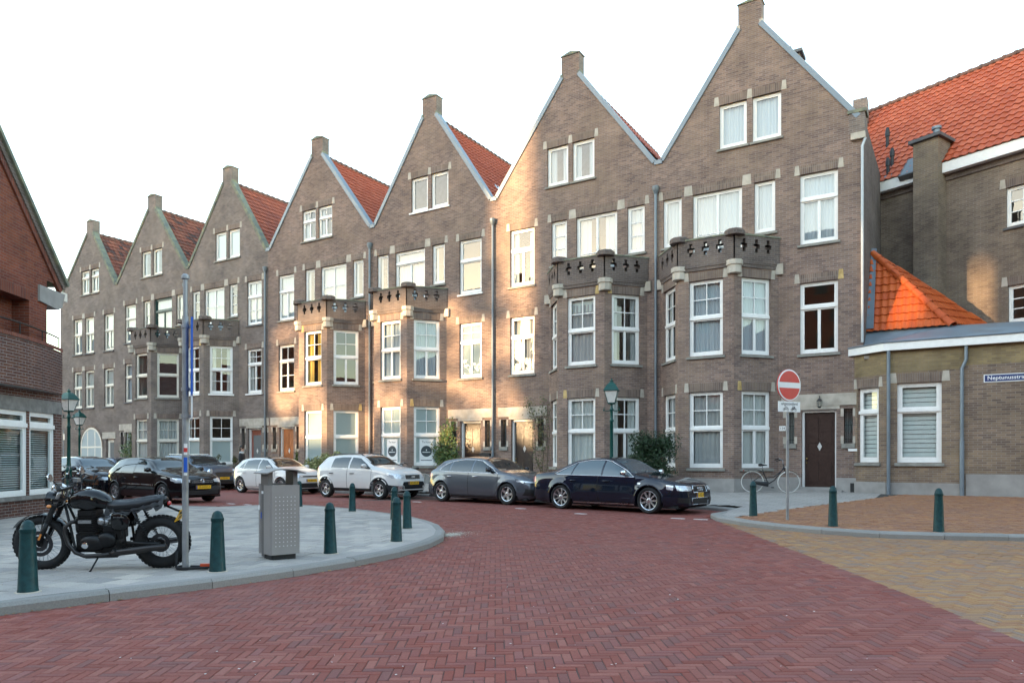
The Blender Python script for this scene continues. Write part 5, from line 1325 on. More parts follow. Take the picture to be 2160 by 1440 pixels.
    def wheels(s):
        sp = s.sp; tr, tw = sp['tr'], sp.get('tw', .215); rr = sp.get('rim', tr-.10); sty = sp.get('spokes', ('five', 5)); rm = MATS[sp.get('rimmat', 'alloy')]
        t = MB(); t.lathe([(rr-.01,-tw*.42),(rr+.02,-tw*.5),(tr-.035,-tw*.5),(tr-.01,-tw*.42),(tr,-tw*.3),(tr,tw*.3),(tr-.01,tw*.42),(tr-.035,tw*.5),(rr+.02,tw*.5),(rr-.01,tw*.42)], 36, caps=False)
        tm = t.mesh('tyre', MATS['rubber'], True)
        r = MB(); r.lathe([(rr,tw*.40),(rr-.012,tw*.43),(rr-.03,tw*.38),(rr-.035,-tw*.3)], 36, caps=False); r.lathe([(.06,tw*.20),(.065,tw*.34),(.05,tw*.37),(.02,tw*.375)], 16)
        n = sty[1]
        for k in range(n):
            a = 2*math.pi*k/n
            def sp_(a0, a1, w0, w1):
                p0 = Vector((.05*math.cos(a0), .05*math.sin(a0), 0)); p1 = Vector(((rr-.02)*math.cos(a1), (rr-.02)*math.sin(a1), 0)); d = (p1-p0).normalized(); q = Vector((-d.y,d.x,0))
                A_ = [p0+q*w0, p1+q*w1, p1-q*w1, p0-q*w0]; r.ext([v+Vector((0,0,tw*.22)) for v in A_], [v+Vector((0,0,tw*(.345 if i in (0,3) else .40))) for i, v in enumerate(A_)])
            if sty[0] == 'five': sp_(a, a, .045, .030)
            elif sty[0] == 'ten': sp_(a, a, .020, .019)
            elif sty[0] == 'twin': sp_(a-.10, a-.20, .016, .013); sp_(a+.10, a+.20, .016, .013)
            elif sty[0] == 'vee': sp_(a, a-.28, .022, .014); sp_(a, a+.28, .022, .014)
        rmsh = r.mesh('wheel', rm, True)
        dk = MB(); dk.lathe([(.05,tw*.02),(rr-.05,tw*.02),(rr-.05,tw*.06),(.05,tw*.06)], 24); dk.lathe([(rr-.04,-tw*.2),(.05,-tw*.2)], 24); dm = dk.mesh('brake_disc', MATS['alloy_dark'])
        hub = MB(); hub.lathe([(.03,tw*.37),(.028,tw*.385),(.005,tw*.386)], 12); hm = hub.mesh('hub_cap', MATS['chrome' if sp.get('rimmat') != 'alloy_dark' else 'alloy'], True)
        for cx in (s.wb/2, -s.wb/2):
            for sd in (-1, 1):
                w_ = link('wheel', rmsh, s.root, (cx, sd*(s.W-.045-tw*.42+sp.get('flare',.018)), tr), (R(90) if sd < 0 else R(-90), random.uniform(0,6) if False else 0, 0))
                w_.rotation_euler = (R(90) if sd < 0 else R(-90), 0, 0)
                for nm, me in (('tyre', tm), ('brake_disc', dm), ('hub_cap', hm)): link(nm, me, w_)
    def arch_lips(s, mt=None, r=.012, wide=0.0):
        for cx in (s.wb/2, -s.wb/2):
            for sd in (-1, 1):
                rows = []
                for k in range(25):
                    a = math.pi*k/24*1.06-.09; rr_ = []
                    for e in ((-.004,-.02) , (.0,.006), (wide or .02,.008), ((wide or .02)+.006,.0)):
                        x, z = cx + (s.ar+e[0])*math.cos(a), s.sp['tr'] + (s.ar+e[0])*math.sin(a)
                        rr_.append((x, sd*(s.ys(x, max(z, s.base(x)+.02))+e[1]), z))
                    rows.append(rr_)
                MB().grid(rows).build('wheel_arch', MATS[mt] if mt else s.pm, s.root, 'all', fix=False)
    def mirrors(s, x, z, mt=None):
        for sd in (-1, 1):
            y = s.ys(x, z); m = MB(); m.ell((x, sd*(y+.12), z+.06), (.065,.11,.075), 12, 8); m.tube([(x+.02, sd*(y-.02), z), (x+.01, sd*(y+.08), z+.03)], .025, 6)
            mo = m.build('mirror', MATS[mt] if mt else s.pm, s.root, 'all'); m = MB(); m.box(x-.068, x-.060, sd*(y+.12)-.085, sd*(y+.12)+.085, z+.005, z+.115); m.build('mirror_glass', MATS['chrome'], mo)
    def doors(s, list_, hz, hmat=None):
        for (x0, x1, hx) in list_:
            for sd in (-1, 1):
                zb = s.base(0)+.10
                def bl(x): return interp(s.sp['belt'], x)-.004
                def lo(x): return max(zb, s.arch(x)+.03 if s.arch(x) > 0 else zb)
                xs = [lerp(x0, x1, k/10) for k in range(11)]
                d_ = s.side('door', [(x, lo(x)) for x in xs], [(x, bl(x)) for x in xs], s.pm, sd, .006, 20, 8)
                xs2 = [lerp(x0-.008, x1+.008, k/10) for k in range(11)]
                s.side('door_gap', [(x, lo(x)-.008) for x in xs2], [(x, bl(x)+.002) for x in xs2], 'under', sd, .002, 20, 8, d_)
                z = hz; y = s.ys(hx, z); m = MB(); m.tube([(hx-.10, sd*(y+.008), z), (hx-.08, sd*(y+.035), z+.004), (hx+.08, sd*(y+.035), z+.004), (hx+.10, sd*(y+.008), z)], [.010,.013,.013,.010], 6)
                m.build('door_handle', MATS[hmat] if hmat else s.pm, d_, 'all')
    def dlo(s, wins, trim=None, glass='car_glass'):
        for bot, top in wins:
            for sd in (-1, 1):
                s.side('side_window', bot, top, glass, sd, .004)
        if trim:
            mt, pts = trim
            for sd in (-1, 1): s.line('window_trim', pts, mt, sd, .009, .005)
    def plate(s, txt, front, z, y=0, w=.52, h=.11, yoff=0):
        x = s.fx(y, z, front); d = 1 if front else -1; m = MB(); m.box(x+d*.012-.006, x+d*.012+.006, y-w/2, y+w/2, z-h/2, z+h/2); p = m.build('number_plate', MATS['plate_yellow'], s.root)
        m = MB(); m.box(x+d*.0185-.001, x+d*.0185+.001, y+d*(-w/2) if d > 0 else y+w/2-.04, y+d*(-w/2)+.04 if d > 0 else y+w/2, z-h/2+.003, z+h/2-.003); m.build('blue_strip', MATS['ink_blue'], p)
        M4 = Matrix.Translation((x+d*.0185, y+.02*d, z)) @ Matrix.Rotation(R(90)*d, 4, 'Z') @ Matrix.Rotation(R(90), 4, 'X')
        text_mesh(txt, h*.86, MATS['ink'], 'plate_lettering', p, M4, .001)
    def finish(s): return s.root

# ---- dark navy saloon (front right)
top = [(-2.53,.62),(-2.50,.86),(-2.42,.985),(-2.2,1.015),(-1.75,1.06),(-1.0,1.345),(-.6,1.40),(-.25,1.418),(.15,1.375),(.95,1.00),(1.4,.93),(1.95,.835),(2.2,.76),(2.30,.66),(2.33,.52)]
belt = [(-2.6,.90),(-1.8,.945),(-.5,.94),(.9,.915),(1.6,.83),(2.1,.72),(2.4,.6)]
a = Car('saloon_car', 'dark navy saloon with silver mirrors and four-ring grille, parked nearest the no entry sign', (-8.02,17.56), -9, dict(W=1.85, wb=2.76, fo=.95, ro=1.15, tr=.335, top=top, belt=belt, paint='paint_navy', zb=.17, flare=.032, spokes=('ten',9), rim=.252, tw=.25, tumble=.42))
a.body(); a.wheels(); a.arch_lips(None, .012, .03)
a.doors([(-.15,.98,.12),(-1.25,-.17,-.95)], .80)
TB = 'car_glass_light'
a.dlo([([(-.02,.945),(.45,.935),(.90,.925)], [(-.02,1.335),(.12,1.305),(.62,1.085)]), ([(-1.02,.952),(-.55,.95),(-.08,.945)], [(-.90,1.285),(-.5,1.335),(-.08,1.34)]), ([(-1.58,.965),(-1.3,.957),(-1.06,.952)], [(-1.36,1.06),(-1.1,1.20),(-.97,1.255)])],
      ('chrome', [(.93,.925),(.62,1.10),(.15,1.315),(-.05,1.352),(-.5,1.352),(-.95,1.285),(-1.25,1.15),(-1.62,.962),(-1.0,.945),(0,.937),(.93,.915)]), TB)
a.glass_top('windscreen', .90, .20, TB, .05, .004, .03); a.glass_top('rear_window', -1.68, -1.06, 'car_glass', .06)
a.mirrors(.70, .97, 'chrome')
for sd in (-1, 1):
    a.face('headlight', [(sd*.44,.60),(sd*.62,.585),(sd*.80,.60)], [(sd*.42,.70),(sd*.62,.715),(sd*.79,.73)], 'lamp_clear', True, .008)
    a.side('headlight_corner', [(1.86,.63),(2.02,.60)], [(1.84,.735),(2.02,.725)], 'lamp_clear', sd, .004)
    a.side('tail_light', [(-2.5,.72),(-2.3,.74)], [(-2.49,.88),(-2.33,.89)], 'lamp_red', sd, .004)
    a.face('tail_light', [(sd*.50,.72),(sd*.78,.72)], [(sd*.50,.88),(sd*.76,.88)], 'lamp_red', False, .006)
    a.face('side_intake', [(sd*.48,.28),(sd*.80,.30)], [(sd*.50,.42),(sd*.80,.42)], 'grille', True, .006)
    a.side('side_skirt', [(-.95,.20),(.95,.20)], [(-.95,.235),(.95,.235)], 'alloy', sd, .010)
    a.side('side_moulding', [(-1.15,.56),(.9,.54)], [(-1.15,.58),(.9,.56)], 'paint_navy', sd, .016)
    a.side('side_blinker', [(1.05,.745),(1.15,.74)], [(1.05,.785),(1.15,.78)], 'lamp_clear', sd, .006)
g_ = a.face('grille', [(-.36,.555),(.36,.555)], [(-.33,.70),(.33,.70)], 'grille', True, .010)
fxx = a.fx(0,.63)+.012
m = MB(); m.tube([(a.fx(y,z)+.014,y,z) for y, z in ((-.37,.55),(0,.548),(.37,.55),(.34,.71),(0,.712),(-.34,.71),(-.37,.55))], .012, 6); m.build('grille_surround', MATS['chrome'], a.root, 'all')
m = MB()
for k in range(4):
    yc = -.105 + .07*k; m.tube([(fxx+.012, yc+.043*math.cos(q*math.pi/9), .632+.043*math.sin(q*math.pi/9)) for q in range(19)], .0075, 5)
m.build('four_ring_emblem', MATS['chrome'], g_, 'all')
a.face('lower_intake', [(-.40,.26),(.40,.26)], [(-.42,.40),(.42,.40)], 'grille', True, .007)
m = MB(); m.tube([(a.fx(y,z)+.012,y,z) for y, z in ((-.42,.25),(.42,.25),(.44,.41),(-.44,.41),(-.42,.25))], .008, 5); m.build('intake_surround', MATS['alloy'], a.root, 'all')
a.plate('ST-KD-47', True, .475, .0, .38, .125); 

# ---- grey hatchback
top = [(-2.02,.62),(-1.98,.88),(-1.90,1.00),(-1.62,1.23),(-1.40,1.345),(-.9,1.41),(-.3,1.435),(.25,1.385),(1.05,1.02),(1.5,.945),(1.95,.83),(2.12,.74),(2.18,.55)]
belt = [(-2.1,.97),(-1.2,.985),(0,.955),(1.0,.93),(1.6,.83),(2.0,.70),(2.2,.6)]
b = Car('hatchback_car', 'metallic grey hatchback with chrome window line, parked behind the dark navy saloon', (-12.9,18.58), -7, dict(W=1.80, wb=2.73, fo=.90, ro=.79, tr=.325, top=top, belt=belt, paint='paint_grey', zb=.17, flare=.022, spokes=('five',5), rimmat='alloy', tumble=.42))
b.body(); b.wheels(); b.arch_lips(); b.doors([(-.18,1.0,.10),(-1.22,-.20,-.98)], .83, 'chrome')
b.dlo([([(-.05,.97),(.5,.955),(.98,.94)], [(-.05,1.33),(.2,1.305),(.70,1.08)]), ([(-1.0,.985),(-.5,.985),(-.12,.975)], [(-.95,1.30),(-.5,1.345),(-.12,1.335)]), ([(-1.42,1.00),(-1.25,.995),(-1.05,.99)], [(-1.32,1.10),(-1.2,1.20),(-1.02,1.28)])],
      ('chrome', [(1.0,.935),(.70,1.095),(.22,1.32),(-.1,1.352),(-.55,1.358),(-1.0,1.30),(-1.28,1.18),(-1.50,1.0),(-1.0,.978),(0,.962),(1.0,.93)]))
b.glass_top('windscreen', 1.0, .32, 'car_glass', .05, .004, .03); b.glass_top('rear_window', -1.85, -1.45, 'car_glass', .08)
b.mirrors(.74, .99, 'paint_dark')
for sd in (-1, 1):
    hl = b.face('headlight', [(sd*.48,.635),(sd*.66,.64),(sd*.80,.66)], [(sd*.46,.69),(sd*.66,.725),(sd*.81,.75)], 'grille', True, .008); b.side('headlight_corner', [(1.72,.70),(1.95,.66)], [(1.70,.745),(1.95,.735)], 'lamp_clear', sd, .005)
    b.face('headlamp_lens', [(sd*.56,.66),(sd*.78,.675)], [(sd*.56,.695),(sd*.78,.73)], 'lamp_clear', True, .012, parent=hl)
    b.face('side_intake', [(sd*.44,.24),(sd*.82,.30)], [(sd*.52,.42),(sd*.80,.50)], 'grille', True, .006); b.side('tail_light', [(-1.98,.78),(-1.78,.82)], [(-1.97,.90),(-1.80,.92)], 'lamp_red', sd, .004)
    b.side('side_skirt', [(-.95,.20),(.95,.20)], [(-.95,.24),(.95,.235)], 'plastic_grey', sd, .010)
g_ = b.face('grille', [(-.38,.46),(.38,.46)], [(-.42,.66),(.42,.66)], 'grille', True, .008)
fxx = b.fx(0,.57)+.014; m = MB(); m.tube([(fxx,.085*math.cos(q*math.pi/10),.57+.085*math.sin(q*math.pi/10)) for q in range(21)], .009, 5)
for q in (90,210,330): m.tube([(fxx,0,.57),(fxx,.083*math.cos(R(q)),.57+.083*math.sin(R(q)))], [.014,.004], 5)
m.build('star_emblem', MATS['chrome'], g_, 'all'); b.face('lower_intake', [(-.4,.24),(.4,.24)], [(-.4,.36),(.4,.36)], 'grille', True, .007); b.plate('K-812-PX', True, .41, 0)

# ---- white crossover with roof rails
top = [(-1.95,.70),(-1.92,.95),(-1.86,1.12),(-1.60,1.38),(-1.42,1.475),(-.8,1.525),(-.2,1.535),(.3,1.48),(.98,1.13),(1.4,1.06),(1.85,.95),(2.02,.84),(2.08,.62)]
belt = [(-2.0,1.05),(-1.2,1.055),(0,1.04),(.9,1.02),(1.5,.93),(1.9,.80),(2.1,.68)]
c = Car('crossover_car', 'white crossover with roof rails and grey wheel arches, between the white hatchback and grey hatchback', (-18.12,18.68), -1, dict(W=1.76, wb=2.59, fo=.80, ro=.67, tr=.315, top=top, belt=belt, paint='paint_white', zb=.26, flare=.03, spokes=('five',5), tw=.2, tumble=.38))
c.body(); c.wheels(); c.arch_lips('plastic_grey', .012, .075)
c.doors([(-.22,.92,.02),(-1.18,-.24,-1.0)], .87, 'grille')
c.dlo([([(-.14,1.06),(.4,1.05),(.90,1.03)], [(-.14,1.435),(.24,1.40),(.64,1.19)]), ([(-1.05,1.075),(-.6,1.07),(-.22,1.06)], [(-1.02,1.405),(-.6,1.44),(-.22,1.435)])], None)
c.glass_top('windscreen', .94, .36, 'car_glass', .05, .004, .03); c.glass_top('rear_window', -1.82, -1.48, 'car_glass', .08); c.mirrors(.66, 1.08)
for sd in (-1, 1):
    m = MB(); y = .50; m.tube([(-1.30,sd*y,c.zs(-1.30,y)-.01),(-1.18,sd*y,c.zs(-1.18,y)+.06),(.10,sd*y,c.zs(.10,y)+.06),(.30,sd*y,c.zs(.3,y)-.01)], .018, 6); m.build('roof_rail', MATS['alloy_dark'], c.root, 'all')
    c.face('headlight', [(sd*.42,.74),(sd*.60,.72),(sd*.79,.72)], [(sd*.40,.82),(sd*.6,.86),(sd*.78,.89)], 'lamp_clear', True, .008); c.side('headlight_corner', [(1.62,.79),(1.84,.73)], [(1.60,.90),(1.84,.88)], 'lamp_clear', sd, .005)
    c.side('tail_light', [(-1.91,.88),(-1.72,.90)], [(-1.88,1.10),(-1.74,1.12)], 'lamp_red', sd, .005)
    c.side('lower_trim', [(-.90,.27),(.90,.27)], [(-.90,.36),(.90,.36)], 'plastic_grey', sd, .012)
    c.face('bumper_insert', [(sd*.46,.34),(sd*.78,.38)], [(sd*.48,.46),(sd*.78,.48)], 'alloy', True, .010)
    c.side('bumper_trim', [(1.66,.30),(2.0,.32)], [(1.68,.50),(2.0,.46)], 'plastic_grey', sd, .008)
g_ = c.face('grille', [(-.36,.69),(.36,.69)], [(-.38,.83),(.38,.83)], 'grille', True, .010)
m = MB()
for z in (.72,.76,.80): m.tube([(c.fx(y,z)+.014,y,z) for y in (-.35,-.15,.15,.35)], .006, 4)
m.build('grille_bar', MATS['alloy'], g_); fxx = c.fx(0,.76)+.018; m = MB(); m.box(fxx-.004, fxx+.008, -.085, .085, .725, .80); m.build('badge', MATS['chrome'], g_)
c.face('lower_bumper', [(-.72,.27),(.72,.27)], [(-.5,.60),(.5,.60)], 'plastic_grey', True, .006); c.plate('RZ-041-B', True, .555, 0)

# ---- white small hatchback
top = [(-1.98,.66),(-1.94,.95),(-1.84,1.08),(-1.62,1.26),(-1.42,1.36),(-.9,1.43),(-.3,1.445),(.25,1.39),(.98,1.04),(1.4,.97),(1.8,.86),(2.0,.76),(2.07,.56)]
belt = [(-2.0,.98),(-1.2,.985),(0,.965),(.9,.945),(1.5,.85),(1.9,.72),(2.1,.62)]
d = Car('hatchback_car', 'white small hatchback with dark patterned alloy wheels, ahead of the grey car with round headlamps', (-23.6,19.22), -3, dict(W=1.75, wb=2.55, fo=.80, ro=.70, tr=.32, top=top, belt=belt, paint='paint_white', zb=.19, flare=.02, spokes=('vee',5), tumble=.40))
d.body(); d.wheels(); d.arch_lips(); d.doors([(-.20,.92,.05),(-1.18,-.22,-.98)], .83)
d.dlo([([(-.12,.985),(.4,.975),(.88,.955)], [(-.12,1.345),(.2,1.315),(.66,1.08)]), ([(-1.08,1.0),(-.6,.995),(-.18,.985)], [(-1.02,1.30),(-.6,1.35),(-.18,1.345)]), ([(-1.42,1.02),(-1.25,1.01),(-1.12,1.0)], [(-1.30,1.12),(-1.2,1.2),(-1.08,1.28)])], None)
d.glass_top('windscreen', .94, .32, 'car_glass', .05, .004, .03); d.glass_top('rear_window', -1.80, -1.48, 'car_glass', .08); d.mirrors(.68, 1.0)
d.glass_top('roof_panel', .26, -.9, 'car_glass', .06)
for sd in (-1, 1):
    d.face('headlight', [(sd*.40,.67),(sd*.60,.655),(sd*.78,.67)], [(sd*.38,.73),(sd*.6,.76),(sd*.78,.79)], 'lamp_clear', True, .008); d.side('headlight_corner', [(1.60,.72),(1.85,.67)], [(1.58,.79),(1.85,.77)], 'lamp_clear', sd, .005)
    d.side('tail_light', [(-1.95,.82),(-1.74,.84)], [(-1.92,1.0),(-1.76,1.0)], 'lamp_red', sd, .005); d.face('tail_light', [(sd*.45,.84),(sd*.72,.84)], [(sd*.45,.98),(sd*.70,.98)], 'lamp_red', False, .006)
d.face('grille', [(-.40,.67),(.40,.67)], [(-.38,.72),(.38,.72)], 'grille', True, .008); d.face('lower_intake', [(-.62,.26),(.62,.26)], [(-.62,.44),(.62,.44)], 'grille', True, .007); d.plate('H-607-TL', True, .54, 0)

# ---- grey car with round headlamps
top = [(-1.98,.70),(-1.95,.98),(-1.88,1.12),(-1.66,1.40),(-1.5,1.50),(-.8,1.55),(-.2,1.55),(.42,1.48),(.98,1.13),(1.4,1.09),(1.85,1.0),(2.06,.86),(2.12,.62)]
belt = [(-2.0,1.05),(-1.2,1.06),(0,1.05),(.9,1.04),(1.5,.96),(1.9,.84),(2.15,.70)]
e = Car('compact_car', 'slate grey compact with round headlamps and black grille, behind the white small hatchback', (-29.55,19.6), -2, dict(W=1.82, wb=2.67, fo=.80, ro=.70, tr=.335, top=top, belt=belt, paint='paint_slate', zb=.24, flare=.03, spokes=('vee',5), tumble=.30))
e.body(); e.wheels(); e.arch_lips('plastic_grey', .012, .06); e.doors([(-.15,.92,.1),(-1.2,-.17,-.95)], .90, 'chrome')
e.dlo([([(-.08,1.07),(.4,1.06),(.90,1.05)], [(-.08,1.45),(.3,1.44),(.72,1.24)]), ([(-1.08,1.08),(-.6,1.08),(-.14,1.07)], [(-1.02,1.43),(-.6,1.455),(-.14,1.45)]), ([(-1.55,1.09),(-1.3,1.085),(-1.12,1.08)], [(-1.46,1.36),(-1.3,1.40),(-1.08,1.43)])], None)
e.glass_top('windscreen', .96, .48, 'car_glass', .05, .004, .03); e.glass_top('rear_window', -1.84, -1.56, 'car_glass', .08); e.mirrors(.72, 1.09, 'grille')
for sd in (-1, 1):
    m = MB(); y = .52; m.tube([(-1.35,sd*y,e.zs(-1.35,y)-.01),(-1.22,sd*y,e.zs(-1.22,y)+.05),(.2,sd*y,e.zs(.2,y)+.05),(.36,sd*y,e.zs(.36,y)-.01)], .016, 6); m.build('roof_rail', MATS['alloy'], e.root, 'all')
    yc, zc = sd*.62, .80; x0 = e.fx(abs(yc), zc); M4 = Matrix.Translation((x0-.03, yc, zc)) @ Matrix.Rotation(R(90), 4, 'Y') @ Matrix.Rotation(sd*R(24), 4, 'X') @ Matrix.Diagonal((1,1.12,1,1))
    m = MB(); m.lathe([(.145,-.03),(.145,.05),(.135,.065),(.118,.062)], 24, M4, caps=False); h_ = m.build('headlight', MATS['chrome'], e.root, True); m = MB(); m.lathe([(.12,.058),(.07,.072),(.01,.078)], 20, M4); m.build('headlamp_lens', MATS['lamp_clear'], h_, True)
e.face('grille', [(-.36,.60),(0,.585),(.36,.60)], [(-.42,.78),(0,.80),(.42,.78)], 'grille', True, .010); e.face('lower_intake', [(-.45,.30),(.45,.30)], [(-.52,.44),(.52,.44)], 'grille', True, .008); e.plate('J-329-RS', True, .53, 0)

# ---- black hatchback on the near side
top = [(-1.93,.66),(-1.90,.98),(-1.82,1.10),(-1.62,1.27),(-1.45,1.365),(-.9,1.425),(-.3,1.435),(.25,1.375),(.98,1.03),(1.4,.96),(1.85,.86),(2.03,.76),(2.10,.56)]
belt = [(-2.0,.96),(-1.2,.965),(0,.95),(.9,.93),(1.5,.84),(1.9,.73),(2.1,.62)]
f = Car('hatchback_car', 'black hatchback on the near side of the street, behind the parked motorcycle', (-22.3,13.42), 0, dict(W=1.76, wb=2.58, fo=.84, ro=.72, tr=.31, top=top, belt=belt, paint='paint_black', zb=.19, flare=.02, spokes=('twin',5), tumble=.40, group='cars parked on the near side'))
f.body(); f.wheels(); f.arch_lips(); f.doors([(-.28,.92,-.05)], .80)
f.dlo([([(-.22,.97),(.4,.955),(.88,.94)], [(-.22,1.335),(.2,1.305),(.66,1.07)]), ([(-1.36,1.0),(-.8,.985),(-.28,.97)], [(-1.14,1.29),(-.7,1.34),(-.28,1.335)])], None)
f.glass_top('windscreen', .94, .32, 'car_glass', .05, .004, .03); f.glass_top('rear_window', -1.80, -1.50, 'car_glass', .08); f.mirrors(.68, .98)
for sd in (-1, 1):
    f.face('headlight', [(sd*.42,.66),(sd*.60,.64),(sd*.79,.65)], [(sd*.40,.74),(sd*.6,.775),(sd*.79,.79)], 'lamp_clear', True, .008); f.side('headlight_corner', [(1.66,.71),(1.88,.66)], [(1.64,.80),(1.88,.78)], 'lamp_clear', sd, .005)
    f.side('tail_light', [(-1.90,.86),(-1.72,.88)], [(-1.87,1.02),(-1.74,1.02)], 'lamp_red', sd, .005); f.side('side_moulding', [(-.85,.58),(.9,.56)], [(-.85,.605),(.9,.585)], 'alloy', sd, .014)
g_ = f.face('grille', [(-.38,.62),(.38,.62)], [(-.38,.73),(.38,.73)], 'grille', True, .008)
m = MB()
for z in (.65,.70): m.tube([(f.fx(y,z)+.012,y,z) for y in (-.37,-.15,.15,.37)], .007, 4)
m.build('grille_bar', MATS['alloy'], g_)
fxx = f.fx(0,.69)+.02; m = MB(); m.tube([(fxx,.065*math.cos(q*math.pi/10),.69+.065*math.sin(q*math.pi/10)) for q in range(21)], .009, 5); m.tube([(fxx,-.04,.735),(fxx,-.015,.64),(fxx,0,.69),(fxx,.015,.64),(fxx,.04,.735)], .007, 4); m.build('round_badge', MATS['chrome'], g_, 'all')
f.face('lower_intake', [(-.6,.27),(.6,.27)], [(-.6,.40),(.6,.40)], 'grille', True, .007); f.plate('59-HGZ-3', True, .50, 0)

# ---- dark car beyond it and bluish saloon far back
import copy as _c
g2 = Car('compact_car', 'dark small car half hidden by the green lamp post beside the corner building', (-26.9,13.55), 0, dict(W=1.72, wb=2.5, fo=.78, ro=.68, tr=.31, top=[(x, z+.02) for x, z in top], belt=belt, paint='paint_dark', zb=.19, flare=.02, spokes=('five',5), tumble=.40, group='cars parked on the near side'))
g2.sp['top'] = [(x*.975, z) for x, z in g2.sp['top']]; g2.sp['belt'] = [(x*.975, z) for x, z in belt]
g2.body(); g2.wheels(); g2.arch_lips(); g2.doors([(-.20,.9,.0),(-1.1,-.22,-.95)], .80); g2.dlo([([(-.12,.97),(.4,.955),(.85,.94)], [(-.12,1.335),(.2,1.305),(.64,1.07)]), ([(-1.2,.99),(-.7,.985),(-.2,.97)], [(-1.06,1.28),(-.7,1.33),(-.2,1.335)])], None)
g2.glass_top('windscreen', .92, .32, 'car_glass_light', .05, .004, .03); g2.glass_top('rear_window', -1.76, -1.46, 'car_glass', .08); g2.mirrors(.66,.98)
for sd in (-1, 1):
    g2.face('headlight', [(sd*.44,.66),(sd*.78,.65)], [(sd*.42,.74),(sd*.78,.80)], 'lamp_clear', True, .008)
g2.face('grille', [(-.38,.62),(.38,.62)], [(-.36,.68),(.36,.68)], 'grille', True, .008); g2.face('lower_intake', [(-.6,.27),(.6,.27)], [(-.6,.40),(.6,.40)], 'grille', True, .007); g2.plate('77-XH-LB', True, .50, 0)
top = [(-2.2,.66),(-2.18,.92),(-2.0,1.02),(-1.6,1.06),(-.95,1.36),(-.5,1.425),(-.1,1.43),(.35,1.38),(1.05,1.01),(1.5,.95),(1.95,.84),(2.15,.74),(2.2,.56)]
belt = [(-2.3,.94),(-1.2,.96),(0,.95),(.9,.93),(1.5,.85),(2.0,.72),(2.2,.62)]
h2 = Car('saloon_car', 'blue-grey saloon far back before the arched window, mostly hidden by nearer cars', (-36.0,19.9), -1, dict(W=1.80, wb=2.68, fo=.88, ro=.9, tr=.32, top=top, belt=belt, paint='paint_bluegrey', zb=.19, flare=.02, spokes=('five',5), tumble=.42))
h2.body(); h2.wheels(); h2.arch_lips(); h2.doors([(-.15,.98,.1),(-1.2,-.17,-.95)], .80); h2.dlo([([(-.08,.965),(.4,.955),(.95,.94)], [(-.08,1.335),(.28,1.315),(.70,1.08)]), ([(-1.2,.975),(-.7,.97),(-.14,.965)], [(-.95,1.25),(-.5,1.335),(-.14,1.34)])], None, 'car_glass_light')
h2.glass_top('windscreen', 1.0, .40, 'car_glass', .05, .004, .03); h2.glass_top('rear_window', -1.52, -1.0, 'car_glass', .08); h2.mirrors(.72,.97)
for sd in (-1, 1): h2.face('headlight', [(sd*.44,.64),(sd*.78,.65)], [(sd*.42,.72),(sd*.78,.77)], 'lamp_clear', True, .008)
h2.face('grille', [(-.38,.56),(.38,.56)], [(-.36,.68),(.36,.68)], 'grille', True, .008)
# ================================================================ STREET FURNITURE
def plane_x(px, Y): r = ray(px, 966); t = Y/r[1]; return r[0]*t, t
mat('bollard_green', (.003,.034,.037), .45, 0, .3, 0, var=.25, vs=14, alt=(.006,.042,.045)); mat('lamp_green', (.005,.058,.048), .4, 0, .35, 0, var=.15)
mat('galv', (.30,.31,.325), .45, .5, var=.18, vs=7); mat('steel_bin', (.29,.268,.255), .5, .2, var=.06, vs=4); mat('bin_dark', (.14,.13,.125), .5, .2, var=.08)
mat('milk_glass', (.70,.68,.64), .3, 0, .5, 0, var=.05); mat('sign_red', (.55,.035,.03), .4, var=.06); mat('blue_panel', (.012,.10,.50), .4, var=.03)
bl = MB(); bl.lathe([(.092,-.05),(.092,0),(.092,.02),(.088,.03),(.067,.56),(.064,.60)], 20); blm = bl.mesh('bollard', MATS['bollard_green'], True)
cp = MB(); cp.lathe([(.070,.585),(.072,.60),(.072,.622),(.064,.632),(.060,.655),(.045,.69),(.020,.708),(.002,.712)], 20); cpm = cp.mesh('cap', MATS['bollard_green'], True)
rg = MB(); rg.lathe([(.115,-.004),(.115,.004),(.09,.006)], 16); rgm = rg.mesh('footing', MATS['sand'])
def bollard(x, y, z, label, k=1.0, tilt=0.0):
    o = link('bollard', blm, None, (x, y, z), (tilt, tilt*.5, random.uniform(0,3)), (1,1,k)); tag(o, label, 'bollard', 'green bollards'); link('cap', cpm, o); link('footing', rgm, o)
for (px, py), lb in (((59,1247),"dark green bollard in front of the motorcycle's front wheel"), ((459,1203.8),'dark green bollard between the grey sign pole and the litter bin'), ((697,1166.3),'dark green bollard just right of the litter bin'),
                     ((836,1141.3),'nearest dark green bollard of the three at the rounded kerb corner'), ((859,1113.8),'rightmost dark green bollard of the three at the rounded kerb corner'), ((832,1095),'bollard half hidden behind the nearest one at the kerb corner'),
                     ((743,1078),'dark green bollard before the white crossover'), ((631,1068),'dark green bollard partly hidden behind the litter bin')):
    x, y = on_ground(px, py, .105); bollard(x, y, .103, lb, .98, random.gauss(0,.008))
for (px, py), lb in (((1589,1087.5),'green bollard nearest the bicycle, left of the no entry sign pole'), ((1757,1107),'green bollard before the brown front door, right of the no entry sign'), ((1980,1118),'green bollard before the annex window with wide blinds')):
    x, y = on_ground(px, py, .12); bollard(x, y, zr(x,y)-.01, lb, 1.10, random.gauss(0,.006))
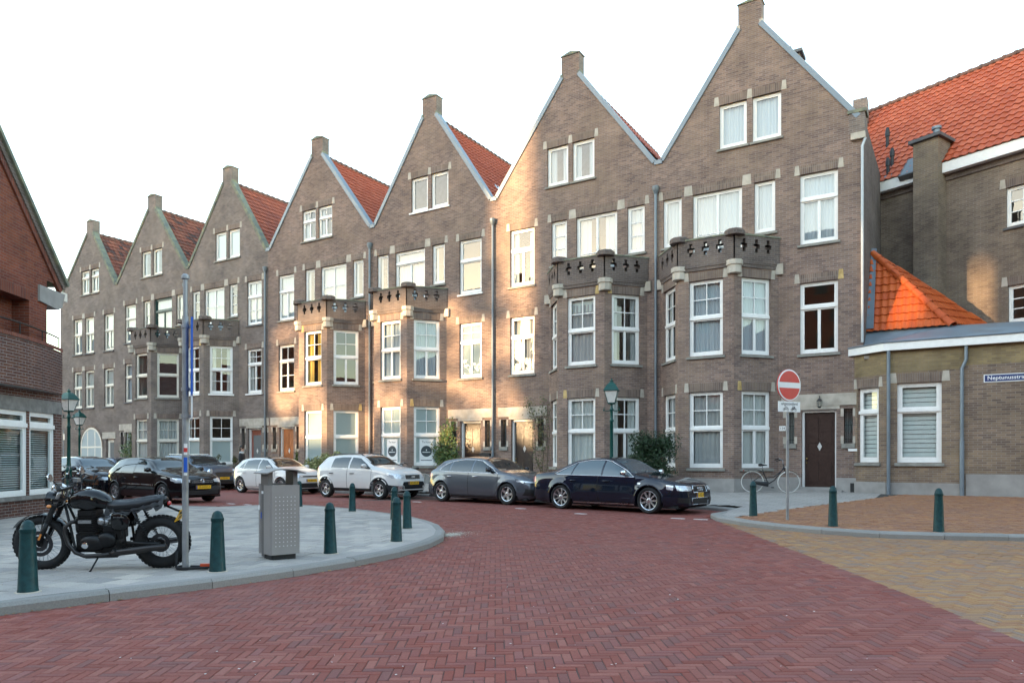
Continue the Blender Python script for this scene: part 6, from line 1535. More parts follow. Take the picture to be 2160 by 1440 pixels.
# ---- litter bin
bx_, by_ = on_ground(590, 1176, .104)
Bn = empty('litter_bin', (bx_, by_, .10), R(70), 'grey steel litter bin with dotted front and canopy on the left pavement', 'litter bin')
m = MB(); q = [(-.20,-.20),(.20,-.20),(.20,.13),(-.20,.13)]
def rbox(mb, x0, x1, y0, y1, z0, z1, r=.02): 
    P = [(x0+r,y0),(x1-r,y0),(x1,y0+r),(x1,y1-r),(x1-r,y1),(x0+r,y1),(x0,y1-r),(x0,y0+r)]; mb.ext([(x,y,z0) for x, y in P], [(x,y,z1) for x, y in P])
rbox(m, -.195, .195, -.20, .06, .07, .955); m.build('front_door', MATS['steel_bin'], Bn)
m = MB(); rbox(m, -.185, .185, .066, .16, .03, .955, .01); m.build('back_frame', MATS['bin_dark'], Bn)
m = MB(); rbox(m, -.195, .195, .162, .24, .06, .97, .015); m.build('rear_panel', MATS['steel_bin'], Bn)
m = MB(); rbox(m, -.16, .16, -.16, .14, 0, .072); m.build('plinth', MATS['black_plastic'], Bn)
m = MB(); m.box(-.192,-.135,-.12,.15,.955,1.13); m.build('canopy_post', MATS['bin_dark'], Bn); m = MB(); m.box(.135,.192,-.12,.15,.955,1.13); m.build('canopy_post', MATS['bin_dark'], Bn)
m = MB(); P_ = [(-.25,1.10),(-.12,1.145),(.0,1.155),(.13,1.145),(.27,1.10)]; A_ = P_ + [(x, z+.014) for x, z in P_[::-1]]; m.ext([(x,-.22,z) for x, z in A_], [(x,.26,z) for x, z in A_]); m.build('canopy', MATS['steel_bin'], Bn)
m = MB()
for i in range(6):
    for j in range(13): m.lathe([(.006,0),(.006,.002),(.004,.003)], 6, Matrix.Translation((-.125+.05*i+(.0 if j % 2 else .0), -.2005, .18+.052*j)) @ Matrix.Rotation(R(90), 4, 'X'))
m.build('perforation', MATS['white_paint'], Bn, kind='stuff')
m = MB(); m.lathe([(.035,0),(.035,.002)], 16, Matrix.Translation((-.196,.20,.66)) @ Matrix.Rotation(R(-90), 4, 'Y')); m.build('sticker', MATS['sign_white'], Bn)
m = MB(); m.box(-.186,-.1835,.08,.15,.84,.875); m.build('label_plate', MATS['sign_white'], Bn); m = MB(); m.box(-.19,-.1862,.14,.165,.52,.60); m.build('sticker', MATS['blue_panel'], Bn)
# ---- grey sign pole with a blue panel seen edge-on
px_, py_ = on_ground(391, 1201, .104)
Pp = empty('sign_pole', (px_, py_, .10), 0, 'galvanised pole with blue sign seen edge-on, beside the motorcycle', 'sign')
m = MB(); m.tube([(0,0,0),(0,0,2.95)], .036, 14); m.build('pole', MATS['galv'], Pp, True); m = MB(); m.tube([(0,0,2.945),(0,0,3.38)], .026, 12); m.lathe([(.03,3.375),(.045,3.385),(.045,3.42),(.02,3.44)], 12); m.build('pole_top', MATS['galv'], Pp, True)
vd = Vector((px_, py_)).normalized(); rt = Vector((vd.y, -vd.x)); pc_ = rt*.068
M4 = Matrix((Vector((vd.x,vd.y,0)), Vector((rt.x,rt.y,0)), Vector((0,0,1)))).transposed().to_4x4()
m = MB(); m.boxm(Matrix.Translation((pc_.x,pc_.y,2.46)) @ M4, .60, .022, .87); sg = m.build('sign_panel', MATS['blue_panel'], Pp)
m = MB(); m.boxm(Matrix.Translation((pc_.x-rt.x*.0,pc_.y-rt.y*.0,1.88)) @ M4, .45, .016, .26); m.build('lower_panel', MATS['sign_white'], Pp)
for z in (2.83, 2.10, 1.79): m = MB(); m.lathe([(.046,z-.02),(.046,z+.02)], 12); m.boxm(Matrix.Translation((pc_.x*.5,pc_.y*.5,z)) @ M4, .03, .06, .03); m.build('bracket', MATS['galv'], Pp)
for z, h_, mt_ in ((1.34,.13,'sign_white'), (1.37,.05,'sign_red'), (1.14,.17,'blue_panel'), (1.10,.03,'sign_white')):
    m = MB(); c_ = Vector((px_,py_)); a0 = math.atan2(-py_, -px_); m.grid([[(.0366*math.cos(a0+k*.16-.5)*(1.004 if mt_ == 'sign_red' else 1), .0366*math.sin(a0+k*.16-.5)*(1.004 if mt_ == 'sign_red' else 1), z+d_) for k in range(8)] for d_ in (0, h_)]); m.build('sticker', MATS[mt_], Pp, fix=False)
# ---- chain lock round the pole
CH = empty('chain_lock', (px_, py_, .105), 0, 'black fabric-covered chain lock lying round the foot of the grey pole', 'chain lock')
pts = []
for k in range(26):
    t = k/25; a = lerp(2.5, 6.2, t); pts.append((.075*math.cos(a)+lerp(-.02,.22,max(0,t-.45)*1.5), .075*math.sin(a)+lerp(0,.16,max(0,t-.5)*1.6), .024+.004*math.sin(9*t)))
m = MB(); m.tube([(-.16,.0,.20),(-.13,-.03,.10),(-.10,-.05,.03)] + pts, .017, 8); m.tube([(.0,.075,.026),(.1,.10,.03),(.2,.15,.028),(.27,.2,.026)], .017, 8); m.build('chain_sleeve', MATS['rubber'], CH, 'all')
mat('orange_plastic', (.60,.07,.02), .45, var=.1); m = MB(); m.boxm(Matrix.Translation((.20,.13,.055)) @ Matrix.Rotation(.6, 4, 'Z'), .12, .05, .03); m.build('lock_body', MATS['orange_plastic'], CH)
# ---- no entry sign
nx, ny = on_ground(1661, 1096, .12); nz = zr(nx, ny)
Ns = empty('no_entry_sign', (nx, ny, nz-.01), 0, 'round red no entry sign with white text plate on a grey pole', 'sign')
m = MB(); m.tube([(0,0,0),(0,0,3.0)], .03, 12); m.build('pole', MATS['galv'], Ns, True)
A4 = Matrix.Rotation(R(58), 4, 'Z') @ Matrix.Rotation(R(90), 4, 'X')     # local z -> facing direction
def disc(mb, r0, r1, z0, z1, zc): mb.lathe([(r1,z0),(r1,z1),(r0,z1)], 40, Matrix.Translation((0,0,zc)) @ A4, caps=False)
zc = 2.80; T4 = Matrix.Translation((0,0,zc)) @ A4
m = MB(); m.lathe([(.325,.030),(.325,.052),(.31,.055),(.001,.055)], 40, T4); dk = m.build('sign_disc', MATS['sign_white'], Ns, True)
for nm, up in (('red_field', 1), ('red_field', -1)):
    pts = [(.296*math.cos(a), up*.296*math.sin(a)) for a in [R(11)+(R(169)-R(11))*k/24 for k in range(25)]]; pts = [p for p in pts]
    yb = .058*up; P = [(x, y) for x, y in pts]; P[0] = (.29, yb); P[-1] = (-.29, yb)
    m = MB(); m.ext([T4 @ Vector((x,y,.0555)) for x, y in P], [T4 @ Vector((x,y,.058)) for x, y in P]); m.build(nm, MATS['sign_red'], dk)
m = MB(); m.lathe([(.328,.024),(.330,.03),(.330,.048),(.326,.05)], 40, T4, caps=False); m.build('rim', MATS['sign_red'], dk)
m = MB(); m.boxm(T4 @ Matrix.Translation((0,-.445,.045)), .62, .215, .014); pt_ = m.build('text_plate', MATS['sign_white'], Ns)
text_mesh('uitgezonderd', .088, MATS['ink'], 'plate_lettering', pt_, T4 @ Matrix.Translation((0,-.385,.0535)), .001)
for cx in (-.10, .12):
    m = MB()
    for wx in (-.055, .055): m.tube([(T4 @ Vector((cx+wx+.026*math.cos(q*math.pi/8), -.505+.026*math.sin(q*math.pi/8), .0535))) for q in range(17)], .0035, 4)
    for a_, b_ in (((-.055,-.505),(-.02,-.455)),((-.02,-.455),(.03,-.455)),((.03,-.455),(.055,-.505)),((-.055,-.505),(0,-.505)),((0,-.505),(.03,-.455)),((-.02,-.455),(0,-.505)),((.03,-.455),(.025,-.435)),((-.035,-.437),(-.01,-.437))): m.tube([T4 @ Vector((cx+a_[0],a_[1],.0535)), T4 @ Vector((cx+b_[0],b_[1],.0535))], .0035 if cx < 0 else .007, 4)
    m.build('bicycle_icon' if cx < 0 else 'moped_icon', MATS['ink'], pt_)
for z in (2.95, 2.66, 2.38): m = MB(); m.lathe([(.036,z-.015),(.036,z+.015)], 10); m.build('bracket', MATS['galv'], Ns)
# ---- lamp posts
def lamp(x, y, z, label, H=3.78, rz=0):
    L_ = empty('street_lamp', (x,y,z), rz, label, 'street lamp', 'green lantern street lamps'); s_ = H/3.9
    m = MB(); m.lathe([(.16,0),(.16,.25),(.14,.30),(.11,.34),(.105,.95),(.12,1.0),(.085,1.06),(.062,1.3),(.055,2.5),(.07,2.52),(.07,2.56),(.052,2.60),(.048,2.86),(.075,2.90),(.05,2.95),(.04,3.08)], 14, Matrix.Scale(s_,4)); m.build('post', MATS['lamp_green'], L_, True)
    m = MB()
    for sd in (-1,1):
        m.tube([Vector(p)*s_ for p in ((0,0,2.88),(sd*.16,0,2.86),(sd*.24,0,2.89),(sd*.25,0,2.97),(sd*.20,0,2.98))], .014, 6); m.ell((sd*.25*s_,0,2.89*s_),(.03,.03,.03),8,6)
        m.tube([Vector(p)*s_ for p in ((0,0,3.05),(sd*.06,0,3.10),(sd*.09,0,3.18))], .013, 6)
    m.build('ladder_bar', MATS['lamp_green'], L_, True)
    def sq(r, zz): return [(r*a*s_, r*b*s_, zz*s_) for a, b in ((-1,-1),(1,-1),(1,1),(-1,1))]
    m = MB(); b_, t_ = .115, .215
    for a, b in ((-1,-1),(1,-1),(1,1),(-1,1)): m.tube([(a*b_*s_,b*b_*s_,3.12*s_),(a*t_*s_,b*t_*s_,3.52*s_)], .011, 5)
    for r_, zz in ((b_,3.12),(t_,3.52)):
        q_ = sq(r_, zz); m.tube(q_+[q_[0]], .014, 5)
    m.ext(sq(.10,3.08), sq(.12,3.115)); m.build('lantern_frame', MATS['lamp_green'], L_)
    for k in range(4):
        q0, q1 = sq(b_-.004,3.13), sq(t_-.004,3.51); m = MB(); m.add([q0[k], q0[(k+1)%4], q1[(k+1)%4], q1[k]], [(0,1,2,3)]); m.build('lantern_pane', MATS['milk_glass'], L_, fix=False)
    m = MB(); pr_ = [(.255,3.52),(.235,3.56),(.15,3.70),(.14,3.72),(.07,3.78)]
    rows = [sq(r_, zz) for r_, zz in pr_]; m.grid(rows, True); m.f.append((3,2,1,0)); m.lathe([(.075,3.775),(.06,3.83),(.085,3.84),(.03,3.87),(.015,3.92)], 10, Matrix.Scale(s_,4)); m.build('lantern_roof', MATS['lamp_green'], L_)
    return L_
x, y = at_dist(1290, 22.6); lamp(x, y, zr(x,y)-.02, 'green lantern street lamp behind the dark navy saloon', 3.72, R(20))
x, y = at_dist(145, 24.3); lamp(x, y, .09, 'green lantern street lamp beside the corner building, nearest of the left pair', 3.62, R(15))
x, y = at_dist(167.5, 38.6); lamp(x, y, .1, 'smaller-looking green street lamp far down the row, behind the nearer left lamp', 3.85, R(15))
# ---- small far sign
x, y = at_dist(134, 40); Sg = empty('far_sign', (x,y,.05), R(-20), 'small white sign on a thin pole far away beside the corner building', 'sign'); m = MB(); m.tube([(0,0,0),(0,0,2.9)], .03, 8); m.build('pole', MATS['galv'], Sg); m = MB(); m.box(.03,.36,-.01,.01,2.36,2.68); m.build('sign_panel', MATS['sign_white'], Sg)
# ---- posters in the third house's bay
fp = Panel((APEX[2]-1.10-.92, FY-PB), (APEX[2]-1.10+.92, FY-PB)); fr_ = Panel((APEX[2]-1.10+.92, FY-PB), (APEX[2]-1.10+2.03, FY))
for pn_, c_, lb in ((fp, .92, 'white poster with dark round logo in the left bay window'), (fr_, .86, 'white poster with dark round logo in the right bay window beside the climber')):
    k = .30; zc = 1.72; m = MB(); pn_.box(m, c_-k, c_+k, -.133, -.130, zc-.52, zc+.50); po = tag(m.build('poster', MATS['sign_white']), lb, 'poster')
    def PP(u, z): return Vector(pn_.P(c_+u, -.1285, zc+z))
    m = MB(); m.add([tuple(PP(.235*math.cos(a), .235*math.sin(a)-.02)) for a in [2*math.pi*q/28 for q in range(28)]], [tuple(range(28))]); mat('poster_ink_'+str(int(c_*100)), (.035,.05,.06), .5, var=0); m.build('round_logo', MATS['poster_ink_'+str(int(c_*100))], po, fix=False)
    X3 = Matrix((Vector((pn_.d.x,pn_.d.y,0)), Vector((0,0,1)), Vector((pn_.n.x,pn_.n.y,0)))).transposed().to_4x4()
    text_mesh('Te huur', .12, MATS['ink'], 'lettering', po, Matrix.Translation(PP(0,.37)) @ X3, .001)
    m = MB(); pn_.box(m, c_-.02, c_+.02, -.128, -.1275, zc-.0, zc+.06); m.build('logo_mark', MATS['sign_white'], po); m = MB(); pn_.box(m, c_-.17, c_+.17, -.128, -.1275, zc-.075, zc-.045); m.build('logo_text_line', MATS['sign_white'], po)
    m = MB(); pn_.box(m, c_-.24, c_+.24, -.1295, -.129, zc-.42, zc-.39); m.build('small_print', MATS['ink'], po)
# small lantern-grey stone etc: sandbag-like stone base at the brown door
# ================================================================ MOTORCYCLE
mat('moto_black', (.006,.006,.007), .35, 0, .0, 1.0, var=0); mat('engine_black', (.007,.007,.008), .42, .2, .4, 0, var=.2, vs=25); mat('engine_metal', (.35,.35,.36), .35, .85, var=.15, vs=25); mat('seat_cover', (.010,.011,.014), .45, 0, .4, 0, var=.15); mat('exhaust', (.045,.042,.042), .4, .7, var=.15)
f0 = on_ground(92, 1200, .10); r0 = on_ground(346, 1197, .10)
md = Vector(((f0[0]+r0[0])/2, (f0[1]+r0[1])/2)); hd = math.atan2(f0[1]-r0[1], f0[0]-r0[0])
MO = empty('motorcycle', (md.x, md.y, .104), hd, 'black classic motorcycle with chunky tyres and covered seat, parked on the left pavement', 'motorcycle')
MO.rotation_euler = (R(-6), 0, hd); MO.scale = (.965,.965,.965)
FA, RA = (.70, .325), (-.70, .325)
def bike_wheel(parent, x, z, Rr, tr, rim, name='wheel', knobs=40, spokes=18, tyre='rubber', rimm='alloy', disc=.15, hubr=.045, y=0, steer=0, wide=1.0):
    m = MB(); n = 40; rows = []
    m.tube([(rim*math.cos(2*math.pi*k/n), 0, rim*math.sin(2*math.pi*k/n)) for k in range(n+1)], .014*max(.6,wide), 6, False); w_ = m.build(name, MATS[rimm], parent, True); w_.location = (x, y, z); w_.rotation_euler = (0, 0, steer)
    m = MB()
    for k in range(n+1):
        a = 2*math.pi*k/n; rows.append([((Rr-tr+tr*math.cos(b))*math.cos(a), tr*wide*math.sin(b), (Rr-tr+tr*math.cos(b))*math.sin(a)) for b in [2*math.pi*j/12 for j in range(12)]])
    m.grid(rows, True)
    if knobs:
        for k in range(knobs):
            a = 2*math.pi*k/knobs
            for yy, rr_, ww in ((-.55,.93,.34),(0,1.0,.42),(.55,.93,.34)):
                rad = Rr - tr + tr*math.sqrt(max(0,1-yy*yy)) ; ao = a + (math.pi/knobs if yy == 0 else 0)
                M4 = Matrix.Rotation(-ao, 4, 'Y') @ Matrix.Translation((rad+.003, yy*tr*wide, 0)) @ Matrix.Rotation(-yy*1.0, 4, 'Z'); m.boxm(M4, .016, ww*tr*wide, 2*math.pi*Rr/knobs*.58)
    m.build('tyre', MATS[tyre], w_, True, fix=not knobs)
    m = MB(); ns = spokes
    for k in range(ns):
        a = 2*math.pi*k/ns; sd = 1 if k % 2 else -1; b = a + (.35 if (k//2) % 2 else -.35)
        m.tube([(hubr*math.cos(b), sd*.03*wide, hubr*math.sin(b)), (rim*math.cos(a), 0, rim*math.sin(a))], .0028 if disc else .0014, 4, False)
    m.build('spokes', MATS['galv'], w_, kind='stuff')
    m = MB(); m.lathe([(hubr,-.05*wide),(hubr*.7,-.03*wide),(hubr*.7,.03*wide),(hubr,.05*wide)], 14, Matrix.Rotation(R(90), 4, 'X')); m.build('hub', MATS['engine_black'] if disc else MATS['galv'], w_, True)
    if disc:
        m = MB(); m.lathe([(disc,.062),(disc,.067),(disc-.045,.067),(disc-.045,.062)], 30, Matrix.Rotation(R(-90), 4, 'X'), caps=False); m.lathe([(disc-.06,.06),(disc-.06,.068),(hubr,.068)], 10, Matrix.Rotation(R(-90), 4, 'X'), caps=False); m.build('brake_disc', MATS['alloy_dark'], w_, True)
    return w_
bike_wheel(MO, FA[0], FA[1], .328, .052, .245, disc=.155, spokes=28); bike_wheel(MO, RA[0], RA[1], .325, .068, .225, wide=1.05, disc=.115, spokes=28)
def mt(name, pts, r, mtl, n=8, par=None): m = MB(); m.tube(pts, r, n); return m.build(name, MATS[mtl], par or MO, 'all')
ax = Vector((.70,0,.325)); hdp = Vector((.43,0,.93)); ud = (hdp-ax).normalized()
for s in (-1, 1):
    o = Vector((0, s*.095, 0)); f_ = mt('fork', [ax+o, ax+o+ud*.30], .030, 'engine_black', 10); mt('fork_gaiter', [ax+o+ud*(.28+.022*k) for k in range(12)], [.034 if k % 2 else .028 for k in range(12)], 'rubber', 10, f_); mt('fork_tube', [ax+o+ud*.5, ax+o+ud*.74], .021, 'engine_metal', 10, f_)
m = MB(); c = ax+ud*.64; m.boxm(Matrix.Translation(ax+ud*.58), .07, .24, .035); m.boxm(Matrix.Translation(ax+ud*.72), .07, .24, .03); m.build('triple_clamp', MATS['engine_black'], MO)
m = MB(); rows = []
for k in range(15):
    a = R(30) + R(115)*k/14; rows.append([(ax.x + (.352+.012*math.cos(b))*math.cos(a), .062*math.sin(b), ax.z + (.352+.012*math.cos(b))*math.sin(a)) for b in [R(-80)+R(160)*j/6 for j in range(7)]])
m.grid(rows); m.build('front_mudguard', MATS['moto_black'], MO, 'all', fix=False)
mt('mudguard_stay', [(.70,.085,.34),(.62,.08,.67)], .006, 'engine_black', 5)
# headlight, gauges, bars
X4 = Matrix.Translation((.53,0,.845)) @ Matrix.Rotation(R(90), 4, 'Y')
m = MB(); m.lathe([(.02,-.10),(.07,-.085),(.098,-.03),(.102,.03),(.104,.05)], 20, X4); hl = m.build('headlight', MATS['moto_black'], MO, True); m = MB(); m.lathe([(.104,.045),(.107,.052),(.105,.06),(.092,.058)], 24, X4, caps=False); m.build('headlight_rim', MATS['moto_black'], hl, True); m = MB(); m.lathe([(.093,.055),(.06,.068),(.002,.073)], 20, X4); m.build('headlight_lens', MATS['lamp_clear'], hl, True)
for s in (-1, 1):
    G4 = Matrix.Translation((.47, s*.062, 1.0)) @ Matrix.Rotation(R(-35), 4, 'Y'); m = MB(); m.lathe([(.035,-.05),(.048,-.02),(.05,.015),(.046,.022)], 16, G4); gg = m.build('gauge', MATS['chrome'], MO, True); m = MB(); m.lathe([(.044,.0225),(.001,.023)], 16, G4); m.build('dial', MATS['sign_white'], gg)
hb = mt('handlebar', [(.27,.40,1.02),(.33,.30,1.05),(.40,.14,1.02),(.42,.06,.985),(.42,-.06,.985),(.40,-.14,1.02),(.33,-.30,1.05),(.27,-.40,1.02)], .012, 'engine_black')
for s in (-1, 1):
    mt('grip', [(.34,s*.28,1.05),(.265,s*.41,1.018)], .018, 'rubber', 8, hb); mt('lever', [(.37,s*.24,1.045),(.38,s*.30,1.04),(.31,s*.40,1.02)], .007, 'engine_metal', 5, hb)
    m = MB(); m.boxm(Matrix.Translation((.37,s*.21,1.06)) @ Matrix.Rotation(.3*s, 4, 'Z'), .07,.05,.045); m.build('switch_cluster', MATS['engine_metal'], hb); 
    mm_ = mt('mirror', [(.35,s*.26,1.06),(.38,s*.33,1.13)], .006, 'engine_black', 5); m = MB(); m.lathe([(.002,-.012),(.045,-.01),(.05,.0),(.046,.008),(.002,.009)], 16, Matrix.Translation((.38,s*.36,1.16)) @ Matrix.Rotation(R(-80), 4, 'Y')); m.build('mirror_head', MATS['chrome'], mm_, True)
    mt('indicator', [(.50,s*.11,.80),(.50,s*.17,.80)], .008, 'engine_black', 5); m = MB(); m.ell((.50,s*.19,.80),(.028,.022,.022)); m.build('indicator_lens', MATS['lamp_amber'], hl, 'all')
m = MB(); m.boxm(Matrix.Translation((.655,.135,.42)) @ Matrix.Rotation(R(-23), 4, 'Y'), .02,.012,.075); m.build('reflector', MATS['lamp_amber'], MO)
# tank
def loft(name, secs, mtl, par=None, n=14, wr=0.0, sup=.8):
    rows = []
    for (x, zc, hz, hy) in secs:
        rows.append([(x, hy*math.copysign(abs(math.cos(a))**sup, math.cos(a)), zc + hz*math.copysign(abs(math.sin(a))**sup, math.sin(a)) + (wr*math.sin(x*70+a*3) if wr else 0)) for a in [2*math.pi*k/n for k in range(n)]])
    m = MB(); o = len(m.v); m.grid(rows, True); m.f.append(tuple(range(n))[::-1]); m.f.append(tuple(range((len(rows)-1)*n, len(rows)*n))); return m.build(name, MATS[mtl], par or MO, 'all')
tk = loft('fuel_tank', [(.345,.83,.03,.05),(.33,.835,.07,.10),(.28,.845,.105,.128),(.20,.855,.122,.14),(.10,.86,.122,.138),(.0,.845,.112,.125),(-.09,.82,.085,.10),(-.15,.80,.05,.07),(-.165,.79,.02,.03)], 'moto_black', None, 18)
m = MB(); m.lathe([(.032,.975),(.034,.99),(.025,1.0),(.002,1.002)], 14, Matrix.Translation((.13,0,0))); m.build('fuel_cap', MATS['chrome'], tk, True)
for s in (-1, 1):
    m = MB(); m.grid([[(.22-.06*k*1.0*.55, s*(.148-.001*k*k), .80+.055*math.sin(math.pi*k/8)*q) for k in range(9)] for q in (-.9, .9)]); m.build('knee_pad', MATS['rubber'], tk, 'all', fix=False)
# seat with a loose cover
st = loft('seat', [(-.10,.775,.02,.08),(-.12,.78,.055,.115),(-.22,.775,.062,.128),(-.34,.782,.060,.13),(-.48,.80,.058,.125),(-.60,.825,.055,.115),(-.70,.845,.050,.10),(-.76,.85,.035,.075),(-.785,.85,.012,.03)], 'seat_cover', None, 18, .0035)
cv = MB(); rows = []
for k in range(22):
    x = -.10 - .66*k/21; zt = interp([(-.78,.86),(-.6,.845),(-.34,.80),(-.10,.79)], x); dr = .085 + .02*math.sin(k*1.7) + .012*math.sin(k*3.1)
    rows.append([(x + .008*math.sin(k*2+j), .128*q + (.006*math.sin(k*2.3+j*2)), zt + .055 - (.055+dr)*abs(q)**2.2) for j, q in enumerate((-1.06,-.95,-.75,-.45,0,.45,.75,.95,1.06))])
cv.grid(rows); cv.build('seat_cover', MATS['seat_cover'], st, 'all', fix=False)
# frame, engine
for s in (-1, 1):
    mt('frame_tube', [(.40,s*.03,.80),(.33,s*.08,.55),(.26,s*.12,.25),(.14,s*.13,.17),(-.22,s*.13,.18),(-.32,s*.12,.30),(-.30,s*.12,.55),(-.22,s*.11,.72)], .016, 'engine_black'); mt('subframe', [(-.15,s*.11,.73),(-.45,s*.12,.735),(-.72,s*.11,.79)], .014, 'engine_black')
    mt('swingarm', [(-.28,s*.11,.34),(-.50,s*.125,.33),(-.72,s*.125,.325)], .024, 'engine_black')
    sh = mt('shock', [(-.60,s*.145,.36),(-.43,s*.14,.72)], .014, 'engine_black'); d_ = Vector((.17,0,.36)); p0 = Vector((-.60,s*.145,.36)); u_ = d_.normalized(); a_ = u_.orthogonal().normalized(); b_ = u_.cross(a_)
    mt('shock_spring', [p0 + d_*(.2+.62*k/60) + (a_*math.cos(k*.9)+b_*math.sin(k*.9))*.027 for k in range(61)], .0055, 'engine_black', 5, sh)
    ml = mt('exhaust_pipe', [(.22,s*.075,.60),(.30,s*.11,.595),(.355,s*.14,.54),(.36,s*.15,.46),(.32,s*.16,.34),(.24,s*.165,.235),(.14,s*.17,.195),(-.05,s*.175,.20),(-.18,s*.18,.225)], .024, 'exhaust', 12)
    mt('silencer', [(-.16,s*.18,.222),(-.22,s*.182,.232),(-.24,s*.182,.235),(-.62,s*.19,.285),(-.80,s*.195,.305),(-.82,s*.195,.307)], [.026,.036,.042,.042,.036,.028], 'exhaust', 14, ml)
    mt('rear_indicator', [(-.70,s*.09,.74),(-.72,s*.15,.74)], .007, 'engine_black', 5)
m = MB(); m.boxm(Matrix.Translation((.02,0,.34)), .46,.24,.22); m.boxm(Matrix.Translation((-.16,0,.46)), .20,.2,.16); en = m.build('engine', MATS['engine_black'], MO)
for k in range(9): m = MB(); rbox(m, .0, .25, -.15, .15, .475+.022*k, .486+.022*k, .03); m.build('cooling_fin', MATS['engine_black'], en)
m = MB(); rbox(m, .02, .23, -.12, .12, .45, .70, .02); m.build('cylinder_block', MATS['engine_black'], en); m = MB(); rbox(m, .02, .23, -.13, .13, .675, .735, .04); m.build('rocker_cover', MATS['engine_black'], en)
m = MB(); m.box(.05,.20,.131,.156,.585,.625); m.build('name_badge', MATS['engine_metal'], en)
for s in (-1, 1):
    m = MB(); m.ell((.06,s*.13,.335),(.165,.055,.105),18,10); m.ell((-.10,s*.125,.37),(.12,.05,.10),16,8); ec = m.build('engine_cover', MATS['engine_black'], en, 'all'); m = MB(); m.lathe([(.038,0),(.038,.01),(.03,.013),(.002,.014)], 18, Matrix.Translation((.12,s*.178,.325)) @ Matrix.Rotation(R(-90)*s, 4, 'X')); m.build('cover_badge', MATS['chrome'], ec, True)
    m = MB(); m.lathe([(.03,0),(.034,.03),(.034,.10),(.028,.12)], 14, Matrix.Translation((.0,s*.075,.60)) @ Matrix.Rotation(R(-95), 4, 'Y')); m.ell((-.04,s*.10,.60),(.05,.04,.05),12,8); m.build('throttle_body', MATS['engine_metal'], en, True)
    loft('side_panel', [(-.16,.60,.03,.01),(-.18,.60,.10,.02),(-.26,.60,.115,.022),(-.34,.60,.10,.02),(-.37,.60,.03,.01)], 'moto_black').location = (0, s*.125, 0)
    mt('foot_peg', [(-.22,s*.14,.27),(-.22,s*.24,.275)], .012, 'rubber', 6)
text_mesh('BONNEVILLE', .022, MATS['galv'], 'lettering', MO, Matrix.Translation((-.265,.1485,.655)) @ Matrix.Rotation(R(180), 4, 'Z') @ Matrix.Rotation(R(90), 4, 'X'), .0008)
mt('side_stand', [(-.02,.14,.20),(.03,.26,.045),(.05,.27,.02)], .011, 'engine_black', 6)
M4 = Matrix.Translation((-.93,0,.66)) @ Matrix.Rotation(R(-28), 4, 'Y'); m = MB(); m.boxm(M4, .008,.21,.165); pl_o = m.build('number_plate', MATS['plate_yellow'], MO); mt('plate_bracket', [(-.74,0,.78),(-.92,0,.70)], .014, 'engine_black', 6)
text_mesh('MK-23\n-FD', .065, MATS['ink'], 'plate_lettering', pl_o, M4 @ Matrix.Translation((-.006,0,0)) @ Matrix.Rotation(R(-90), 4, 'Z') @ Matrix.Rotation(R(90), 4, 'X'), .001)
m = MB(); m.ell((-.80,0,.80),(.025,.04,.028)); m.build('tail_light', MATS['lamp_red'], MO, 'all')
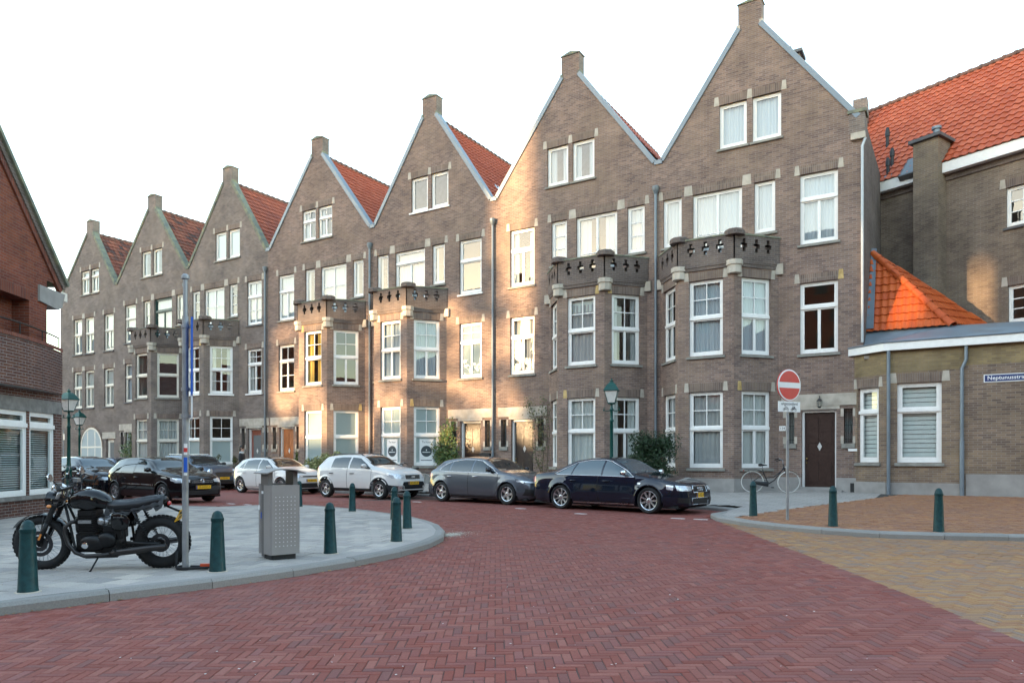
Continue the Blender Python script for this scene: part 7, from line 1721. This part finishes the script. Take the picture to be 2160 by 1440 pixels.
# ================================================================ BICYCLES
mat('tyre_white', (.62,.60,.56), .7, var=.1); mat('bike_black', (.012,.012,.014), .4, 0, .4, .3, var=.1); mat('saddle_black', (.015,.014,.014), .6, var=.1); mat('bag_brown', (.16,.065,.03), .6, var=.2)
def bicycle(x, y, z, hd, label, tyre='rubber', lean=4, bag=False, frame='bike_black'):
    B = empty('bicycle', (x,y,z), hd, label, 'bicycle', 'parked bicycles'); B.rotation_euler = (R(lean), 0, hd); wr = .345
    for cx, st_ in ((.54, R(12)), (-.54, 0)):
        bike_wheel(B, cx, wr, wr, .016, .322, disc=0, knobs=0, spokes=20, tyre=tyre, rimm='galv', hubr=.022, steer=st_)
        m = MB(); rows = [[(cx+(.368)*math.cos(a), q*.028, wr+(.368-.01*abs(q))*math.sin(a)) for q in (-1,-.5,0,.5,1)] for a in [R(25 if cx < 0 else 40)+R(150 if cx < 0 else 120)*k/14 for k in range(15)]]; m.grid(rows); m.build('mudguard', MATS[frame], B, 'all', fix=False)
    def t(nm, p, r=.014, mtl=frame, n=7): m = MB(); m.tube(p, r, n); return m.build(nm, MATS[mtl], B, 'all')
    hd_ = (.40,0,.80); bb = (-.06,0,.28); st = (-.20,0,.62)
    t('down_tube', [hd_, (.12,0,.40), bb], .018); t('top_tube', [(.41,0,.76), (.10,0,.50), (-.14,0,.47)], .014); t('seat_tube', [bb, st, (-.235,0,.74)], .016); t('head_tube', [(.43,0,.70), (.37,0,.90)], .018)
    for s in (-1,1): t('chain_stay', [bb, (-.54,s*.06,wr)], .008); t('seat_stay', [(-.19,0,.60), (-.54,s*.06,wr)], .008); t('fork', [(.43,s*.02,.70), (.47,s*.055,.55), (.54,s*.05,wr)], .011)
    hbo = t('handlebar', [(.18,.29,1.03),(.28,.27,1.06),(.35,.12,1.05),(.36,0,1.03),(.35,-.12,1.05),(.28,-.27,1.06),(.18,-.29,1.03)], .011, 'galv'); t('stem', [(.37,0,.90),(.36,0,1.03)], .012, 'galv')
    for s in (-1,1): m = MB(); m.tube([(.27,s*.275,1.06),(.15,s*.295,1.02)], .017, 8); m.build('grip', MATS['rubber'], hbo)
    m = MB(); m.tube([(-.10,0,.87),(-.2,0,.875),(-.30,0,.885),(-.36,0,.885)], [.02,.045,.085,.06], 10); sd = m.build('saddle', MATS['saddle_black'], B, 'all'); sd.scale = (1,1,.6); sd.location = (0,0,.35); t('seat_post', [(-.235,0,.72),(-.245,0,.87)], .012, 'galv')
    t('carrier', [(-.22,.06,.66),(-.40,.06,.735),(-.78,.06,.735),(-.78,-.06,.735),(-.40,-.06,.735),(-.22,-.06,.66)], .006); t('carrier_stay', [(-.66,.06,.735),(-.54,.06,wr)], .005); t('carrier_stay', [(-.66,-.06,.735),(-.54,-.06,wr)], .005)
    m = MB(); m.tube([(-.06,-.055,.28),(-.3,-.055,.30),(-.54,-.055,wr)], [.085,.06,.045], 10); cg = m.build('chain_guard', MATS['black_plastic'], B, 'all'); cg.scale = (1,.35,1); cg.location = (0,-.035,0)
    for s, dx_, dz in ((-1,.12,-.10),(1,-.12,.10)): t('crank', [(-.06,s*.05,.28),(-.06+dx_,s*.07,.28+dz)], .008, 'galv', 5); m = MB(); m.box(-.06+dx_-.04,-.06+dx_+.04,s*.07,s*.16 if s > 0 else s*.07+.0,.27+dz,.29+dz) if s > 0 else m.box(-.06+dx_-.04,-.06+dx_+.04,-.16,-.07,.27+dz,.29+dz); m.build('pedal', MATS['rubber'], B)
    m = MB(); m.ell((.47,0,.80),(.05,.035,.04)); m.build('front_lamp', MATS['chrome'], B, 'all'); m = MB(); m.ell((-.80,0,.70),(.015,.035,.025)); m.build('rear_lamp', MATS['lamp_red'], B, 'all')
    t('kick_stand', [(-.30,.04,.28),(-.36,.16,.01)], .008, 'galv', 5)
    if bag:
        for s in (-1,1): m = MB(); rbox(m, -.78, -.46, s*.16-.06, s*.16+.06, .40, .72, .03); m.build('pannier', MATS['bag_brown'], B)
    return B
x0_, t0_ = plane_x(1586, 23.55); x1_, t1_ = plane_x(1665, 23.95)
bicycle((x0_+x1_)/2, 23.72, zr(-5,23.7)-.004, R(16), 'black city bicycle with white tyres leaning beside the brown front door', 'tyre_white', 4)
xa, ya = at_dist(890, 26.4); xb, yb = at_dist(852, 26.9)
bicycle((xa+xb)/2-.15, (ya+yb)/2, zr((xa+xb)/2,(ya+yb)/2)-.004, R(205), 'dark bicycle standing behind the bonnet of the white crossover', 'tyre_white', -3)
x, y = at_dist(165, 24.0); bicycle(x, y, .09, R(-62), 'dark bicycle with brown pannier bag beside the left lamp post', 'rubber', 3, True)
x, y = at_dist(186, 24.3); bicycle(x, y, .09, R(-70), 'dark bicycle right of the one with the brown bag', 'rubber', -3)
x, y = at_dist(133, 24.6); bicycle(x, y, .09, R(-52), 'dark bicycle half hidden by the corner building', 'rubber', 3)
# ================================================================ PLANTS AND PERSON
leafmat('leaf_pale', [(.10,.13,.03),(.32,.33,.13),(.16,.19,.05),(.42,.40,.20),(.08,.10,.03)]); leafmat('leaf_green', [(.03,.075,.018),(.06,.12,.025),(.025,.05,.015),(.10,.15,.03),(.16,.14,.03)]); leafmat('leaf_dark', [(.012,.03,.012),(.022,.048,.018),(.03,.06,.022),(.016,.036,.016)]); leafmat('leaf_sparse', [(.05,.07,.02),(.09,.10,.03),(.12,.10,.04),(.04,.05,.02)])
mat('bloom', (.62,.50,.50), .7, var=.1)
def plant(name, loc, size, n, leaf, mt_, label, seed, stems=8, lobes=14, fat=1.0, cat='shrub'):
    rr = random.Random(seed); T = empty(name, loc, rr.uniform(0,.4), label, cat); sx, sy, sz = size; L_ = []
    for k in range(lobes):
        a = rr.uniform(0,6.28); q = math.sqrt(rr.random())*.78; z = rr.uniform(.18,.88); w_ = math.sqrt(max(.1,1-(2*z-1)**2*.8)); L_.append((sx*q*w_*math.cos(a), sy*q*w_*math.sin(a), sz*z, rr.uniform(.16,.30)*fat))
    m = MB()
    for k in range(stems): p = L_[k % len(L_)]; m.tube([(p[0]*.15,p[1]*.15,0),(p[0]*.5+rr.gauss(0,.03),p[1]*.5,p[2]*.5),(p[0],p[1],p[2])], [.014,.010,.004], 5)
    m.build('stem', MATS['bark'], T); c = MB()
    for k in range(n):
        p = L_[rr.randrange(lobes)]; v = Vector((rr.gauss(0,1),rr.gauss(0,1),rr.gauss(0,1))).normalized(); rad = p[3]*(rr.random()**.4)
        q = Vector((p[0]+v.x*rad*sx*1.25, p[1]+v.y*rad*sy*1.25, p[2]+v.z*rad*sz*.62))
        if q.z < .02: continue
        nrm = (v + Vector((rr.gauss(0,.6),rr.gauss(0,.6),rr.gauss(.3,.6)))).normalized(); u = nrm.orthogonal().normalized(); u = (Matrix.Rotation(rr.uniform(0,6.28), 3, nrm) @ u); w_ = nrm.cross(u); l = leaf*rr.uniform(.6,1.25)
        c.add([tuple(q-u*l), tuple(q+w_*l*.42+nrm*l*.1), tuple(q+u*l), tuple(q-w_*l*.42+nrm*l*.1)], [(0,1,2,3)])
    c.build('foliage', MATS[mt_], T, fix=False); return T
def climber(name, base, pts, n, leaf, mt_, label, seed, spread=.16, cat='climber', top_heavy=False):
    rr = random.Random(seed); T = empty(name, base, 0, label, cat); m = MB(); al = []
    for pl_ in pts:
        dense = smooth_path([(p[0],p[1]) for p in pl_], 4); P = [(x, -rr.uniform(.02,.08), z) for x, z in dense]; m.tube(P, [lerp(.018,.004,k/(len(P)-1)) for k in range(len(P))], 5); al.append(P)
    m.build('stem', MATS['bark'], T); c = MB()
    for k in range(n):
        P = al[rr.randrange(len(al))]; p = P[rr.randrange(len(P)//5, len(P))]; q = Vector((p[0]+rr.gauss(0,spread), p[1]-abs(rr.gauss(0,spread*.6)), p[2]+rr.gauss(0,spread)))
        nrm = Vector((rr.gauss(0,.5),-1,rr.gauss(.4,.5))).normalized(); u = Matrix.Rotation(rr.uniform(0,6.28), 3, nrm) @ nrm.orthogonal().normalized(); w_ = nrm.cross(u); l = leaf*rr.uniform(.6,1.25)
        c.add([tuple(q-u*l), tuple(q+w_*l*.45), tuple(q+u*l), tuple(q-w_*l*.45)], [(0,1,2,3)])
    c.build('foliage', MATS[mt_], T, fix=False); return T
x, t = plane_x(686, 22.6); plant('shrub', (x, 22.6, .2), (.95,.75,1.9), 5200, .055, 'leaf_pale', 'pale variegated bush behind the white small hatchback and crossover', 11)
x, t = plane_x(1378, 22.8); plant('shrub', (x, 22.8, .28), (.98,.8,1.95), 11000, .045, 'leaf_dark', 'dense dark evergreen bush between the two nearest bays', 12, lobes=34, fat=1.25)
x, t = plane_x(943, 24.75); climber('climbing_plant', (x, 24.85, .3), [[(0,0),(.1,.8),(-.05,1.6),(.15,2.5)],[(0,0),(-.3,.9),(-.2,1.7),(.05,2.2)],[(.05,0),(.35,.8),(.3,1.5)],[(0,.6),(-.5,1.3),(-1.1,1.62),(-1.7,1.75)]], 2600, .06, 'leaf_green', 'leafy green climber beside the brown door with brass letter slot', 13, .17)
x, t = plane_x(1140, 24.8); climber('climbing_plant', (x, 24.9, .3), [[(0,0),(.1,1.2),(.0,2.4),(.15,3.4)],[(.1,0),(.3,1.0),(.28,2.2),(.4,3.0)],[(0,.5),(-.25,1.3),(-.2,2.4)],[(.1,1.8),(-.4,2.9),(-.55,3.3)]], 620, .045, 'leaf_sparse', 'thin straggly climber right of the black front door', 14, .13)
x, t = plane_x(265, 24.3); climber('climbing_plant', (x, 24.6, .3), [[(0,0),(.1,.8),(0,1.6),(.3,2.3)],[(0,0),(-.4,.9),(-.3,1.6)],[(.1,0),(.5,.8),(.45,1.6)]], 1100, .075, 'leaf_green', 'green climber in the doorway of the sixth house', 15, .22)
x, t = plane_x(624, 24.5); plant('shrub', (x, 24.5, .3), (.30,.28,1.5), 500, .05, 'leaf_green', 'slim green plant beside the orange front door', 16, 4, 7)
x, t = plane_x(492, 24.5); plant('shrub', (x, 24.5, .3), (.35,.28,1.3), 420, .05, 'leaf_sparse', 'small plant left of the red-brown glazed door', 17, 4, 7)
x, t = plane_x(462, 23.3); plant('shrub', (x, 23.3, .3), (.7,.25,1.35), 420, .045, 'leaf_sparse', 'sparse low plant under the bay window behind the grey compact', 18, 4, 9)
x, t = plane_x(820, 23.2); plant('shrub', (plane_x(965,24.3)[0], 24.3, .3), (.4,.3,.8), 420, .05, 'leaf_green', 'low green plant at the foot of the leafy climber', 19, 4, 7)
# blossoms on the dark bush
# ---- person
mat('skin', (.42,.25,.18), .55, var=.05); mat('hair', (.018,.013,.01), .6, var=.1); mat('coat_dark', (.018,.02,.026), .8, var=.15); mat('scarf', (.45,.46,.47), .9, var=.1); mat('trousers', (.02,.022,.03), .85, var=.1)
def person(loc, rz, label):
    me = bpy.data.meshes.new('person'); J = dict(pel=(0,0,.95), ch=(0,.01,1.22), ne=(0,.0,1.45), hb=(0,.02,1.53), hd=(0,.015,1.66), ls=(.17,0,1.40), le=(.24,-.02,1.14), lh=(.22,.10,.93), rs=(-.17,0,1.40), re=(-.24,-.02,1.14), rh=(-.22,.12,.95), lp=(.10,0,.92), lk=(.11,.10,.52), lf=(.11,.03,.09), lt=(.11,.19,.04), rp=(-.10,0,.92), rk=(-.10,.02,.52), rf=(-.10,-.16,.12), rt=(-.10,-.02,.04))
    K = list(J); E_ = [('pel','ch'),('ch','ne'),('ne','hb'),('hb','hd'),('ch','ls'),('ls','le'),('le','lh'),('ch','rs'),('rs','re'),('re','rh'),('pel','lp'),('lp','lk'),('lk','lf'),('lf','lt'),('pel','rp'),('rp','rk'),('rk','rf'),('rf','rt')]
    rad = dict(pel=(.15,.12), ch=(.17,.13), ne=(.065,.065), hb=(.075,.085), hd=(.082,.095), ls=(.07,.07), le=(.055,.055), lh=(.04,.035), rs=(.07,.07), re=(.055,.055), rh=(.04,.035), lp=(.09,.09), lk=(.065,.065), lf=(.045,.045), lt=(.04,.03), rp=(.09,.09), rk=(.065,.065), rf=(.045,.045), rt=(.04,.03))
    me.from_pydata([J[k] for k in K], [(K.index(a), K.index(b)) for a, b in E_], []); o = bpy.data.objects.new('person', me); COL.objects.link(o)
    sm = o.modifiers.new('skin', 'SKIN'); sk = me.skin_vertices[0].data
    for i, k in enumerate(K): sk[i].radius = rad[k]
    sk[0].use_root = True; o.modifiers.new('sub', 'SUBSURF').levels = 2; o.modifiers['sub'].render_levels = 2
    dg = bpy.context.evaluated_depsgraph_get(); m2 = bpy.data.meshes.new_from_object(o.evaluated_get(dg)); bpy.data.objects.remove(o)
    for nm in ('coat_dark','trousers','skin'): m2.materials.append(MATS[nm])
    for p in m2.polygons:
        z = p.center.z; x = abs(p.center.x); p.material_index = 2 if z > 1.45 or (z < .97 and x > .16 and z > .8) else (0 if z > .80 else 1); p.use_smooth = True
    P = link('person', m2, None, loc, (0,0,rz)); tag(P, label, 'person')
    m = MB(); m.ell((0,-.012,1.68),(.098,.108,.115),14,10); m.ell((0,-.06,1.58),(.09,.06,.12),12,8); m.build('hair', MATS['hair'], P, 'all')
    m = MB(); m.lathe([(.105,1.40),(.115,1.44),(.10,1.49),(.085,1.50)], 14, caps=False); m.build('scarf', MATS['scarf'], P, 'all')
    m = MB(); m.ell((0,.105,1.64),(.014,.02,.02)); m.build('nose', MATS['skin'], P, 'all')
    for s in (-1,1): m = MB(); m.ell((s*.032,.092,1.665),(.012,.008,.008)); m.build('eye', MATS['ink'], P, 'all'); m = MB(); m.ell((s*.095,.01,1.645),(.012,.02,.03)); m.build('ear', MATS['skin'], P, 'all')
    m = MB(); m.ell((0,.10,1.605),(.025,.008,.007)); m.build('mouth', MATS['lamp_red'], P, 'all')
    return P
x, y = at_dist(510, 33.4); person((x, y, zr(x,y)), R(-60), 'person in dark coat and pale scarf walking behind the white small hatchback')
